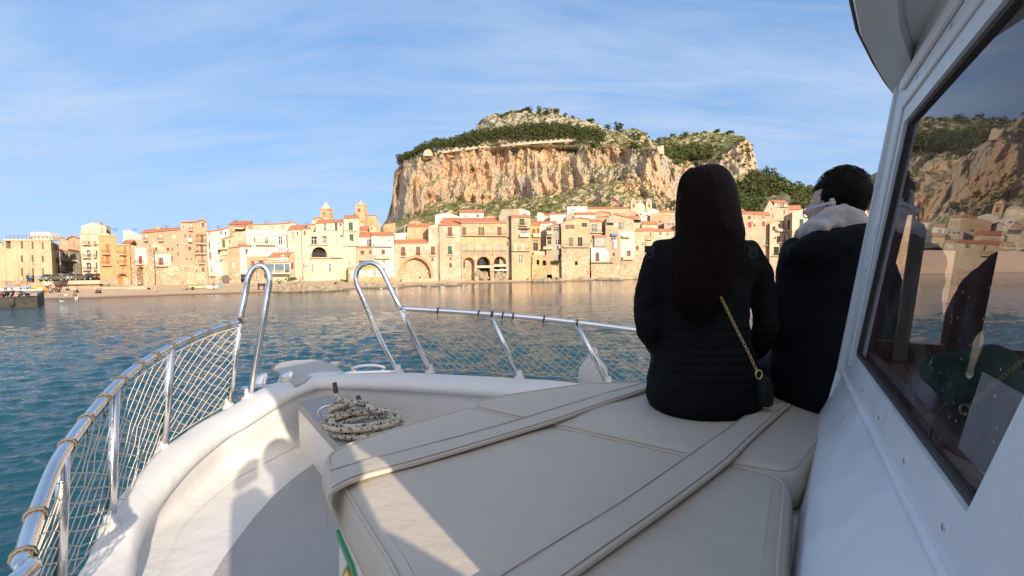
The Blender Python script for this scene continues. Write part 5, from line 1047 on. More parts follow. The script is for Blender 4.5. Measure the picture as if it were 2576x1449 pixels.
# ---- small figures of the beach
CL = {k: simple('clothes ' + k, c, .9) for k, c in {'black': (.02, .02, .025), 'navy': (.04, .05, .10), 'white': (.65, .63, .6), 'red': (.40, .05, .04), 'blue': (.08, .22, .45), 'tan': (.45, .30, .2), 'pink': (.55, .28, .26), 'grey': (.22, .22, .22), 'turq': (.05, .42, .60)}.items()}
def figure(q, label, pose='stand', top='black', low='navy', rz=0, h=1.72, group='people on the beach'):
    T = Matrix.Translation(q) @ Matrix.Rotation(rz, 4, 'Z') @ Matrix.Scale(h / 1.72, 4); P = lambda *v: T @ Vector(v)
    b = MB(); t = MB(); l = MB(); ha = MB()
    if pose == 'sit':
        hz = .12; sh = .62; hips = (0, 0, hz); neck = (0, -.04, sh + .06); head = (0, -.06, sh + .22); kn = [(-.14, -.42, .42), (.14, -.42, .42)]; ft = [(-.13, -.62, .04), (.13, -.62, .04)]; hd = [(-.18, -.40, .38), (.18, -.40, .38)]; el = [(-.26, -.12, .36), (.26, -.12, .36)]; lean = .0
    elif pose == 'lie':
        hz = .12; sh = .13; hips = (0, 0, .12); neck = (.5, 0, .14); head = (.68, 0, .16); kn = [(-.42, -.1, .12), (-.42, .1, .3)]; ft = [(-.85, -.12, .06), (-.75, .1, .06)]; hd = [(.1, -.3, .06), (.1, .3, .06)]; el = [(.3, -.32, .08), (.3, .32, .08)]
    elif pose == 'bend':
        hz = .85; hips = (0, 0, .85); neck = (0, -.38, 1.12); head = (0, -.52, 1.10); kn = [(-.1, -.06, .47), (.1, -.06, .47)]; ft = [(-.1, 0, .04), (.1, .02, .04)]; hd = [(-.12, -.45, .55), (.12, -.45, .55)]; el = [(-.2, -.36, .85), (.2, -.36, .85)]; sh = 1.1
    else:
        hz = .88; sh = 1.36; hips = (0, 0, .88); neck = (0, 0, 1.46); head = (0, -.02, 1.60); st_ = .18 if pose == 'walk' else .02; kn = [(-.1, -st_, .47), (.1, st_ * .6, .47)]; ft = [(-.1, -st_ * 1.2, .04), (.1, st_ * 1.6, .05)]; hd = [(-.27, st_, .84), (.27, -st_, .84)]; el = [(-.26, .03, 1.1), (.26, 0, 1.1)]
    H_, N_ = Vector(hips), Vector(neck); sd = Vector((0, .18, 0)) if pose == 'lie' else Vector((.18, 0, 0))
    b.ell(P(*head), .085, .095, .115, nu=10, nv=8); b.tube([P(*neck), P(*head)], .05, 8); b.tube([P(*hips), P(*neck)], [.10, .09], 8)
    t.loft([[P(*(c + Vector((math.cos(a) * w_ if pose != 'lie' else 0, math.sin(a) * d_ if pose != 'lie' else math.cos(a) * w_, 0 if pose != 'lie' else math.sin(a) * d_)))) for a in [2 * math.pi * i / 12 for i in range(12)]] for c, w_, d_ in ((H_, .17, .12), (H_.lerp(N_, .4), .155, .11), (H_.lerp(N_, .82), .20, .11), (N_, .07, .06))])
    S_ = H_.lerp(N_, .86)
    for i, sg in enumerate((-1, 1)):
        s0 = S_ + sd * sg; e_ = Vector(el[i]); h2 = Vector(hd[i]); t.tube([P(*s0), P(*e_), P(*(e_.lerp(h2, .7)))], [.055, .048, .04], 8); b.tube([P(*s0), P(*e_), P(*h2)], [.045, .038, .028], 8); b.ell(P(*h2), .035, .04, .05, nu=8, nv=6)
        for k in range(5): b.tube([P(*h2), P(*(h2 + Vector((-.03 + .015 * k, -.01, -.085 + .006 * abs(k - 2)))))], .008, 4)
        l.tube([P(*(H_ + sd * sg * .55)), P(*kn[i]), P(*(Vector(kn[i]).lerp(Vector(ft[i]), .9)))], [.095, .068, .05], 8); b.tube([P(*kn[i]), P(*ft[i])], [.05, .035], 8); b.ell(P(*(Vector(ft[i]) + Vector((0, -.06, 0)))), .04, .12, .04, nu=8, nv=6)
    ha.ell(P(*(Vector(head) + Vector((0, .015, .03)))), .095, .10, .10, nu=10, nv=8)
    o = organic_small(b, 'person', MC['skin'] if 'skin' in MC else simple('skin', (.50, .30, .22), .55, var=.06), None, q)
    tag(o, label, 'person', group); t.build('top', CL[top], o); l.build('trousers', CL[low], o); ha.build('hair', CL['black'], o); return o
def organic_small(mb, name, mat, parent, loc):
    o = mb.build(name, mat, parent, loc); r = o.modifiers.new('remesh', 'REMESH'); r.mode = 'VOXEL'; r.voxel_size = .025; r.use_smooth_shade = True; return o
FIG = [  # crop, x, y of the feet, pose, top, legs, turn, label
 (1, 412, 1020, 'stand', 'navy', 'black', .2, 'P', 'person in dark clothes standing left in the trio by the railing'), (1, 450, 1022, 'stand', 'grey', 'navy', 0, 'P', 'tall person in grey standing in the middle of the trio by the railing'), (1, 483, 1020, 'stand', 'black', 'black', -.4, 'P', 'person in black standing right in the trio by the railing'),
 (1, 1165, 978, 'stand', 'navy', 'navy', 0, 'P', 'person in navy walking between the cars by the white house corner'), (1, 1210, 980, 'walk', 'white', 'blue', .6, 'P', 'person in a white shirt among the cars before the white house'), (1, 1240, 976, 'walk', 'red', 'black', .3, 'P', 'person in a red top beside the black low car'),
 (1, 690, 1130, 'walk', 'white', 'black', .8, 'B', 'person in a white shirt and dark hat at the left of the beach group'), (1, 735, 1165, 'sit', 'grey', 'grey', 0, 'B', 'person in grey sitting on the sand below the standing group'), (1, 765, 1130, 'stand', 'tan', 'tan', .2, 'B', 'sunburnt person standing in the middle of the beach group'),
 (1, 785, 1165, 'walk', 'pink', 'black', -.4, 'B', 'person in a pinkish top stepping forward in the beach group'), (1, 858, 1120, 'bend', 'black', 'black', .6, 'B', 'person in black bending over at the right of the beach group'), (1, 856, 1158, 'sit', 'black', 'black', .3, 'B', 'person in black sitting alone just below the bending one'),
 (1, 985, 1132, 'sit', 'grey', 'black', .5, 'B', 'person in grey sitting by the ledge below the white house'), (1, 1126, 1168, 'sit', 'black', 'navy', -.3, 'B', 'person in black sitting on open sand below the parked cars'), (1, 935, 1208, 'lie', 'white', 'grey', .3, 'B', 'person in white lying on the lower sand'),
 (1, 1110, 1290, 'bend', 'black', 'white', .2, 'B', 'person in a black top and white trousers wading at the very edge of the water'), (1, 1414, 1172, 'sit', 'black', 'black', .4, 'B', 'left person of a dark pair sitting on the sand'), (1, 1460, 1172, 'sit', 'navy', 'black', -.4, 'B', 'right person of a dark pair sitting on the sand'),
 (1, 1130, 1100, 'lie', 'black', 'grey', 0, 'B', 'person lying on the ledge left of the orange house'), (1, 1490, 1088, 'lie', 'grey', 'black', 0, 'B', 'person lying on the ledge before the orange house'), (1, 1570, 1088, 'sit', 'black', 'tan', .5, 'B', 'person sitting on the ledge right of the lying one'),
 (1, 1900, 1092, 'sit', 'tan', 'tan', .4, 'B', 'person sitting by the foot of the stone gate'), (1, 2025, 1060, 'sit', 'white', 'navy', .2, 'B', 'person in white sitting on the steps inside the pointed arch'), (1, 2160, 1118, 'sit', 'pink', 'black', .3, 'B', 'person in pink sitting right of the stone gate'),
 (1, 2245, 1165, 'stand', 'pink', 'tan', .8, 'B', 'bare legged person standing on the sand below the drainpipe'), (2, 520, 1375, 'lie', 'black', 'grey', 0, 'B', 'dark clad person lying left of the beached canoe'), (2, 622, 1378, 'sit', 'black', 'black', .4, 'B', 'person in black sitting left of the beached canoe'),
 (2, 925, 1372, 'stand', 'red', 'black', -.4, 'B', 'person in dark red standing beside the small white boat'), (2, 1030, 1355, 'bend', 'turq', 'turq', .3, 'B', 'person in bright turquoise bending by the rocks'), (2, 1498, 1395, 'stand', 'grey', 'tan', .2, 'B', 'bare legged person left in the row of people seen inside the pulpit hoop'),
 (2, 1538, 1385, 'stand', 'pink', 'tan', 0, 'B', 'second person in the row inside the pulpit hoop, bending slightly'), (2, 1575, 1380, 'stand', 'black', 'black', .3, 'B', 'person in black in the middle of the row inside the pulpit hoop'), (2, 1614, 1385, 'stand', 'navy', 'tan', -.2, 'B', 'bare legged person in navy near the right of the row inside the hoop'), (2, 1654, 1385, 'stand', 'black', 'navy', .5, 'B', 'person in navy and black at the right end of the row inside the hoop'),
 (3, 1925, 1208, 'sit', 'grey', 'navy', 0, 'W', 'person sitting on the wall inside the big pointed arch'), (3, 1735, 1290, 'sit', 'black', 'black', -.6, 'W', 'person in black crouching on the landing left of the arch steps'), (4, 1488, 1255, 'bend', 'grey', 'navy', .5, 'W', 'person with a backpack climbing over the rocks below the yellow house'),
 (1, 30, 1075, 'sit', 'black', 'black', .1, 'B', 'left person of a pair sitting below the beige building'), (1, 52, 1075, 'sit', 'navy', 'black', -.1, 'B', 'right person of a pair sitting below the beige building'),
 (1, 75, 1212, 'sit', 'red', 'black', .2, 'Q', 'person in a red cap sitting on the quay near the left edge'), (1, 105, 1214, 'sit', 'black', 'black', -.1, 'Q', 'person in black sitting beside the red capped one on the quay'), (1, 180, 1210, 'sit', 'black', 'grey', .3, 'Q', 'person with long hair sitting alone on the quay'), (1, 305, 1208, 'sit', 'navy', 'pink', 0, 'Q', 'person in navy sitting on the right part of the quay'), (1, 408, 1204, 'sit', 'grey', 'black', .2, 'Q', 'person in grey sitting at the right end of the quay')]
for c, x, y, pose, tp_, lw, rz, where, lab in FIG:
    if where == 'P': q = on_z(c, x, y, PZ)
    elif where == 'Q': q = onh(*toD(c, x, y + 8), QZ - EYE)
    elif where == 'W': q = onY(*toD(c, x, y), D(toD(c, x, y)[0]) - 1.6)
    else: q = on_beach(c, x, y)
    figure(q, lab, pose, tp_, lw, rz, group={'P': 'people on the terrace', 'B': 'people on the beach', 'Q': 'people on the quay', 'W': 'people along the walls'}[where])
# ---- boats and kayaks on the sand
def hullmesh(L_, W_, H_, q, rz, mat, name, label, cat, grp=None, cover=None):
    T = Matrix.Translation(q) @ Matrix.Rotation(rz, 4, 'Z'); r = empty(name, q, label, cat, grp); m_ = MB(); rg = []
    for i in range(11):
        f = i / 10 * 2 - 1; w_ = W_ * (1 - abs(f) ** 2.6) + .02; kz = H_ * .25 * abs(f) ** 2; rg.append([T @ Vector((f * L_ / 2, math.sin(a) * w_ / 2, kz + H_ * (1 - math.cos(a)) * .5 if abs(a) <= math.pi / 2 else kz)) for a in [(-math.pi / 2) + math.pi * k / 8 for k in range(9)]] )
        rg[-1] = [T @ Vector((f * L_ / 2, -math.cos(math.pi * k / 8) * w_ / 2, kz + H_ - H_ * math.sin(math.pi * k / 8) + .02)) for k in range(9)]
    m_.loft(rg, cap=False, closed=False); o = m_.build('hull', mat, r, fixn=False); s_ = o.modifiers.new('t', 'SOLIDIFY'); s_.thickness = .05
    m_ = MB()
    for f in (-.35, .25): m_.box((f * L_ - .1, -W_ * .42, H_ * .7), (f * L_ + .1, W_ * .42, H_ * .76))
    m_.v = [T @ v for v in m_.v]; m_.build('seat_board', FRW if cover is None else cover, r)
    return r
KO = simple('orange kayak plastic', (.75, .28, .03), .5); KW = simple('white boat hull', (.68, .66, .60), .5); KB = simple('blue boat hull', (.12, .30, .45), .5)
for x, y, L_, W_, H_, rz, mt, lab in [(400, 1112, 4.2, .9, .4, .1, KO, 'orange kayak lying on the sand behind the quay, left one'), (500, 1118, 4.0, .9, .4, -.1, simple('amber kayak plastic', (.80, .42, .05), .5), 'amber yellow kayak lying on the sand behind the quay, right one'), (545, 1150, 3.2, 1.2, .5, .3, KO, 'short orange and white boat at the right end of the kayaks'),
                                (425, 1165, 4.6, 1.5, .6, .1, KW, 'white dinghy on the sand below the kayaks'), (265, 1130, 3.8, 1.4, .6, .4, KB, 'light blue dinghy lying behind the seated people'), (130, 1150, 4.0, 1.5, .6, 0, KW, 'white dinghy behind the red capped person'), (20, 1160, 3.6, 1.4, .5, .2, simple('pale green hull', (.35, .5, .42), .5), 'pale green dinghy at the left picture edge')]:
    q = on_beach(1, x, y); hullmesh(L_, W_, H_, q, rz, mt, 'small_boat', lab, 'boat', 'small boats behind the quay')
hullmesh(3.4, 1.3, .5, on_beach(2, 680, 1362), .15, simple('yellowish canoe', (.62, .50, .25), .6), 'small_boat', 'yellowish canoe drawn up under the rubble wall', 'boat', 'small boats on the middle beach')
hullmesh(2.4, 1.3, .7, on_beach(2, 895, 1370), .3, KW, 'small_boat', 'small white boat on a trolley beside the standing person', 'boat', 'small boats on the middle beach')
q = onY(*toD(4, 1085, 1105), D(toD(4, 1085, 1105)[0]) - 1.4); hullmesh(4.6, 1.2, .5, q, .02, KW, 'small_boat', 'white boat hung inside the right round arch', 'boat')
# ---- gulls on the water
GUL = simple('gull white', (.75, .73, .70), .6)
GL = ['white seagull floating second from the left before the ochre stone house', 'white seagull floating before the dark landing by the big arch', 'white seagull floating under the left foot of the big pointed arch', 'white seagull floating under the middle of the big arch, farther one', 'white seagull floating under the middle of the big arch, nearer one', 'white seagull floating under the right foot of the big pointed arch', 'white seagull floating before the flaking pale house', 'white seagull floating left of the left round arch', 'white seagull floating farthest from the boat before the round arches', 'white seagull floating below the left round arch', 'white seagull floating below the middle round arch', 'white seagull standing at the water edge of the left beach by the wading person', 'leftmost gull of the row of four before the rubble sea wall', 'second gull of the row of four before the rubble sea wall', 'third gull of the row of four before the rubble sea wall', 'rightmost gull of the row of four before the rubble sea wall']
def gull(c, x, y, first=[None]):
    q = onh(*toD(c, x, y), -EYE)
    if first[0] is None:
        r = empty('seagull', q, 'white seagull floating leftmost, before the ochre stone house', 'seagull', 'seagulls floating off the shore'); m_ = MB(); m_.loft([[q + Vector((xx, math.cos(a) * w_, zz + math.sin(a) * w_ * .8)) for a in [2 * math.pi * i / 10 for i in range(10)]] for xx, w_, zz in ((-.32, .01, .16), (-.2, .07, .12), (0, .12, .09), (.16, .10, .11), (.24, .05, .20), (.28, .06, .28), (.34, .045, .29), (.38, .01, .28))]); m_.build('body', GUL, r)
        m_ = MB(); m_.tube([q + Vector((.37, 0, .28)), q + Vector((.43, 0, .265))], [.018, .004], 6); m_.build('beak', KO, r)
        for s_ in (-1, 1): m_ = MB(); m_.ell(q + Vector((-.06, s_ * .10, .13)), .22, .03, .07); m_.build('wing', ACM, r)
        first[0] = r; return r
    g_ = dup(first[0], q, rn.uniform(-.6, .6) + rn.choice((0, 3.1))); g_['label'] = GL.pop(0); return g_
for c, x, y in [(3, 1358, 1362), (3, 1583, 1358), (3, 1808, 1362), (3, 1920, 1352), (3, 2040, 1338), (3, 2060, 1345), (3, 2228, 1338), (4, 268, 1342), (4, 480, 1343), (4, 557, 1322), (4, 622, 1345), (4, 725, 1338), (1, 897, 1298), (5, 820, 1272), (5, 850, 1270), (5, 880, 1270), (5, 920, 1266)]: gull(c, x, y)
# ---- rocks along the shore
def outcrop(c, x0, x1, ytop, ybot, label, seed, dep=6., mat='gstone', veg=False):
    pa = onh(*toD(c, x0, ybot), -EYE + .0); pb = onh(*toD(c, x1, ybot), -EYE + .0)
    px = toD(c, (x0 + x1) / 2, ytop); ht = onY(px[0], px[1], (pa.y + pb.y) / 2 + dep * .3).z
    e = (pb - pa); L_ = e.length; e = e.normalized(); n_ = Vector((-e.y, e.x, 0)); m_ = MB(); nu, nv = 54, 22; vs = []
    for i in range(nu + 1):
        for j in range(nv + 1):
            u = i / nu; v = j / nv; q = pa + e * (u * L_) + n_ * ((v - .12) * dep); s_ = Vector((q.x * .28, q.y * .28, seed)); env = (math.sin(math.pi * min(1, max(0, u))) ** .35) * (min(1, v * 3.2) ** .5) * (1 - .35 * v)
            r_ = 1 - abs(noise.noise(s_ * 1.1)) * 1.3 + .45 * noise.fractal(s_ * 2.6, .9, 2.2, 4); q.z = -.35 + env * (ht + .5) * max(.2, r_); q += n_ * noise.noise(s_ * 3.1) * .5 + e * noise.noise(s_ * 2.7 + Vector((9, 0, 0))) * .5; vs.append(q)
    m_.add(vs, [(i * (nv + 1) + j, (i + 1) * (nv + 1) + j, (i + 1) * (nv + 1) + j + 1, i * (nv + 1) + j + 1) for i in range(nu) for j in range(nv)])
    o = m_.build('rock_outcrop', ROCKS, loc=pa, fixn=False); tag(o, label, 'rocks', 'rocks along the shore')
    if veg:
        b_ = MB(); 
        for k_, fx in enumerate(veg):
            b_ = MB(); q = onY(*toD(c, fx[0], fx[1]), pa.y + dep * .55); clumps(b_, q, fx[2], fx[2] * .5, 60, fx[2] * .25, rn)
            tag(b_.build('weed_tuft', BUSH, loc=q, fixn=False), (['right', 'left', 'small'] if len(veg) == 2 else ['left', 'middle', 'right'] if len(veg) == 3 else ['single'])[k_] + ' green weed tuft on ' + label, 'plant', 'weeds on the shore rocks')
def shore_rock():
    m, t, b = newmat('shore rock'); p = pos(t); sp = t.nodes.new('ShaderNodeSeparateXYZ'); L(t, p, sp.inputs[0])
    a = mixc(t, tnoise(t, p, .9, 7, .7), c4((.24, .18, .12)), c4((.50, .40, .28))); a = mixc(t, rng(t, tnoise(t, p, 1.6, 6, .75), .5, .68), a, c4((.13, .10, .07)))
    a = mixc(t, rng(t, sp.outputs[2], .05, .35, .8, 0), a, c4((.07, .055, .035))); L(t, a, b.inputs['Base Color']); b.inputs['Roughness'].default_value = .95; bump(t, b, tnoise(t, p, 2.5, 8, .7), 1, .4); return m
ROCKS = shore_rock()
outcrop(2, 1728, 2120, 1235, 1412, 'the craggy rock outcrop below the restaurant, left part', 1.3, 8, veg=[(2018, 1218, 1.2), (1875, 1255, .9)])
outcrop(3, -150, 290, 1250, 1408, 'the craggy rock outcrop in front of the slender pale house', 4.7, 7)
outcrop(3, 180, 655, 1262, 1400, 'the pointed rock outcrop reaching the small sandy gap', 8.1, 7)
outcrop(3, 655, 890, 1240, 1345, 'the low rocks left of the ochre stone house', 2.9, 5, veg=[(740, 1280, 1.3), (800, 1262, 1.3), (845, 1255, 1.1)])
outcrop(3, 860, 1620, 1270, 1350, 'the rocks and ledges at the foot of the ochre stone house', 6.6, 5)
outcrop(3, 1600, 2210, 1275, 1325, 'the low ledge below the big pointed arch', 3.8, 4)
outcrop(3, 2110, 2560, 1275, 1318, 'the low rocks below the flaking pale house', 7.4, 4)
outcrop(4, 1300, 1560, 1140, 1250, 'the pale boulders below the yellow house', 5.5, 5, veg=[(1520, 1130, 1.3)])
outcrop(4, 1530, 1840, 1160, 1262, 'the boulders below the small stone arcade', 9.2, 5)
outcrop(4, 1820, 2000, 1195, 1258, 'the rocks below the grey shaded house', 1.9, 4)
outcrop(5, 330, 800, 1155, 1240, 'the dark ledge along the high rubble sea wall', 2.2, 4)
outcrop(5, 760, 1250, 1185, 1238, 'the broken ledge below the tall flaking house', 8.8, 4)
outcrop(5, 1150, 1520, 1130, 1222, 'the rocks beside the elbow of the woman', 3.3, 4)
outcrop(2, 1040, 1430, 1262, 1352, 'the yellowish boulders under the peeling stone house', 5.9, 4)
outcrop(2, 100, 900, 1318, 1350, 'the loose stones along the foot of the rubble wall', 4.1, 3)
for (c, x, y, s_, lab) in [(4, 780, 1175, 2.0, 'big tilted boulder inside the middle round arch'), (4, 860, 1190, 1.8, 'second boulder inside the middle round arch'), (4, 1060, 1170, 2.2, 'big rounded boulder inside the right round arch'), (4, 1130, 1180, 1.6, 'smaller boulder at the right side of the right round arch')]:
    q = onY(*toD(c, x, y), D(toD(c, x, y)[0]) - .2); q.z = max(q.z, .3); m_ = MB(); m_.ell(q, s_ * .8, s_ * .6, s_ * .75, nu=18, nv=12, jit=.7); tag(m_.build('boulder', ROCKS, loc=q), lab, 'boulder', 'boulders inside the arches')
b_ = MB()
for i in range(14): q = onY(*toD(4, 1835 + i * 10, 985 - rn.uniform(0, 20)), D(toD(4, 1900, 980)[0]) - .8); clumps(b_, q, .7, .5, 40, .2, rn)
tag(b_.build('weed_tuft', BUSH, loc=q, fixn=False), 'green plants spilling over the wall below the grey shaded house', 'plants', 'weeds on the shore rocks')
# ================================================================== the boat
def H(x, y, h): return Vector((x, y, EYE + h))
def paint_mat(key, col, rough=.42, dirt=.25, lump=.25):
    if key in MC: return MC[key]
    m, t, b = newmat(key); p = pos(t)
    a = mixc(t, tnoise(t, p, 2.2, 6, .6), c4(col, .93), c4(col, 1.04))
    sp = rng(t, tnoise(t, p, 42, 3, .6), .70, .76, 0, dirt); a = mixc(t, sp, a, c4((.35, .30, .24)))
    sm = rng(t, tnoise(t, p, 7, 8, .75, .6), .56, .78, 0, dirt * .8); a = mixc(t, sm, a, c4((.50, .46, .40)))
    L(t, a, b.inputs['Base Color']); b.inputs['Roughness'].default_value = rough; L(t, rng(t, tnoise(t, p, 9, 4), .3, .7, rough - .1, rough + .15), b.inputs['Roughness'])
    h_ = mathn(t, 'ADD', mathn(t, 'MULTIPLY', tnoise(t, p, 6, 3, .5), 2.0), mathn(t, 'MULTIPLY', tnoise(t, p, 34, 5, .65), .35))
    bump(t, b, h_, lump, .02); MC[key] = m; return m
PAINT = paint_mat('white boat paint', (.66, .64, .61)); CABP = paint_mat('white cabin paint', (.76, .76, .77), .35, .12, .12)
GREYD = paint_mat('grey deck paint', (.34, .33, .32), .75, .15, .3)
def steel():
    m, t, b = newmat('stainless steel'); p = pos(t); b.inputs['Base Color'].default_value = (.72, .71, .70, 1); b.inputs['Metallic'].default_value = 1
    L(t, rng(t, tnoise(t, p, 60, 4), .3, .7, .12, .30), b.inputs['Roughness']); return m
STEEL = steel(); NETC = simple('net twine', (.62, .54, .42), .9, var=.2, scale=30); BRASS = simple('brass', (.55, .38, .14), .35, metal=1)
boat = empty('tour_boat', H(0, 1, -1.1), 'white wooden tour boat whose bow deck fills the foreground with wheelhouse at right', 'boat')
# --- plan lines (gunwale: outer edge, inner lip), all heights relative to the eye
po = [onh(*q) for q in [(211, 1426, -.93), (249, 1330, -.90), (297, 1258, -.875), (393, 1143, -.84), (451, 1100, -.82), (508, 1061, -.80), (580, 1023, -.78), (640, 988, -.75), (700, 962, -.73), (755, 943, -.715), (800, 937, -.71), (870, 936, -.71), (1080, 941, -.72), (1300, 953, -.72), (1460, 966, -.72)]]
pi_ = [onh(*q) for q in [(322, 1449, -.945), (345, 1352, -.915), (380, 1270, -.89), (446, 1186, -.855), (499, 1133, -.83), (566, 1080, -.81), (628, 1044, -.785), (690, 1006, -.755), (730, 985, -.735), (778, 965, -.72), (810, 957, -.715), (890, 958, -.715), (1080, 966, -.72), (1290, 980, -.72), (1420, 990, -.72)]]
# aft continuation
po = [H(1.65, -4.4, -1.0), H(.5, -2.6, -1.02), H(-.32, -1.2, -1.0), H(-.90, .1, -.98), H(-1.16, .95, -.95)] + po + [H(1.25, 2.50, -.76), H(2.1, 1.65, -.80), H(2.7, .6, -.85), H(3.4, -.9, -.9), H(4.3, -3.2, -.92)]
pi_ = [H(1.85, -4.25, -1.0), H(.68, -2.45, -1.02), H(-.14, -1.1, -1.0), H(-.71, .16, -.98), H(-.98, .95, -.962)] + pi_ + [H(1.12, 2.26, -.76), H(1.9, 1.48, -.80), H(2.48, .5, -.85), H(3.15, -.95, -.9), H(4.05, -3.1, -.92)]
def smooth(pts, n=5):
    out = []
    for i in range(len(pts) - 1):
        p0 = pts[max(i - 1, 0)]; p1 = pts[i]; p2 = pts[i + 1]; p3 = pts[min(i + 2, len(pts) - 1)]
        for k in range(n):
            t = k / n; out.append(.5 * ((2 * p1) + (p2 - p0) * t + (2 * p0 - 5 * p1 + 4 * p2 - p3) * t * t + (3 * p1 - p0 - 3 * p2 + p3) * t ** 3))
    out.append(pts[-1].copy()); return out
PO = smooth(po, 5); PI = smooth(pi_, 5)
# hull skin below the cap, closed down to the keel
DECK = -1.05
rings = []
cen = Vector((1.3, -.4, 0))
mb = MB(); n = len(PO); vs = []; lev = [(-.035, 1.0), (-.10, 1.03), (-.9, .97), (-2.2, .86), (-3.6, .70), (-5.0, .45)]
for dz, k in lev:
    for p in PO:
        q = p.copy(); q.z += dz; 
        if dz < -.5: q.z = EYE - .8 + dz
        q.x = cen.x + (q.x - cen.x) * k; q.y = cen.y + (q.y - cen.y) * k; vs.append(q)
fs = [(i * n + j, i * n + (j + 1) % n, (i + 1) * n + (j + 1) % n, (i + 1) * n + j) for i in range(len(lev) - 1) for j in range(n)]
fs.append(tuple((len(lev) - 1) * n + j for j in range(n)))
mb.add(vs, fs, 0, True); mb.build('hull', PAINT, boat)
# rounded cap rail
sec = [(0, 0, -.06), (-.015, 0, -.015), (.01, 0, .004), (.16, 0, .012), (.5, 0, .016), (.84, 0, .014), (.95, 0, .006), (1.03, 0, -.014), (1.05, 0, -.034), (1.02, 0, -.054), (.94, 0, -.062), (.80, 0, -.060)]
vs = []; m_ = len(sec)
for i in range(n):
    a, b = PO[i], PI[i]
    for (f, _, dz) in sec: q = a.lerp(b, f); q.z += dz + .003 * noise.noise(q * 3); vs.append(q)
fs = [(i * m_ + j, i * m_ + j + 1, (i + 1) * m_ + j + 1, (i + 1) * m_ + j) for i in range(n - 1) for j in range(m_ - 1)]
MB().add(vs, fs, 0, True).build('gunwale_cap', PAINT, boat)
# inner bulwark, falling to the side deck with a soft fillet
inn = []; K = [(0.0, 0.0), (.02, -.05), (.01, -.14), (0.0, -.22), (.012, -.27), (.05, -.295), (.13, -.305)]
vs = []; kk = len(K)
for i in range(n):
    b = PI[i]; a = PO[i]; d_ = (b - a); d_.z = 0; d_ = d_.normalized()
    zt = b.z - .05; zb = EYE + DECK
    for (o_, dz) in K:
        f = -dz / .305; q = b + d_ * (o_ - .05); q.z = zt + (zb - zt) * min(1, f); q += d_ * .004 * noise.noise(q * 4); vs.append(q)
fs = [(i * kk + j, i * kk + j + 1, (i + 1) * kk + j + 1, (i + 1) * kk + j) for i in range(n - 1) for j in range(kk - 1)]
MB().add(vs, fs, 0, True).build('bulwark', PAINT, boat)
# deck sheet
mb = MB(); rim_ = [(PI[i] + (PI[i] - PO[i]) * 0) for i in range(n)]
poly = [Vector((p.x, p.y, EYE + DECK - .002)) for p in PO[2:-2]]
mb.add(poly, [tuple(t_) for t_ in tessellate_polygon([[Vector((p.x, p.y, 0)) for p in poly]])]); mb.build('deck', PAINT, boat)
g_ = [onh(*q, DECK + .004) for q in [(835, 1130), (800, 1158), (735, 1205), (690, 1245), (640, 1300), (600, 1352), (562, 1405), (535, 1449), (520, 1500)]] + [H(-.75, .3, DECK + .004), H(-.1, -1.5, DECK + .004), H(.5, -1.5, DECK + .004), H(.2, .3, DECK + .004), H(-.05, 1.0, DECK + .004)]
mb = MB(); mb.add(g_, [tuple(t_) for t_ in tessellate_polygon([[Vector((p.x, p.y, 0)) for p in g_]])]); mb.build('deck_mat', GREYD, boat)
# bow board
bb = [(687, 928), (694, 918), (708, 911), (738, 906), (790, 904), (815, 907), (852, 925), (872, 938), (800, 941), (768, 958), (742, 966), (722, 950)]
top = [onh(x, y, -.700) for x, y in bb]; bot = [v - Vector((0, 0, .035)) for v in top]
MB().poly_prism(top, bot).build('bow_board', paint_mat('bow board paint', (.42, .40, .37), .6, .3, .3), boat, bev=.006)
for x, y in ((725, 957), (846, 917)):
    c = onh(x, y, -.715); MB().tube([c - Vector((.03, .02, 0)), c + Vector((.03, -.02, 0))], .028, 14).build('rubber_roller', simple('yellowed roller', (.62, .58, .42), .5), boat)
# fairleads
c = onh(675, 970, -.74); mb = MB()
for dx_ in (-.05, .09):
    q = c + Vector((dx_, dx_ * .35, 0)); mb.loft([[q + Vector((math.cos(a) * .045 * k + .02 * s_, math.sin(a) * .012 * k + .012 * s_, hh)) for a in [2 * math.pi * i / 12 for i in range(12)]] for hh, k, s_ in ((0, 1.3, 0), (.02, 1.05, 0), (.06, .95, .6), (.085, .5, 1.2))])
mb.hexa([c + Vector(v) for v in ((-.13, -.08, -.005), (.14, .02, -.005), (.13, .06, -.005), (-.14, -.04, -.005), (-.13, -.08, .006), (.14, .02, .006), (.13, .06, .006), (-.14, -.04, .006))])
mb.build('fairlead', STEEL, boat)
c = onh(928, 939, -.70); mb = MB(); pts = [c + Vector((.10 * math.cos(t_) * (1 if abs(math.cos(t_)) < .8 else 1.05), .01 * math.cos(t_), .028 + .026 * math.sin(t_))) for t_ in [2 * math.pi * i / 22 for i in range(23)]]
mb.tube(pts, .011, 8, cap=False); mb.tube([c + Vector((-.22, -.02, -.004)), c + Vector((-.12, -.01, .006)), c + Vector((.12, .01, .006)), c + Vector((.22, .02, -.004))], [.008, .016, .016, .008], 8); mb.build('mooring_chock', STEEL, boat)
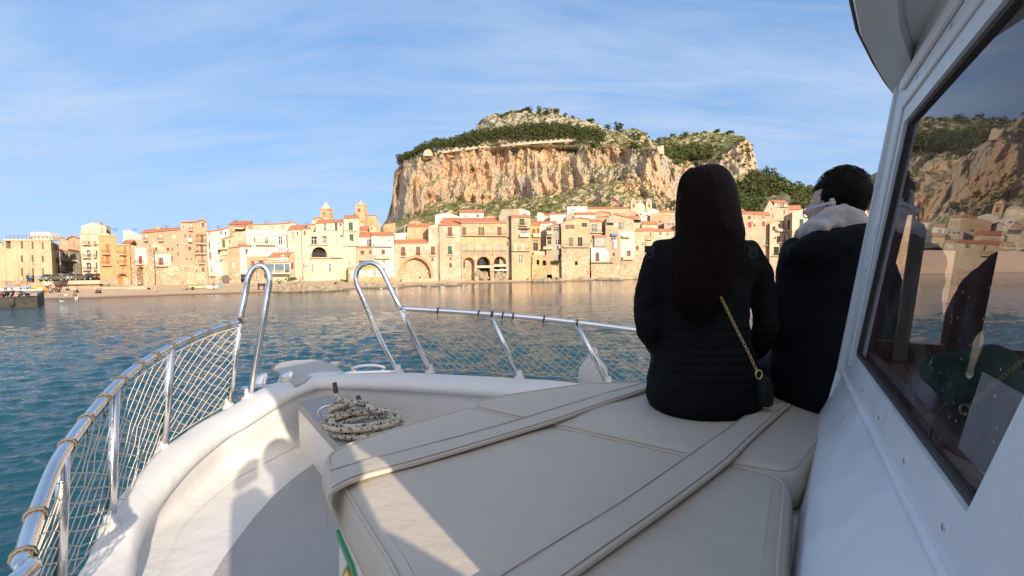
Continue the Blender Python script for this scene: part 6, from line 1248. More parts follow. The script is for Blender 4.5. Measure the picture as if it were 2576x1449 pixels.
# --- rails
LASH = simple('grey lashing', (.13, .115, .095), .9)
def pt(px, py, Y): return onY(px, py, Y)
RT = [(28, 1470, .82), (52, 1420, .88), (75, 1340, .98), (105, 1255, 1.08), (140, 1168, 1.20), (180, 1105, 1.33), (230, 1040, 1.50), (290, 972, 1.70), (350, 920, 1.90), (430, 872, 2.15), (520, 832, 2.42), (604, 808, 2.62)]
rail_l = smooth([H(.1, -1.6, -.52), H(-.42, -.6, -.52), H(-.82, .3, -.53)] + [pt(*q) for q in RT], 4)
MB().tube(rail_l, .0165, 12).build('port_rail', STEEL, boat)
RS = [(1006, 776, 3.06), (1100, 781, 3.06), (1235, 790, 3.02), (1340, 799, 2.98), (1450, 811, 2.93), (1590, 829, 2.83), (1750, 850, 2.70), (1900, 874, 2.52)]
rail_r = smooth([pt(*q) for q in RS] + [H(2.05, 1.75, -.42), H(2.75, .6, -.46), H(3.4, -.9, -.5)], 4)
MB().tube(rail_r, .0165, 12).build('starboard_rail', STEEL, boat)
FOOT = MB()
def post(t_, b_, r=.0155, foot=True):
    o_ = MB(); o_.tube([t_, b_], r, 10); o = o_.build('rail_post', STEEL, boat)
    if foot: MB().loft([[b_ + Vector((math.cos(a) * k, math.sin(a) * k, hh)) for a in [2 * math.pi * i / 14 for i in range(14)]] for hh, k in ((-.012, .036), (.006, .034), (.018, .022), (.05, .018))]).build('post_foot', PAINT, o)
    return o
def nearest(line, p): return min(line, key=lambda q: (q - p).length)
pl = [((604, 810, 2.62), (576, 1024, -.79)), ((442, 876, 2.16), (410, 1135, -.845)), ((306, 972, 1.70), (278, 1330, -.895)), ((168, 1150, 1.26), (150, 1500, -.94))]
PLB = []
for (tx, ty, tY), (bx, by, bh) in pl:
    b_ = onh(bx, by, bh); post(nearest(rail_l, pt(tx, ty, tY)), b_); PLB.append(b_)
post(nearest(rail_l, H(-.86, .3, -.53)), H(-.86, .25, -.965)); post(nearest(rail_l, H(-.3, -.8, -.52)), H(-.33, -1.05, -.99))
pr = [((1010, 779, 3.06), (1082, 936, -.715)), ((1232, 792, 3.02), (1306, 951, -.715)), ((1455, 813, 2.93), (1530, 968, -.72)), ((1760, 852, 2.70), (1800, 1000, -.74))]
PRB = []
for (tx, ty, tY), (bx, by, bh) in pr:
    b_ = onh(bx, by, bh); post(nearest(rail_r, pt(tx, ty, tY)), b_); PRB.append(b_)
post(nearest(rail_r, H(2.4, 1.2, -.44)), H(2.3, 1.2, -.82))
# pulpit hoops
b1 = onh(576, 1024, -.79); b2 = onh(627, 1002, -.765)
hp = [b1 + Vector((0, 0, .0)), pt(604, 810, 2.66), pt(618, 735, 2.68), pt(623, 703, 2.68), pt(633, 680, 2.69), pt(652, 668, 2.70), pt(670, 677, 2.71), pt(678, 700, 2.71), pt(675, 730, 2.71), pt(660, 820, 2.70)]
z2 = b2; hoop = smooth(hp[:1] + hp[1:] + [z2], 6); MB().tube(hoop, .0165, 12).build('pulpit_hoop', STEEL, boat)
MB().loft([[z2 + Vector((math.cos(a) * k, math.sin(a) * k, hh)) for a in [2 * math.pi * i / 14 for i in range(14)]] for hh, k in ((-.012, .045), (.006, .042), (.018, .026), (.06, .022))]).build('hoop_foot', PAINT, boat)
b3 = onh(1000, 936, -.71); b4 = onh(1082, 936, -.715)
hp = [b3, pt(955, 850, 3.16), pt(915, 755, 3.13), pt(897, 712, 3.12), pt(897, 685, 3.12), pt(910, 667, 3.12), pt(930, 661, 3.11), pt(950, 668, 3.10), pt(966, 690, 3.10), pt(985, 730, 3.08), pt(1010, 782, 3.07), b4]
MB().tube(smooth(hp, 6), .0165, 12).build('pulpit_hoop', STEEL, boat)
MB().loft([[b3 + Vector((math.cos(a) * k, math.sin(a) * k, hh)) for a in [2 * math.pi * i / 14 for i in range(14)]] for hh, k in ((-.012, .045), (.006, .042), (.018, .026), (.05, .022))]).build('hoop_foot', PAINT, boat)
# --- netting laced between rail and cap
def resample(line, n):
    L_ = [0]
    for a, b in zip(line, line[1:]): L_.append(L_[-1] + (b - a).length)
    out = []; k = 0
    for i in range(n):
        t_ = L_[-1] * i / (n - 1)
        while k < len(line) - 2 and L_[k + 1] < t_: k += 1
        out.append(line[k].lerp(line[k + 1], (t_ - L_[k]) / max(1e-9, L_[k + 1] - L_[k])))
    return out
def net(topl, botl, nu, nv, rad, sag, name, square=0.0):
    T = resample(topl, nu + 1); Bt = resample(botl, nu + 1); mb = MB(); rn_ = random.Random(3)
    def P_(u, v):
        u = max(0, min(nu, u)); i = min(int(u), nu - 1); f = u - i
        a = T[i].lerp(T[i + 1], f); b = Bt[i].lerp(Bt[i + 1], f); vv = v / nv
        q = a.lerp(b, vv); q.z += -sag * math.sin(math.pi * min(1, u / nu)) * (1 - vv) * .5
        w_ = noise.noise(Vector((u * .7, v * .9, 3))) * .012; return q + Vector((w_, w_ * .7, w_ * .6))
    for s0 in range(-nv, nu + 1):
        for dr in (1, -1):
            line = []
            for v in range(nv + 1):
                u = s0 + v if dr == 1 else s0 + nv - v
                u2 = u + square * (nv * .5 - v) * dr
                if 0 <= u2 <= nu: line.append(P_(u2, v))
            if len(line) > 1: mb.tube(line, rad, 4, cap=False)
    for v in (0, nv): mb.tube([P_(u, v) for u in range(nu + 1)], rad * 1.3, 4, cap=False)
    return mb.build(name, NETC, boat, fixn=False)
def seg_of(line, a, b):
    ia = min(range(len(line)), key=lambda i: (line[i] - a).length); ib = min(range(len(line)), key=lambda i: (line[i] - b).length)
    if ia > ib: ia, ib = ib, ia
    return line[ia:ib + 1]
up = Vector((0, 0, .012))
tl = seg_of(rail_l, H(-.7, 0, -.53), pt(604, 808, 2.62)); bl = [H(-.84, .1, -.93)] + [b + up * 2 for b in PLB[::-1]]
net([q - Vector((0, 0, .03)) for q in tl], smooth(bl, 6), 36, 8, .0018, .03, 'port_netting')
tr = seg_of(rail_r, pt(1010, 779, 3.06), pt(1760, 852, 2.70)); br_ = smooth([b + up * 2 for b in PRB], 6)
net([q - Vector((0, 0, .03)) for q in tr], br_, 32, 6, .0016, .06, 'starboard_netting')
# lashings
rnl = random.Random(8)
for line, ks in ((rail_l, [(60, 1395), (88, 1290), (163, 1120), (212, 1062), (262, 1000), (305, 958), (350, 921), (395, 893), (437, 868), (480, 847), (520, 832), (560, 818), (600, 808)]), (rail_r, [(1115, 782), (1192, 787), (1235, 790), (1262, 792), (1297, 795), (1362, 801), (1440, 810)])):
    for x, y in ks:
        r_ = ray(x, y); q = min(line, key=lambda v: ((v - E0) - r_ * (v - E0).dot(r_) / r_.dot(r_)).length); i = line.index(q); t_ = (line[min(i + 1, len(line) - 1)] - line[max(i - 1, 0)]).normalized()
        mb = MB(); a = t_.orthogonal().normalized(); b = t_.cross(a)
        for k in range(rnl.choice((2, 2, 3))):
            c = q + t_ * (k * .006); mb.tube([c + (a * math.cos(f) + b * math.sin(f)) * .0195 + t_ * .004 * math.sin(f) for f in [2 * math.pi * j / 10 for j in range(11)]], .003, 4, cap=False)
        e = q - Vector((0, 0, .02)); mb.tube([e, e + Vector((rnl.uniform(-.01, .01), 0, -.02)), e + Vector((rnl.uniform(-.03, .03), 0, -.045))], .0025, 4)
        mb.build('lashing', LASH, boat, fixn=False)
# --- box under the cushions, with green stripe and porthole
box_ = [onh(x, y, -.62) for x, y in [(858, 1200), (1010, 1130), (1210, 1070), (1480, 1008), (1700, 985)]]
bx = [H(-.43, 1.13, -.6), H(-.33, 1.43, -.6), H(-.12, 1.63, -.6), H(.30, 1.90, -.6), H(.55, 1.93, -.6), H(1.28, 1.80, -.6), H(1.32, 1.2, -.6), H(.62, .45, -.6), H(.18, .0, -.6), H(-.02, .30, -.6), H(-.22, .74, -.6), H(-.346, .99, -.6)]
MB().poly_prism(bx, [Vector((v.x + (v.x - .4) * .02, v.y, EYE + DECK - .02)) for v in bx]).build('coachroof_box', PAINT, boat)
a_, b_ = bx[11], bx[9]
sd = lambda f, h, o: (lambda q: Vector((q.x, q.y, EYE + h)) + Vector((-(b_ - a_).y * -1, 0, 0)) * 0)(a_.lerp(b_, f))
nrm = Vector(((b_ - a_).y, -(b_ - a_).x, 0)).normalized()
if nrm.x > 0: nrm = -nrm
def sidept(i, f, h, o): q = bx[i].lerp(bx[(i - 1)], f); q = Vector((q.x, q.y, EYE + h)); return q + nrm * o
gm_ = MB(); GP = simple('green trim paint', (.03, .28, .12), .5)
path = [(11, 0), (10, 0), (9, 0)]
for (i0, i1) in ((11, 10), (10, 9), (0, 11)):
    p_, q_ = bx[i0], bx[i1]; nn_ = Vector(((q_ - p_).y, -(q_ - p_).x, 0)).normalized(); nn_ = -nn_ if nn_.x > 0 else nn_
    f_ = [Vector((v.x + (v.x - .4) * .004, v.y, EYE + hh)) + nn_ * oo for (v, hh, oo) in ((p_, -.660, -.01), (q_, -.660, -.01), (q_, -.660, .006), (p_, -.660, .006), (p_, -.642, -.01), (q_, -.642, -.01), (q_, -.642, .006), (p_, -.642, .006))]
    gm_.hexa(f_)
gm_.build('green_stripe', GP, boat)
c = onh(888, 1452, -.70) ; MB().loft([[c + nrm * o + Vector((0, math.cos(a) * k, math.sin(a) * k)) for a in [2 * math.pi * i / 20 for i in range(20)]] for o, k in ((-.01, .035), (.012, .035), (.016, .030), (.010, .022))]).build('porthole_ring', BRASS, boat)
# --- grey shelf with the rope
sh = [onh(x, y, -.79) for x, y in [(750, 1012), (820, 993), (879, 996), (882, 1016), (930, 1045), (1010, 1085), (950, 1135), (858, 1128)]]
MB().poly_prism(sh, [v - Vector((0, 0, .045)) for v in sh]).build('bow_shelf', paint_mat('grey shelf paint', (.30, .29, .28), .6, .3, .3), boat, bev=.004)
a_ = sh[0] - Vector((0, 0, .045)); b_ = sh[7] - Vector((0, 0, .045)); MB().hexa([a_, b_, b_ + Vector((.03, .03, 0)), a_ + Vector((.03, .03, 0))] + [v - Vector((0, 0, .22)) for v in (a_, b_, b_ + Vector((.03, .03, 0)), a_ + Vector((.03, .03, 0)))][::1]).build('shelf_riser', PAINT, boat)
# --- rope
def rope_mat():
    m, t, b = newmat('flecked rope'); co = t.nodes.new('ShaderNodeTexCoord')
    ck = t.nodes.new('ShaderNodeTexVoronoi'); ck.inputs['Scale'].default_value = 190; L(t, co.outputs['Object'], ck.inputs['Vector'])
    n_ = tnoise(t, co.outputs['Object'], 45, 2)
    sp = t.nodes.new('ShaderNodeSeparateColor'); L(t, ck.outputs['Color'], sp.inputs[0])
    f = mathn(t, 'MULTIPLY', mathn(t, 'GREATER_THAN', sp.outputs[0], .55), mathn(t, 'GREATER_THAN', n_, .49))
    L(t, mixc(t, f, c4((.54, .47, .36)), c4((.02, .02, .025))), b.inputs['Base Color']); b.inputs['Roughness'].default_value = .85
    bump(t, b, ck.outputs['Distance'], .6, .004); return m
ROPE = rope_mat(); cc = onh(915, 1078, -.775)
rope = empty('rope_coil', cc, 'cream mooring rope flecked with black coiled on the grey bow shelf', 'rope')
pts = []; NT = 6
for i in range(NT * 26):
    t_ = 2 * math.pi * i / 26; k = i / (NT * 26); rr = .160 - .034 * (i // 26 % 3) / 2 - .006 * math.sin(k * 17) ; 
    pts.append(cc + Vector((math.cos(t_) * rr * 1.12 + .012 * math.sin(k * 19), math.sin(t_) * rr * .86 + .01 * math.cos(k * 23), .014 + .024 * (i // 26 // 3) + .010 * k + .006 * math.sin(t_ * .93 + k * 5))))
kn = onh(852, 1040, -.745)
pts += [cc + Vector((-.10, .09, .11)), kn + Vector((.03, -.03, .02))]
MB().tube(smooth(pts, 1), .0125, 8).build('coil', ROPE, rope)
mb = MB(); mb.tube(smooth([kn + Vector((.03, -.03, .0)), kn + Vector((-.03, .0, .03)), kn + Vector((.0, .05, .05)), kn + Vector((.05, .02, .03)), kn + Vector((.02, -.04, .05)), kn + Vector((-.035, -.02, .02)), kn + Vector((0, .035, .0)), kn + Vector((.045, 0, .06)), kn + Vector((.0, .0, .075)), kn + Vector((-.02, .03, .09))], 6), .0135, 8)
mb.tube(smooth([kn + Vector((.02, 0, .03)), cc + Vector((-.02, .03, .12)), cc + Vector((.06, -.05, .11)), cc + Vector((.13, -.04, .09))], 6), .0135, 8); mb.build('knot', ROPE, rope)
mb = MB(); mb.tube([kn + Vector((-.02, .03, .09)), kn + Vector((-.035, .045, .15))], .012, 8); mb.build('whipped_end', CORD, rope)
MB().tube([cc + Vector((-.05, .12, .09)), cc + Vector((-.075, .15, .115))], .012, 8).build('whipped_end', CORD, rope)
mb = MB(); sc_ = kn + Vector((-.055, .01, .01)); mb.tube([sc_ + Vector((.045 * math.cos(f), .02 * math.cos(f), .028 * math.sin(f))) for f in [2 * math.pi * i / 16 for i in range(17)]], .005, 8, cap=False); tag(mb.build('shackle', STEEL, loc=sc_), 'small steel shackle ring caught in the rope knot on the bow shelf', 'shackle')
# --- fender hanging outside the starboard rail
ft = nearest(rail_r, pt(1440, 811, 2.93)); fc = pt(1492, 935, 3.05)
fen = empty('fender', fc, 'worn white inflatable fender hanging outside the starboard netting', 'fender')
MB().loft([[fc + Vector((math.cos(a) * k, math.sin(a) * k, hh)) for a in [2 * math.pi * i / 20 for i in range(20)]] for hh, k in ((-.30, .03), (-.28, .07), (-.22, .095), (-.05, .10), (.02, .092), (.07, .055), (.10, .035), (.15, .03), (.16, .01))]).build('body', paint_mat('fender vinyl', (.66, .63, .56), .5, .5, .1), fen)
MB().tube(smooth([fc + Vector((0, 0, .15)), fc.lerp(ft, .5) + Vector((.02, .03, .02)), ft + Vector((0, 0, .02)), ft + Vector((-.01, -.02, -.02))], 4), .004, 5).build('line', NETC, fen)
# ================================================================== cushions
def vinyl():
    m, t, b = newmat('beige vinyl'); p = pos(t)
    a = mixc(t, tnoise(t, p, 3, 6, .6), c4((.47, .41, .335)), c4((.53, .465, .38))); a = mixc(t, rng(t, tnoise(t, p, 60, 2), .68, .74, 0, .25), a, c4((.3, .26, .2)))
    L(t, a, b.inputs['Base Color']); b.inputs['Roughness'].default_value = .55; b.inputs['Specular IOR Level'].default_value = .35
    bump(t, b, mathn(t, 'ADD', tnoise(t, p, 260, 3, .6), mathn(t, 'MULTIPLY', tnoise(t, p, 4.5, 4), 11)), .35, .003); return m
VIN = vinyl()
def inset(pts, d):
    n = len(pts); out = []; ar = sum(pts[i].x * pts[(i + 1) % n].y - pts[(i + 1) % n].x * pts[i].y for i in range(n))
    sg = 1 if ar > 0 else -1
    for i in range(n):
        a = (pts[i] - pts[i - 1]); b = (pts[(i + 1) % n] - pts[i]); a.z = b.z = 0; a = a.normalized(); b = b.normalized()
        n1 = Vector((-a.y, a.x, 0)) * sg; n2 = Vector((-b.y, b.x, 0)) * sg; m = (n1 + n2); m = m.normalized() if m.length > 1e-3 else n1
        out.append(pts[i] + m * (d / max(.5, m.dot(n1))))
    return out
def rounded(pts, r, k=5):
    out = []; n = len(pts)
    for i in range(n):
        p = pts[i]; a = pts[i - 1]; b = pts[(i + 1) % n]; ra = min(r, (a - p).length * .45); rb = min(r, (b - p).length * .45)
        p1 = p + (a - p).normalized() * ra; p2 = p + (b - p).normalized() * rb
        for j in range(k + 1): t_ = j / k; out.append(p1 * (1 - t_) ** 2 + p * 2 * t_ * (1 - t_) + p2 * t_ ** 2)
    return out
def cushion(outline, top, th, label, rr=.06, dips=()):
    o_ = rounded([Vector((v.x, v.y, 0)) for v in outline], rr); mb = MB(); e = .03
    flat0 = [Vector((v.x, v.y, 0)) for v in outline]
    def ring(d, z): return [Vector((q.x, q.y, EYE + z)) for q in rounded(inset(flat0, d), max(rr - d, .004))]
    R_ = [ring(.02, top - th), ring(.0, top - th + .015), ring(-.006, top - th * .5), ring(0, top - .016), ring(.004, top - .007), ring(.012, top - .001), ring(.035, top + .004)]
    for r_ in R_:
        for q in r_: q += Vector((0, 0, .0025 * noise.noise(q * 9)))
    mb.loft(R_, cap=False)
    last = R_[-1]; cen_ = sum(last, Vector()) / len(last); k = len(last); base = len(mb.v)
    g = 12; vs = []; fs = []
    for j in range(g + 1):
        f = 1 - j / g
        for q in last:
            v = cen_ + (q - cen_) * f; v.z = EYE + top + .004 + .006 * (1 - f ** 3) + .004 * noise.noise(v * 5) * (1 - f ** 4)
            for (dx_, dy_, dr, dd) in dips: v.z -= dd * math.exp(-(((v.x - dx_) ** 2 + (v.y - dy_) ** 2) / dr ** 2))
            vs.append(v)
    fs = [(j * k + i, j * k + (i + 1) % k, (j + 1) * k + (i + 1) % k, (j + 1) * k + i) for j in range(g) for i in range(k)]
    mb.add(vs, fs, 0, True)
    c_ = cen_.copy(); c_.z = EYE + top - th
    root = empty('sun_cushion', c_, label, 'cushion', 'sun cushions on the bow'); mb.build('cover', VIN, root)
    pp = [q + Vector((0, 0, .001)) for q in R_[5]]; MB().tube(pp + [pp[0]], .0035, 6, cap=False).build('piping', VIN, root)
    return root
CT = -.50
cf = [onh(x, y, CT) for x, y in [(822, 1137), (900, 1103), (1000, 1073), (1180, 1022)]]
seam_a, seam_b = onh(1196, 1025, CT), onh(1998, 1196, CT)
front = [H(-.12, .58, CT), H(-.205, .745, CT), H(-.325, .93, CT), H(-.42, 1.08, CT), H(-.495, 1.19, CT)] + cf + [seam_a + Vector((-.005, 0, 0)), onh(1820, 1163, CT), onh(1990, 1200, CT), H(.452, .76, CT), H(.27, .44, CT), H(.10, .3, CT), H(-.03, .40, CT)]
cushion(front, CT, .105, 'large front beige cushion filling the lower middle of the picture, closest to the camera', .07)
back = [onh(1192, 1012, CT), onh(1270, 997, CT), onh(1460, 968, CT), onh(1600, 962, CT), H(1.02, 1.90, CT), H(1.28, 1.80, CT), H(1.06, 1.50, CT), onh(1999, 1203, CT), onh(1822, 1169, CT), onh(1560, 1111, CT), onh(1310, 1055, CT), onh(1192, 1028, CT)]
cushion(back, CT + .006, .105, 'far beige cushion that the woman and the man in black sit on', .06, dips=[(.66, 1.62, .17, .02), (1.12, 1.62, .16, .02)])
STI = simple('thread', (.26, .22, .17), .9)
def strap(A, Bq, h, label, fold=False):
    n = max(len(A), len(Bq)); A = resample(smooth([onh(x, y, h) for x, y in A], 6), 60); B_ = resample(smooth([onh(x, y, h) for x, y in Bq], 6), 60)
    rings = []
    for i in range(60):
        a, b = A[i], B_[i]; m_ = a.lerp(b, .5); w_ = .003 * noise.noise(a * 7); pz = Vector((0, 0, 1))
        rings.append([a - pz * .007, a + pz * .000, a.lerp(b, .03) + pz * (.002 + w_), a.lerp(b, .5) + pz * (.003 + w_), a.lerp(b, .97) + pz * .002, b + pz * .000, b - pz * .007])
    if fold:
        dr_ = (rings[0][3] - rings[1][3]); dr_.z = 0; dr_ = dr_.normalized()
        for dz, o_ in ((.004, .010), (.02, .014), (.085, .014)): rings.insert(0, [v + dr_ * 0 + (dr_ * o_ - Vector((0, 0, dz))) for v in rings[0 if dz == .004 else {.02: 1, .085: 2}[dz]]])
    o = MB().loft(rings, cap=True, smooth=False).build('strap', VIN, loc=A[0])
    for f_ in (.10, .90): MB().tube([a.lerp(b, f_) + Vector((0, 0, .0035)) for a, b in zip(A, B_)], .0011, 4).build('stitching', STI, o, fixn=False)
    tag(o, label, 'strap', 'straps holding the cushions down')
strap([(829, 1183), (880, 1168), (1000, 1137), (1200, 1084), (1290, 1059), (1480, 1001), (1600, 968), (1700, 945)], [(836, 1236), (900, 1203), (1060, 1160), (1250, 1104), (1400, 1058), (1480, 1030), (1622, 982), (1720, 955)], CT + .023, 'beige strap running from the rope past the left of the seated woman', True)
strap([(1912, 1020), (1830, 1075), (1700, 1162), (1560, 1258), (1400, 1356), (1250, 1449), (1150, 1520)], [(1988, 1016), (1905, 1090), (1830, 1163), (1700, 1262), (1560, 1362), (1430, 1455), (1330, 1530)], CT + .025, 'beige strap running from beside the small black handbag down to the bottom edge')
# ================================================================== wheelhouse
def wp(z, h): return H(.59 * z + .212 + .1 * h, z, h)
hs = [(-1.06, (.08, .28), (.98, 1.66)), (-.62, (.13, .29), (1.01, 1.60)), (-.50, (.165, .30), (1.03, 1.56)), (-.42, (.26, .31), (1.055, 1.535)), (-.341, (.368, .32), (1.0725, 1.515))]
rows = []
for h, (nx, ny), (ex_, ey) in hs:
    rows.append([Vector((nx + (ex_ - nx) * f + .0, ny + (ey - ny) * f, EYE + h)) for f in [i / 20 for i in range(21)]])
mb = MB(); mb.loft(rows, cap=False, closed=False); mb.build('wheelhouse_lower_panel', CABP, boat)
# moulding along the knuckle
kn_ = rows[-1]; MB().tube([v + Vector((-.002, .002, 0)) for v in kn_], .008, 8).build('knuckle_moulding', CABP, boat)
o2 = [(.18, -.34), (1.515, -.34), (1.40, -.15), (1.30, 0), (1.24, .15), (1.19, .30), (1.12, .48), (1.04, .70), (-.18, .70), (-.02, .30), (.10, 0)]
hole = [(1.315, -.256), (1.16, .03), (1.02, .302), (.17, .302), (.315, .03), (.47, -.256)]
loops = [[Vector((a, b, 0)) for a, b in o2], [Vector((a, b, 0)) for a, b in hole]]; fl = [v for l_ in loops for v in l_]
mb = MB(); mb.add([wp(v.x, v.y) for v in fl], [tuple(t_) for t_ in tessellate_polygon(loops)])
nW = Vector((-.861, .508, .08)).normalized(); k = len(hole); th = .035
mb.add([wp(a, b) for a, b in hole] + [wp(a, b) - nW * th for a, b in hole], [(i, (i + 1) % k, k + (i + 1) % k, k + i) for i in range(k)]); mb.build('wheelhouse_front_wall', CABP, boat, fixn=False)
# trim around the window
mb = MB()
def trimbar(p, q, w_, t_):
    a = wp(*p) + nW * t_ * .5; b = wp(*q) + nW * t_ * .5; mb.bar(a, b, w_, t_, up=nW)
tr_ = [(1.345, -.290), (1.04, .345), (.10, .345)]
trimbar(tr_[0], tr_[1], .018, .006); trimbar(tr_[1], tr_[2], .018, .006); mb.build('window_trim', CABP, boat, bev=.004)
mb = MB(); trimbar((1.06, .395), (.02, .395), .028, .010); mb.build('drip_rail', CABP, boat, bev=.006)
mb = MB(); ins = [(1.30, -.246), (1.01, .292), (.185, .292), (.478, -.246)]
for a, b in ((0, 1), (0, 3), (1, 2), (3, 2)):
    A_ = wp(*ins[a]) - nW * .03; B_ = wp(*ins[b]) - nW * .03; mb.bar(A_, B_, .022, .02, up=nW)
WOODB = simple('varnished brown wood', (.22, .075, .05), .35, var=.3, scale=8); mb.build('inner_window_frame', WOODB, boat)
# corner post on the far edge (front pillar)
ed = [wp(1.515, -.34), wp(1.40, -.15), wp(1.30, 0), wp(1.24, .15), wp(1.19, .30), wp(1.12, .48), wp(1.04, .70)]
mb = MB(); mb.tube([v + Vector((.004, .0, 0)) for v in ed], .008, 10); mb.build('corner_post', CABP, boat)
mb = MB()
for a, b in ((0, 1), (0, 3), (1, 2), (3, 2)):
    hh2 = [(1.306, -.251), (1.015, .297), (.178, .297), (.476, -.251)]; mb.bar(wp(*hh2[a]) - nW * .0085, wp(*hh2[b]) - nW * .0085, .008, .005, up=nW)
mb.build('rubber_gasket', CORD, boat)
for z_, h__ in [(1.30, -.300), (1.10, -.300), (.90, -.300), (.70, -.300), (.52, -.300), (1.30, -.18), (1.21, -.02), (1.12, .14), (.95, .37), (.75, .37), (.55, .37)]:
    q = wp(z_ + (.06 if h__ > -.29 and h__ < .3 else 0), h__); MB().tube([q - nW * .002, q + nW * .0022], .0045, 10, smooth=False).build('screw', STEEL, boat)
# pane
def pane_mat():
    m, t, b = newmat('wheelhouse glass'); t.nodes.clear(); p = pos(t); o = t.nodes.new('ShaderNodeOutputMaterial')
    tr = t.nodes.new('ShaderNodeBsdfTransparent'); tr.inputs[0].default_value = (.60, .58, .60, 1); gl = t.nodes.new('ShaderNodeBsdfGlossy'); gl.inputs['Roughness'].default_value = .008; gl.inputs['Color'].default_value = (.95, .95, .97, 1)
    fr_ = t.nodes.new('ShaderNodeFresnel'); fr_.inputs[0].default_value = 1.5
    mx = t.nodes.new('ShaderNodeMixShader'); L(t, rng(t, fr_.outputs[0], 0, 1, .02, .80), mx.inputs[0]); L(t, tr.outputs[0], mx.inputs[1]); L(t, gl.outputs[0], mx.inputs[2])
    df = t.nodes.new('ShaderNodeBsdfDiffuse'); df.inputs[0].default_value = (.55, .52, .48, 1)
    vo = t.nodes.new('ShaderNodeTexVoronoi'); vo.inputs['Scale'].default_value = 85; L(t, p, vo.inputs['Vector'])
    sc = t.nodes.new('ShaderNodeSeparateColor'); L(t, vo.outputs['Color'], sc.inputs[0])
    dots = mathn(t, 'MULTIPLY', rng(t, vo.outputs['Distance'], .10, .22, 1, 0), mathn(t, 'GREATER_THAN', sc.outputs[0], .72))
    sal = rng(t, tnoise(t, p, 9, 6, .7), .45, .75, .02, .10)
    f = mathn(t, 'MAXIMUM', mathn(t, 'MULTIPLY', dots, .42), sal)
    m2 = t.nodes.new('ShaderNodeMixShader'); L(t, f, m2.inputs[0]); L(t, mx.outputs[0], m2.inputs[1]); L(t, df.outputs[0], m2.inputs[2]); L(t, m2.outputs[0], o.inputs[0]); return m
gp = [wp(a, b) - nW * .012 for a, b in [(1.32, -.262), (1.015, .31), (.165, .31), (.462, -.262)]]
GF = (0, 1, 2, 3) if (gp[1] - gp[0]).cross(gp[2] - gp[0]).dot(nW) > 0 else (3, 2, 1, 0)
CLR = bpy.data.materials.new('clear glass edge'); CLR.use_nodes = True; _t = CLR.node_tree; _t.nodes.clear(); _a = _t.nodes.new('ShaderNodeBsdfTransparent'); _o = _t.nodes.new('ShaderNodeOutputMaterial'); L(_t, _a.outputs[0], _o.inputs[0])
PN = MB().add(gp + [v - nW * .005 for v in gp], [GF, (7, 6, 5, 4), (0, 4, 5, 1), (1, 5, 6, 2), (2, 6, 7, 3), (3, 7, 4, 0)])
PN.m = [0, 1, 1, 1, 1, 1]; PN.build('wheelhouse_window', [pane_mat(), CLR], boat, fixn=False)
# rest of the wheelhouse shell: front facets, starboard side, aft side and roof
SH = [(1.05, 1.49), (1.95, .80), (2.50, -.3), (2.2, -1.5), (1.25, -1.1)]
def wall_(p, q, h0, h1, t_=.03, name='wheelhouse_wall', lean=0):
    a0 = H(p[0], p[1], h0); b0 = H(q[0], q[1], h0); d_ = (b0 - a0).normalized(); nn = Vector((d_.y, -d_.x, 0)) * t_
    a1 = a0 + Vector((0, 0, h1 - h0)); b1 = b0 + Vector((0, 0, h1 - h0)); return MB().hexa([a0, b0, b0 + nn, a0 + nn, a1, b1, b1 + nn, a1 + nn])
EDG = {-1.06: (.98, 1.66), -.34: (1.045, 1.50), .30: (.935, 1.19), .70: (.895, 1.04)}
def facet(p, q, name, win=True):       # p,q: dict height -> point
    hs_ = [-1.06, -.34, .30, .70]; mb = MB(); mb.loft([[H(*p[h], h), H(*q[h], h)] for h in hs_[:2]], cap=False, closed=False, smooth=False)
    HT = .13; pm = H(*p[-.34], -.34).lerp(H(*p[.30], .30), (HT + .34) / .64); qm = H(*q[-.34], -.34).lerp(H(*q[.30], .30), (HT + .34) / .64)
    mb.loft([[pm, qm], [H(*p[.30], .30), H(*q[.30], .30)], [H(*p[.70], .70), H(*q[.70], .70)]], cap=False, closed=False, smooth=False)
    for f0, f1 in ((0, .07), (.93, 1)):
        mb.add([H(*p[-.34], -.34).lerp(H(*q[-.34], -.34), f0), H(*p[-.34], -.34).lerp(H(*q[-.34], -.34), f1), pm.lerp(qm, f1), pm.lerp(qm, f0)], [(0, 1, 2, 3)])
    o = mb.build(name, [CABP], boat, fixn=False); s_ = o.modifiers.new('thickness', 'SOLIDIFY'); s_.thickness = .03; s_.offset = 0
    return o
C2_ = {-1.06: (1.98, .86), -.34: (1.95, .78), .30: (1.80, .60), .70: (1.74, .50)}; C3_ = {h: (2.5, -.3) for h in EDG}; C4_ = {h: (2.3, -1.5) for h in EDG}
facet(EDG, C2_, 'wheelhouse_windscreen'); facet(C2_, C3_, 'wheelhouse_starboard_window_wall'); facet(C3_, C4_, 'wheelhouse_side_wall')
# aft corner, behind the photographer
nc = [(-1.06, .08, .28), (-.5, .165, .30), (-.34, .315, .32), (0, .271, .10), (.30, .23, -.02), (.70, .176, -.18)]
mb = MB(); mb.loft([[H(x, y, h), H(.95, -.55, h), H(1.35, -1.2, h), H(2.3, -1.5, h)] for h, x, y in nc], cap=False, closed=False, smooth=False); o = mb.build('wheelhouse_aft_wall', CABP, boat, fixn=False); s_ = o.modifiers.new('thickness', 'SOLIDIFY'); s_.thickness = .03; s_.offset = 0
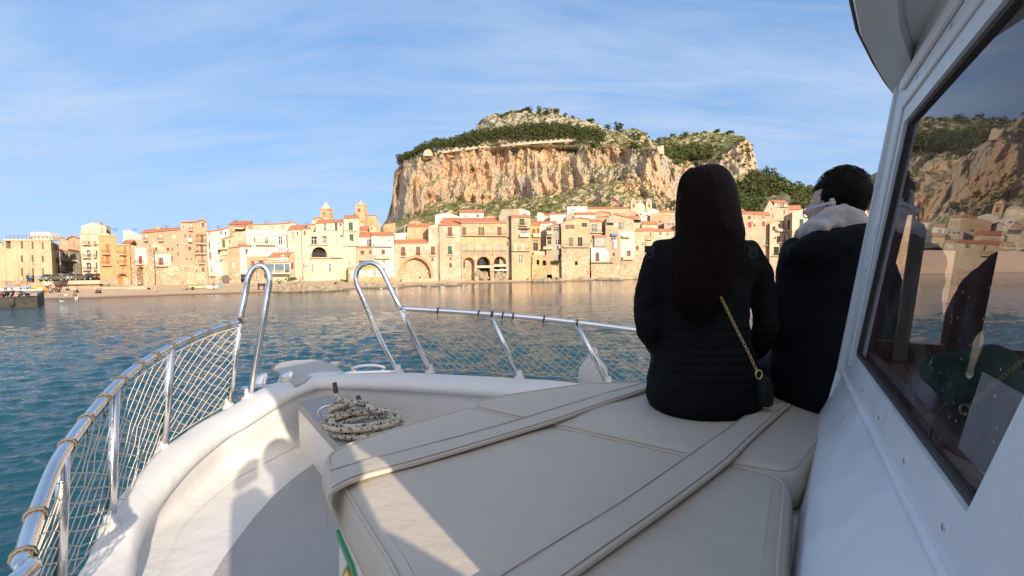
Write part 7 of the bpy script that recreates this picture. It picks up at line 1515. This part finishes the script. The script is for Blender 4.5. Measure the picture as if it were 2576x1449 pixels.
# roof with its brim
brim = [onh(2145, 0, .47), onh(2160, 70, .462), onh(2200, 152, .452), onh(2232, 205, .445), onh(2252, 232, .44), H(1.15, 1.28, .44), H(1.9, .80, .46), H(2.7, -.3, .48), H(2.45, -1.7, .48), H(1.2, -1.3, .48), H(.72, -.5, .48), H(.36, .05, .48), onh(2130, -90, .475)]
tp = [v + Vector((0, 0, .10)) for v in brim]; ib = inset(brim, .05); tb = inset(brim, .04)
mb = MB(); mb.loft([brim, [v + Vector((0, 0, .02)) for v in inset(brim, -.008)], [v + Vector((0, 0, .075)) for v in inset(brim, -.008)], [v + Vector((0, 0, .17)) for v in inset(brim, .06)]], cap=False, smooth=False)
cR = sum(brim, Vector()) / len(brim); k = len(brim)
mb.add([v + Vector((0, 0, .17)) for v in inset(brim, .06)] + [Vector((cR.x, cR.y, EYE + .82))], [(i, (i + 1) % k, k) for i in range(k)])
mb.add(brim, [tuple(t_) for t_ in tessellate_polygon([[Vector((p.x, p.y, 0)) for p in brim]])]); lip = [[v - Vector((0, 0, .002)) for v in brim], [v - Vector((0, 0, .022)) for v in inset(brim, .006)], [v - Vector((0, 0, .022)) for v in inset(brim, .062)], [v - Vector((0, 0, .0)) for v in inset(brim, .068)]]
mb.loft(lip, cap=False, smooth=False); mb.build('wheelhouse_roof', paint_mat('roof underside paint', (.78, .77, .74), .5, .4, .2), boat, fixn=False)
MB().tube(brim[-1:] + brim[:6], .006, 6).build('brim_edging', simple('dark edging', (.08, .06, .05), .8), boat)
# inside: ledge, pillars, cloth, paper
INW = simple('dark interior lining', (.05, .032, .028), .6, var=.3, scale=5)
fl_ = [H(.40, .30, -.275), H(1.04, 1.38, -.275), H(1.85, .75, -.275), H(2.0, .2, -.275), H(1.2, .3, -.275), H(.75, .0, -.275)]
MB().poly_prism(fl_, [v - Vector((0, 0, .03)) for v in fl_]).build('dash_ledge', WOODB, boat)
fl_ = [H(.45, .25, .425), H(1.0, 1.12, .425), H(1.72, .6, .425), H(2.3, -.3, .425), H(2.1, -1.3, .425), H(.9, -.3, .425)]
MB().poly_prism(fl_, [v + Vector((0, 0, .012)) for v in fl_]).build('headlining', simple('headlining', (.28, .24, .24), .7), boat)
mb = MB(); mb.bar(onY(2492, 440, .86), onY(2395, 960, 1.0), .050, .035); mb.build('inner_pillar', WOODB, boat)
mb = MB(); mb.bar(onY(2368, 190, 1.12), onY(2262, 905, 1.30), .030, .012); mb.build('inner_pillar', simple('pale inner bar', (.45, .40, .36), .5), boat)  # pale slanted bar behind the glass
mb = MB(); mb.bar(H(1.05, 1.35, -.27), H(1.85, .72, -.27), .04, .10); mb.bar(H(1.85, .72, -.27), H(2.35, -.3, -.27), .04, .10); mb.build('window_cill', WOODB, boat)
gc = H(.90, .90, -.215); mb = MB(); mb.ell(gc + Vector((0, 0, -.01)), .095, .07, .065, nu=40, nv=28, jit=.4); tag(mb.build('folded_cloth', simple('dark green cloth', (.02, .13, .075), .9, var=.3, scale=12), loc=gc), 'dark green folded cloth lying on the dash behind the wheelhouse window', 'cloth')
pv = [v + Vector((.033, 0, 0)) for v in (wp(.604, -.262), wp(.552, -.130), wp(.43, -.130), wp(.515, -.262))]
mb = MB(); mb.add(pv + [v - nW * .002 for v in pv], [(0, 1, 2, 3), (7, 6, 5, 4), (0, 4, 5, 1), (1, 5, 6, 2), (2, 6, 7, 3), (3, 7, 4, 0)])
def paper_mat():
    m, t, b = newmat('faded paper'); p = pos(t); a = mixc(t, rng(t, tnoise(t, p, 22, 4, .6), .52, .60, 0, .35), c4((.82, .82, .80)), c4((.5, .52, .55)))
    L(t, a, b.inputs['Base Color']); b.inputs['Roughness'].default_value = .6; return m
tag(mb.build('paper_sheet', paper_mat(), loc=pv[0]), 'faded paper sheet leaning against the inside of the wheelhouse glass', 'paper')
# ================================================================== people on the boat
def organic(mb, name, mat, parent=None, vox=.011, it=6, loc=None):
    o = mb.build(name, mat, parent, loc, fixn=True)
    r = o.modifiers.new('remesh', 'REMESH'); r.mode = 'VOXEL'; r.voxel_size = vox; r.use_smooth_shade = True
    s_ = o.modifiers.new('smooth', 'SMOOTH'); s_.factor = .5; s_.iterations = it; return o
def folds(o, st=.010, sz=.09):
    tx = bpy.data.textures.new('folds', 'CLOUDS'); tx.noise_scale = sz; tx.noise_depth = 3; d = o.modifiers.new('folds', 'DISPLACE'); d.texture = tx; d.strength = st; d.mid_level = .5; d.texture_coords = 'LOCAL'
def limb(mb, pts, rs, n=14):
    p = smooth([Vector(v) for v in pts], 5); k = len(p); r_ = [rs[min(len(rs) - 1, int(i / 5))] + (rs[min(len(rs) - 1, int(i / 5) + 1)] - rs[min(len(rs) - 1, int(i / 5))]) * (i % 5) / 5 for i in range(k)]
    mb.tube(p, r_, n); mb.ell(p[0], r_[0], r_[0], r_[0]); mb.ell(p[-1], r_[-1], r_[-1], r_[-1])
def erings(lv, Y, cz=None, n=28, sq=1.0):
    out = []
    for q in lv:
        py, xl, xr, th = q[:4]; yy = q[4] if len(q) > 4 else Y
        a = onY(xl, py, yy); b = onY(xr, py, yy); c = a.lerp(b, .5); w_ = (b - a).length / 2; u = (b - a).normalized(); f = Vector((-u.y, u.x, 0)).normalized()
        out.append([c + u * w_ * math.copysign(abs(math.cos(t_)) ** sq, math.cos(t_)) + f * th * math.copysign(abs(math.sin(t_)) ** sq, math.sin(t_)) for t_ in [2 * math.pi * i / n for i in range(n)]])
    return out
def hand(mb, w, d, side, up=Vector((0, 0, 1)), s_=1.0):
    """palm with five separate curled fingers; w wrist, d direction"""
    d = d.normalized(); x = d.cross(up).normalized() * side; u = x.cross(d) * side
    pc = w + d * .045 * s_; mb.ell(pc, .042 * s_, .042 * s_, .016 * s_, rot=Matrix((x, d, u)).transposed())
    for i, (o_, ln) in enumerate(((-.030, .062), (-.010, .074), (.010, .078), (.029, .070))):
        a = pc + x * o_ * s_ + d * .03 * s_; b = a + d * ln * .45 * s_ - u * .006; c = b + (d * .7 - u * .7) * ln * .32 * s_; e = c + (d * .1 - u) * ln * .25 * s_; mb.tube([a, b, c, e], [.0085 * s_, .0085 * s_, .008 * s_, .0065 * s_], 8)
    a = pc - x * .036 * s_ - d * .01; mb.tube([a, a - x * .022 * s_ + d * .022 * s_, a - x * .02 * s_ + d * .05 * s_ - u * .01], [.011 * s_, .010 * s_, .007 * s_], 8)
SKIN = simple('skin', (.50, .30, .22), .55, var=.06)
def cloth_mat(key, col, ribs=0., bands=(0, 0), rough=.85, sheen=.0):
    m, t, b = newmat(key); p = pos(t)
    L(t, mixc(t, tnoise(t, p, 14, 5), c4(col, .75), c4(col, 1.3)), b.inputs['Base Color']); b.inputs['Roughness'].default_value = rough; b.inputs['Specular IOR Level'].default_value = .12
    h_ = mathn(t, 'MULTIPLY', tnoise(t, p, 16, 4, .6), .5)
    if ribs:
        sp = t.nodes.new('ShaderNodeSeparateXYZ'); L(t, p, sp.inputs[0]); z = mathn(t, 'ADD', sp.outputs[2], mathn(t, 'MULTIPLY', tnoise(t, p, 3, 2), .02))
        w_ = mathn(t, 'ABSOLUTE', mathn(t, 'SINE', mathn(t, 'MULTIPLY', z, math.pi / ribs)))
        if bands[1]:
            k_ = mathn(t, 'MULTIPLY', rng(t, sp.outputs[2], bands[0] - .01, bands[0]), rng(t, sp.outputs[2], bands[1], bands[1] + .01, 1, 0)); w_ = mathn(t, 'MULTIPLY', w_, k_)
        h_ = mathn(t, 'ADD', h_, w_)
    h_ = mathn(t, 'ADD', h_, mathn(t, 'MULTIPLY', tnoise(t, p, 300, 2), .08))
    bump(t, b, h_, .6, .008); return m
def hair_mat(key, c1, c2, zmix=None):
    m, t, b = newmat(key); p = pos(t)
    a = mixc(t, tnoise(t, p, 1, 4, .6, 0, (160, 160, 6)), c4(c1, .6), c4(c1, 1.5))
    if zmix:
        sp = t.nodes.new('ShaderNodeSeparateXYZ'); L(t, p, sp.inputs[0]); a = mixc(t, rng(t, mathn(t, 'ADD', sp.outputs[2], mathn(t, 'MULTIPLY', tnoise(t, p, 5, 3), .12)), zmix[0], zmix[1], 1, 0), a, c4(c2))
    L(t, a, b.inputs['Base Color']); b.inputs['Roughness'].default_value = .55; b.inputs['Specular IOR Level'].default_value = .06
    bump(t, b, tnoise(t, p, 1, 4, .7, 0, (220, 220, 8)), .8, .004); return m
# ---- woman
WY = 1.62
def P_(x, y, Y=WY): return onY(x, y, Y)
hips = P_(1762, 985); seatz = EYE + CT
woman = MB()
hc = P_(1779, 492, 1.62)
woman.ell(hc, .072, .090, .108, nu=20, nv=16); woman.ell(hc + Vector((-.01, .055, -.055)), .048, .045, .05); woman.tube([hc + Vector((-.012, .085, .0)), hc + Vector((-.022, .112, -.028)), hc + Vector((-.014, .088, -.034))], [.008, .013, .009], 8)
woman.ell(hc + Vector((-.016, .096, -.062)), .020, .010, .006); woman.ell(hc + Vector((-.072, .0, -.02)), .010, .016, .028); woman.ell(hc + Vector((.072, .0, -.02)), .010, .016, .028)
woman.tube([hc + Vector((0, 0, -.05)), P_(1778, 600), P_(1778, 650)], [.052, .055, .07], 16); woman.loft(erings([(1000, 1680, 1850, .09), (900, 1690, 1845, .08), (760, 1690, 1850, .08), (650, 1700, 1850, .07)], WY))
wl = P_(1700, 905, 1.86); wr = P_(1845, 905, 1.86)
hand(woman, wl, Vector((.35, .9, -.1)), 1); hand(woman, wr, Vector((-.35, .9, -.1)), -1)
for s_, e_ in ((P_(1690, 900, 1.80), wl), (P_(1855, 900, 1.80), wr)): woman.tube([s_, e_], [.026, .026], 10)
for sx in (-.10, .10):
    k_ = Vector((hips.x * 1.3 + sx * .8, 2.12, seatz + .045)); an = Vector((hips.x * 1.3 + sx * .8, 2.10, EYE - .98)); woman.tube([hips + Vector((sx * .8, 0, 0)), k_], [.07, .05], 12); woman.tube([k_, an], [.05, .035], 12); woman.ell(an + Vector((0, .06, -.03)), .038, .10, .032)
w_ = organic(woman, 'person', SKIN, loc=(hips.x, hips.y, seatz), vox=.010, it=2)
tag(w_, 'person with long dark hair in a black jacket sitting with back turned, centre right', 'person', 'people sitting on the bow')
j = MB()
j.loft(erings([(1012, 1655, 1880, .12), (1000, 1636, 1896, .155), (970, 1632, 1899, .165), (935, 1636, 1895, .155), (895, 1645, 1889, .138), (860, 1654, 1878, .13), (800, 1658, 1874, .122), (740, 1654, 1880, .12), (690, 1648, 1888, .115), (655, 1642, 1898, .105), (630, 1648, 1896, .094), (608, 1672, 1880, .08), (592, 1705, 1850, .075), (578, 1738, 1822, .062)], WY, sq=.9))
limb(j, [P_(1664, 632), P_(1640, 690), P_(1630, 760), P_(1636, 830), P_(1668, 880, 1.72), P_(1696, 903, 1.83)], [.040, .048, .050, .048, .042, .036])
limb(j, [P_(1882, 632), P_(1906, 690), P_(1922, 760), P_(1924, 835), P_(1896, 880, 1.72), P_(1850, 903, 1.83)], [.040, .048, .043, .040, .040, .036])
folds_j = organic(j, 'jacket', cloth_mat('black quilted cloth', (.006, .006, .0065), .026, (EYE - .42, EYE - .20)), w_, .010, 5); folds(folds_j, .022, .07)
j = MB(); j.loft(erings([(1036, 1660, 1875, .13), (1024, 1638, 1893, .165), (1000, 1629, 1900, .18), (965, 1634, 1896, .17), (945, 1642, 1890, .15)], WY, sq=.9))
for sx in (-.10, .10):
    k_ = Vector((hips.x * 1.3 + sx * .8, 2.12, seatz + .06)); an = Vector((hips.x * 1.3 + sx * .8, 2.10, EYE - .95)); limb(j, [Vector((hips.x + sx * .7, 1.64, seatz + .085)), Vector((hips.x * 1.16 + sx * .8, 1.9, seatz + .085)), k_, (k_ + an) / 2, an], [.085, .078, .064, .058, .045])
organic(j, 'trousers', cloth_mat('black trouser cloth', (.004, .004, .0045)), w_, .011, 4)
for sx in (-.10, .10):
    mb = MB(); an = Vector((hips.x * 1.3 + sx * .8, 2.10, EYE - .98)); mb.ell(an + Vector((0, .06, -.035)), .045, .12, .038); mb.ell(an + Vector((0, 0, .0)), .045, .05, .05)
    organic(mb, 'shoe', CORD, w_, .008, 2)
HAIR = hair_mat('long dark hair', (.004, .0032, .003), (.015, .0075, .006), (EYE - .06, EYE - .18))
HL = [(419, 1752, 1802, .045, 1.62), (424, 1738, 1814, .07, 1.615), (436, 1724, 1826, .088, 1.61), (456, 1713, 1838, .098, 1.605), (485, 1707, 1847, .105, 1.60), (515, 1705, 1853, .104, 1.59), (545, 1704, 1860, .095, 1.575), (575, 1704, 1869, .075, 1.55), (605, 1702, 1868, .05, 1.53), (635, 1699, 1856, .036, 1.512), (660, 1700, 1842, .026, 1.505), (682, 1712, 1822, .010, 1.503)]
HX = [(664, 1695, 1852, .028, 1.502), (695, 1694, 1842, .022, 1.496), (722, 1696, 1830, .018, 1.490), (745, 1699, 1816, .013, 1.487)]
h_ = MB(); h_.loft(erings(HL, 1.6, n=40)); hair_o = organic(h_, 'hair', HAIR, w_, .008, 3)
st = MB(); rs = random.Random(4)
for i in range(1300):
    f = rs.choice([rs.uniform(-1, 1), math.sin(rs.uniform(-1.57, 1.57)), rs.choice([-.9, -.62, -.35, -.1, .2, .42, .7, .92]) + rs.gauss(0, .05)]); th_ = rs.uniform(.05, .98); start = rs.choice([1, 2, 2, 3, 3, 4, 5, 6]); pts = []
    sway = rs.uniform(-1, 1); end = rs.choice([12, 13, 14, 14, 15, 15, 16]) if rs.random() < .85 else 18
    EX = HL[:10] + HX + [(764, 1703, 1804, .010, 1.485), (780, 1710, 1796, .006, 1.484), (796, 1722, 1788, .004, 1.484), (812, 1734, 1780, .003, 1.484)]
    if abs(f) > .93 and rs.random() < .35: k_out = 1.05
    else: k_out = 1.0
    for k in range(start, end):
        py, xl, xr, t2, yy = EX[k]; c = (xl + xr) / 2; hw = (xr - xl) / 2
        ff = max(-1.0, min(1.0, f + .02 * math.sin(k * 1.3 + sway * 5))) * k_out + sway * .05 * max(0, k - 10)
        x = c + ff * hw; dep = math.sqrt(max(0, 1 - min(1, ff * ff))); pts.append(onY(x, py + rs.uniform(-2, 2), yy - t2 * dep - .004 - .004 * th_))
    if len(pts) > 2:
        p2 = smooth(pts, 2); n_ = len(p2); st.tube(p2, [.0020 * (1 - .8 * (q / n_) ** 2.5) for q in range(n_)], 3, cap=False)
for i in range(30):    # flyaway wisps on the crown
    a = rs.uniform(-1.5, 1.0); q = hc + Vector((math.sin(a) * .095, rs.uniform(-.06, .05), math.cos(a) * .112)); e = Vector((math.sin(a - .3), 0, math.cos(a - .3)))
    st.tube(smooth([q, q + e * .006 + Vector((-.014, 0, .002)), q + e * .006 + Vector((-.028, 0, -.004)), q + e * .0 + Vector((-.036, 0, -.014))], 3), .0005, 3, cap=False)
st.build('hair_strands', HAIR, hair_o, fixn=False)
for x in (1634, 1893):   # webbing tabs on the shoulders
    a = P_(x, 628, 1.505); mb = MB(); mb.box((a.x - .015, a.y - .004, a.z - .010), (a.x + .015, a.y + .004, a.z + .012)); mb.tube([a + Vector((.013 * math.cos(f), -.003, -.012 - .014 * math.sin(f))) for f in [math.pi * k / 10 for k in range(11)]], .0028, 6); mb.build('shoulder_tab', simple('black buckle', (.010, .011, .011), .5), w_)
# ---- handbag with chain
bc = P_(1922, 980, 1.50)
bag = empty('handbag', bc - Vector((0, 0, .05)), 'small black quilted handbag on a thin gold chain between the two seated people', 'handbag')
mb = MB(); mb.loft(erings([(1022, 1908, 1938, .016), (1014, 1899, 1944, .028), (985, 1897, 1943, .034), (955, 1899, 1938, .03), (943, 1905, 1930, .018)], 1.50, n=20)); organic(mb, 'pouch', cloth_mat('patterned black leather', (.014, .015, .014), rough=.4), bag, .006, 2)
mb = MB()
def chain(pts, mb, r=.006, wire=.0014):
    L_ = resample(smooth(pts, 5), 2); tot = sum((b - a).length for a, b in zip(smooth(pts, 5), smooth(pts, 5)[1:])); n_ = int(tot / (r * 1.55)); q = resample(smooth(pts, 5), n_)
    for i in range(n_ - 1):
        t_ = (q[i + 1] - q[i]).normalized(); a = Vector((0, -1, 0)) if i % 2 else Vector((.5, -1, .5)); nn = t_.cross(a).normalized(); c = q[i]
        mb.tube([c + t_ * math.cos(f) * r + nn * math.sin(f) * r * .68 for f in [2 * math.pi * k / 8 for k in range(9)]], wire, 4, cap=False)
ybk = lambda y: lerpt([(570, 1.53), (600, 1.50), (650, 1.49), (740, 1.480), (800, 1.478), (860, 1.47), (900, 1.462), (940, 1.455)], y)
chain([P_(1694, 574, 1.58), P_(1700, 580, 1.545), P_(1715, 594, 1.52), P_(1730, 612, 1.505)], mb); mb.build('shoulder_chain', simple('gold chain', (.75, .52, .22), .3, metal=1), bag, fixn=False); mb = MB(); chain([P_(1800, 722, 1.478), P_(1816, 752, 1.476), P_(1850, 822, 1.47), P_(1882, 885, 1.462), P_(1906, 938, 1.455)], mb)
mb.tube([P_(1909, 942, 1.455) + Vector((.010 * math.cos(f), 0, .014 * math.sin(f))) for f in [2 * math.pi * k / 12 for k in range(13)]], .003, 6, cap=False)
mb.build('chain', simple('gold chain', (.75, .52, .22), .3, metal=1), bag, fixn=False)
# ---- man
MY = 1.68
def Q_(x, y, Y=MY): return onY(x, y, Y)
mc_ = Q_(2085, 1000); mh = Q_(2110, 502); man = MB()
man.ell(mh, .078, .092, .108, nu=20, nv=16, rot=Matrix.Rotation(.25, 3, 'Y')); fd = Vector((-.60, .78, -.12)).normalized()
man.ell(mh + fd * .045 + Vector((0, 0, -.045)), .052, .052, .055); man.tube([mh + fd * .085 + Vector((0, 0, .008)), mh + fd * .108 + Vector((0, 0, -.026)), mh + fd * .09 + Vector((0, 0, -.034))], [.009, .012, .009], 8)
man.ell(mh + fd * .092 + Vector((0, 0, -.06)), .014, .014, .008)
ear = Q_(2093, 512, MY - .088); man.ell(ear, .014, .010, .026)
man.tube([mh + Vector((0, 0, -.04)), Q_(2108, 640)], [.06, .065], 14); man.loft(erings([(1000, 2010, 2160, .1), (800, 2015, 2180, .09), (660, 2030, 2190, .08)], MY))
ml = Q_(1985, 905, 1.92); mr = Q_(2150, 905, 1.95); hand(man, ml, Vector((.35, .9, -.1)), 1, s_=1.1); hand(man, mr, Vector((-.35, .9, -.1)), -1, s_=1.1)
for s_, e_ in ((Q_(1986, 900, 1.86), ml), (Q_(2150, 900, 1.88), mr)): man.tube([s_, e_], [.03, .03], 10)
for sx in (-.11, .11):
    k_ = Vector((mc_.x + sx, 2.16, seatz + .05)); an = Vector((mc_.x + sx, 2.14, EYE - .98)); man.tube([mc_ + Vector((sx * .8, .1, 0)), k_, an], [.075, .055, .04], 12); man.ell(an + Vector((0, .06, -.03)), .042, .11, .034)
m_o = organic(man, 'person', SKIN, loc=(mc_.x, mc_.y, seatz), vox=.010, it=2)
tag(m_o, 'person with short dark hair, glasses and pale hood over a black coat', 'person', 'people sitting on the bow')
j = MB()
j.loft(erings([(1034, 2000, 2140, .12), (1022, 1972, 2160, .16), (990, 1960, 2180, .175), (940, 1962, 2190, .175), (880, 1966, 2200, .165), (820, 1974, 2205, .155), (760, 1984, 2205, .15), (700, 1990, 2210, .145), (655, 1986, 2215, .14), (625, 1996, 2210, .13), (600, 2012, 2205, .12), (580, 2030, 2198, .105), (562, 2055, 2190, .085), (552, 2085, 2180, .06)], MY, sq=.85))
limb(j, [Q_(2010, 640), Q_(1998, 700), Q_(1990, 770), Q_(1982, 840), Q_(1984, 900, 1.80), Q_(1986, 905, 1.88)], [.062, .064, .06, .06, .05, .045])
limb(j, [Q_(2190, 640), Q_(2212, 720), Q_(2215, 800), Q_(2200, 850), Q_(2165, 895, 1.85), Q_(2150, 905, 1.92)], [.06, .06, .058, .055, .05, .045])
j.ell(Q_(2090, 610, MY - .10), .15, .06, .055, rot=Matrix.Rotation(-.32, 3, 'Y')); j.ell(Q_(2000, 640, MY - .03), .045, .08, .035)
folds(organic(j, 'coat', cloth_mat('black coat cloth', (.005, .0055, .007)), m_o, .011, 4), .030, .10)
j = MB(); j.loft(erings([(1036, 1995, 2130, .12), (1020, 1968, 2150, .16), (985, 1975, 2160, .15)], MY))
for sx in (-.11, .11):
    k_ = Vector((mc_.x + sx, 2.16, seatz + .06)); an = Vector((mc_.x + sx, 2.14, EYE - .95)); limb(j, [Vector((mc_.x + sx * .8, 1.72, seatz + .09)), k_, an], [.09, .07, .05])
organic(j, 'trousers', MC.get('x') or simple('dark trousers', (.02, .022, .03), .9), m_o, .012, 3)
for sx in (-.11, .11):
    mb = MB(); an = Vector((mc_.x + sx, 2.14, EYE - .98)); mb.ell(an + Vector((0, .06, -.035)), .05, .13, .04); mb.ell(an, .05, .055, .05)
    organic(mb, 'shoe', CORD, m_o, .009, 2)
j = MB()   # pale hood bunched round the neck
for x, y, Y, a, b, c, ro in ((2108, 562, MY - .06, .095, .075, .050, .0), (2060, 572, MY - .06, .055, .07, .046, -.55), (2130, 540, MY - .075, .062, .045, .034, .28), (2035, 592, MY - .03, .032, .06, .045, -.8), (2095, 535, MY - .08, .05, .035, .03, -.35), (2150, 575, MY - .05, .05, .07, .04, .3)): j.ell(Q_(x, y + 3, Y), a * .95, b * .95, c * .92, rot=Matrix.Rotation(ro, 3, 'Y'), nu=30, nv=20, jit=.22)
folds(organic(j, 'hood', cloth_mat('pale hoodie jersey', (.44, .39, .37), rough=.95), m_o, .006, 2), .018, .035)
MH = hair_mat('short dark hair', (.008, .005, .004), (.03, .02, .015))
hb = MB(); hm = mh + Vector((.004, -.006, .010)); tmp = MB(); tmp.ell(hm, .082, .098, .104, nu=40, nv=28, rot=Matrix.Rotation(.22, 3, 'Y'))
keep = [f for f in tmp.f if not (((sum((tmp.v[i] for i in f), Vector()) / len(f) - hm).normalized().dot(fd) > .40 and (sum((tmp.v[i] for i in f), Vector()) / len(f) - hm).z < .03) or (sum((tmp.v[i] for i in f), Vector()) / len(f) - hm).z < -.085)]
hb.add([v + Vector((0, 0, .004 * noise.noise(v * 40))) for v in tmp.v], keep, 0, True); ho = hb.build('hair', MH, m_o); s_ = ho.modifiers.new('thickness', 'SOLIDIFY'); s_.thickness = .012; s_.offset = -1
st = MB()
for i in range(1500):
    f = rs.choice(keep); c = sum((tmp.v[k] for k in f), Vector()) / len(f) + Vector((rs.uniform(-.005, .005), rs.uniform(-.005, .005), rs.uniform(-.005, .005))); d_ = (c - hm).normalized(); t_ = (Vector((-.45, .2, -.35)) + Vector((rs.gauss(0, .25), rs.gauss(0, .25), rs.gauss(0, .25)))); t_ = (t_ - d_ * t_.dot(d_)).normalized()
    st.tube([c, c + d_ * .0015 + t_ * .009, c + d_ * .0005 + t_ * .017], [.0011, .0009, .0003], 3, cap=False)
st.build('hair_strands', MH, ho, fixn=False)
g1 = Q_(2094, 509, MY - .098); g2 = Q_(2041, 522, MY - .02)
mb = MB(); mb.bar(g1, g2, .003, .009); fr_c = g2 + Vector((.002, .03, -.014)); mb.tube([fr_c + Vector((.004 * math.cos(f), .026 * math.cos(f), .020 * math.sin(f))) for f in [2 * math.pi * k / 16 for k in range(17)]], .0022, 5, cap=False)
mb.build('glasses', simple('glasses metal', (.35, .36, .38), .3, metal=.8), m_o)
# ---- the one holding the camera, behind the lens
ph = Vector((.31, -.20, EYE + .11)); pp = MB()
pp.ell(ph, .078, .095, .112, nu=18, nv=14); pp.tube([ph + Vector((0, .09, .0)), ph + Vector((0, .112, -.025)), ph + Vector((0, .09, -.035))], [.008, .012, .008], 8); pp.tube([ph, ph + Vector((0, -.02, -.20))], [.055, .06], 12)
pp.loft([[Vector((ph.x + math.cos(a) * w_2, ph.y - .03 + math.sin(a) * d_2, EYE + h2)) for a in [2 * math.pi * i / 20 for i in range(20)]] for h2, w_2, d_2 in ((-.62, .16, .12), (-.40, .15, .11), (-.15, .18, .10), (-.08, .12, .08))])
hand(pp, Vector((.10, -.16, EYE - .04)), Vector((-.1, .5, .9)), 1); hand(pp, Vector((.06, -.20, EYE - .06)), Vector((.1, .5, .9)), -1)
for sx in (-.11, .11): pp.tube([Vector((ph.x + sx, -.24, EYE - .62)), Vector((ph.x + sx - .05, -.30, EYE - .83)), Vector((ph.x + sx - .05, -.28, EYE - 1.02))], [.08, .055, .04], 12); pp.ell(Vector((ph.x + sx - .05, -.24, EYE - 1.01)), .04, .11, .035)
po_ = organic(pp, 'person', SKIN, loc=(ph.x, ph.y, EYE - 1.05), vox=.012, it=2); tag(po_, 'person in a dark jacket holding the camera, seen only as a shadow on the deck', 'person')
j = MB(); j.loft([[Vector((ph.x + math.cos(a) * w_2 + o2_, ph.y - .03 + math.sin(a) * d_2, EYE + h2)) for a in [2 * math.pi * i / 24 for i in range(24)]] for h2, w_2, d_2, o2_ in ((-.66, .20, .15, 0), (-.45, .185, .14, 0), (-.22, .20, .13, 0), (-.12, .17, .11, 0), (-.06, .08, .08, 0))])
limb(j, [Vector((ph.x - .17, -.24, EYE - .16)), Vector((ph.x - .20, -.22, EYE - .38)), Vector((.07, -.19, EYE - .10))], [.055, .05, .038]); limb(j, [Vector((ph.x + .17, -.24, EYE - .16)), Vector((ph.x + .15, -.20, EYE - .40)), Vector((.12, -.17, EYE - .08))], [.055, .05, .038])
organic(j, 'jacket', simple('navy jacket', (.03, .035, .05), .9), po_, .012, 4)
j = MB()
for sx in (-.11, .11): limb(j, [Vector((ph.x + sx, -.24, EYE - .60)), Vector((ph.x + sx - .05, -.30, EYE - .83)), Vector((ph.x + sx - .05, -.28, EYE - 1.0))], [.10, .07, .05])
organic(j, 'trousers', simple('dark trousers', (.02, .022, .03), .9), po_, .012, 3)
j = MB(); j.ell(ph + Vector((0, -.015, .02)), .088, .10, .112, nu=20, nv=14); organic(j, 'hair', MH, po_, .010, 2)
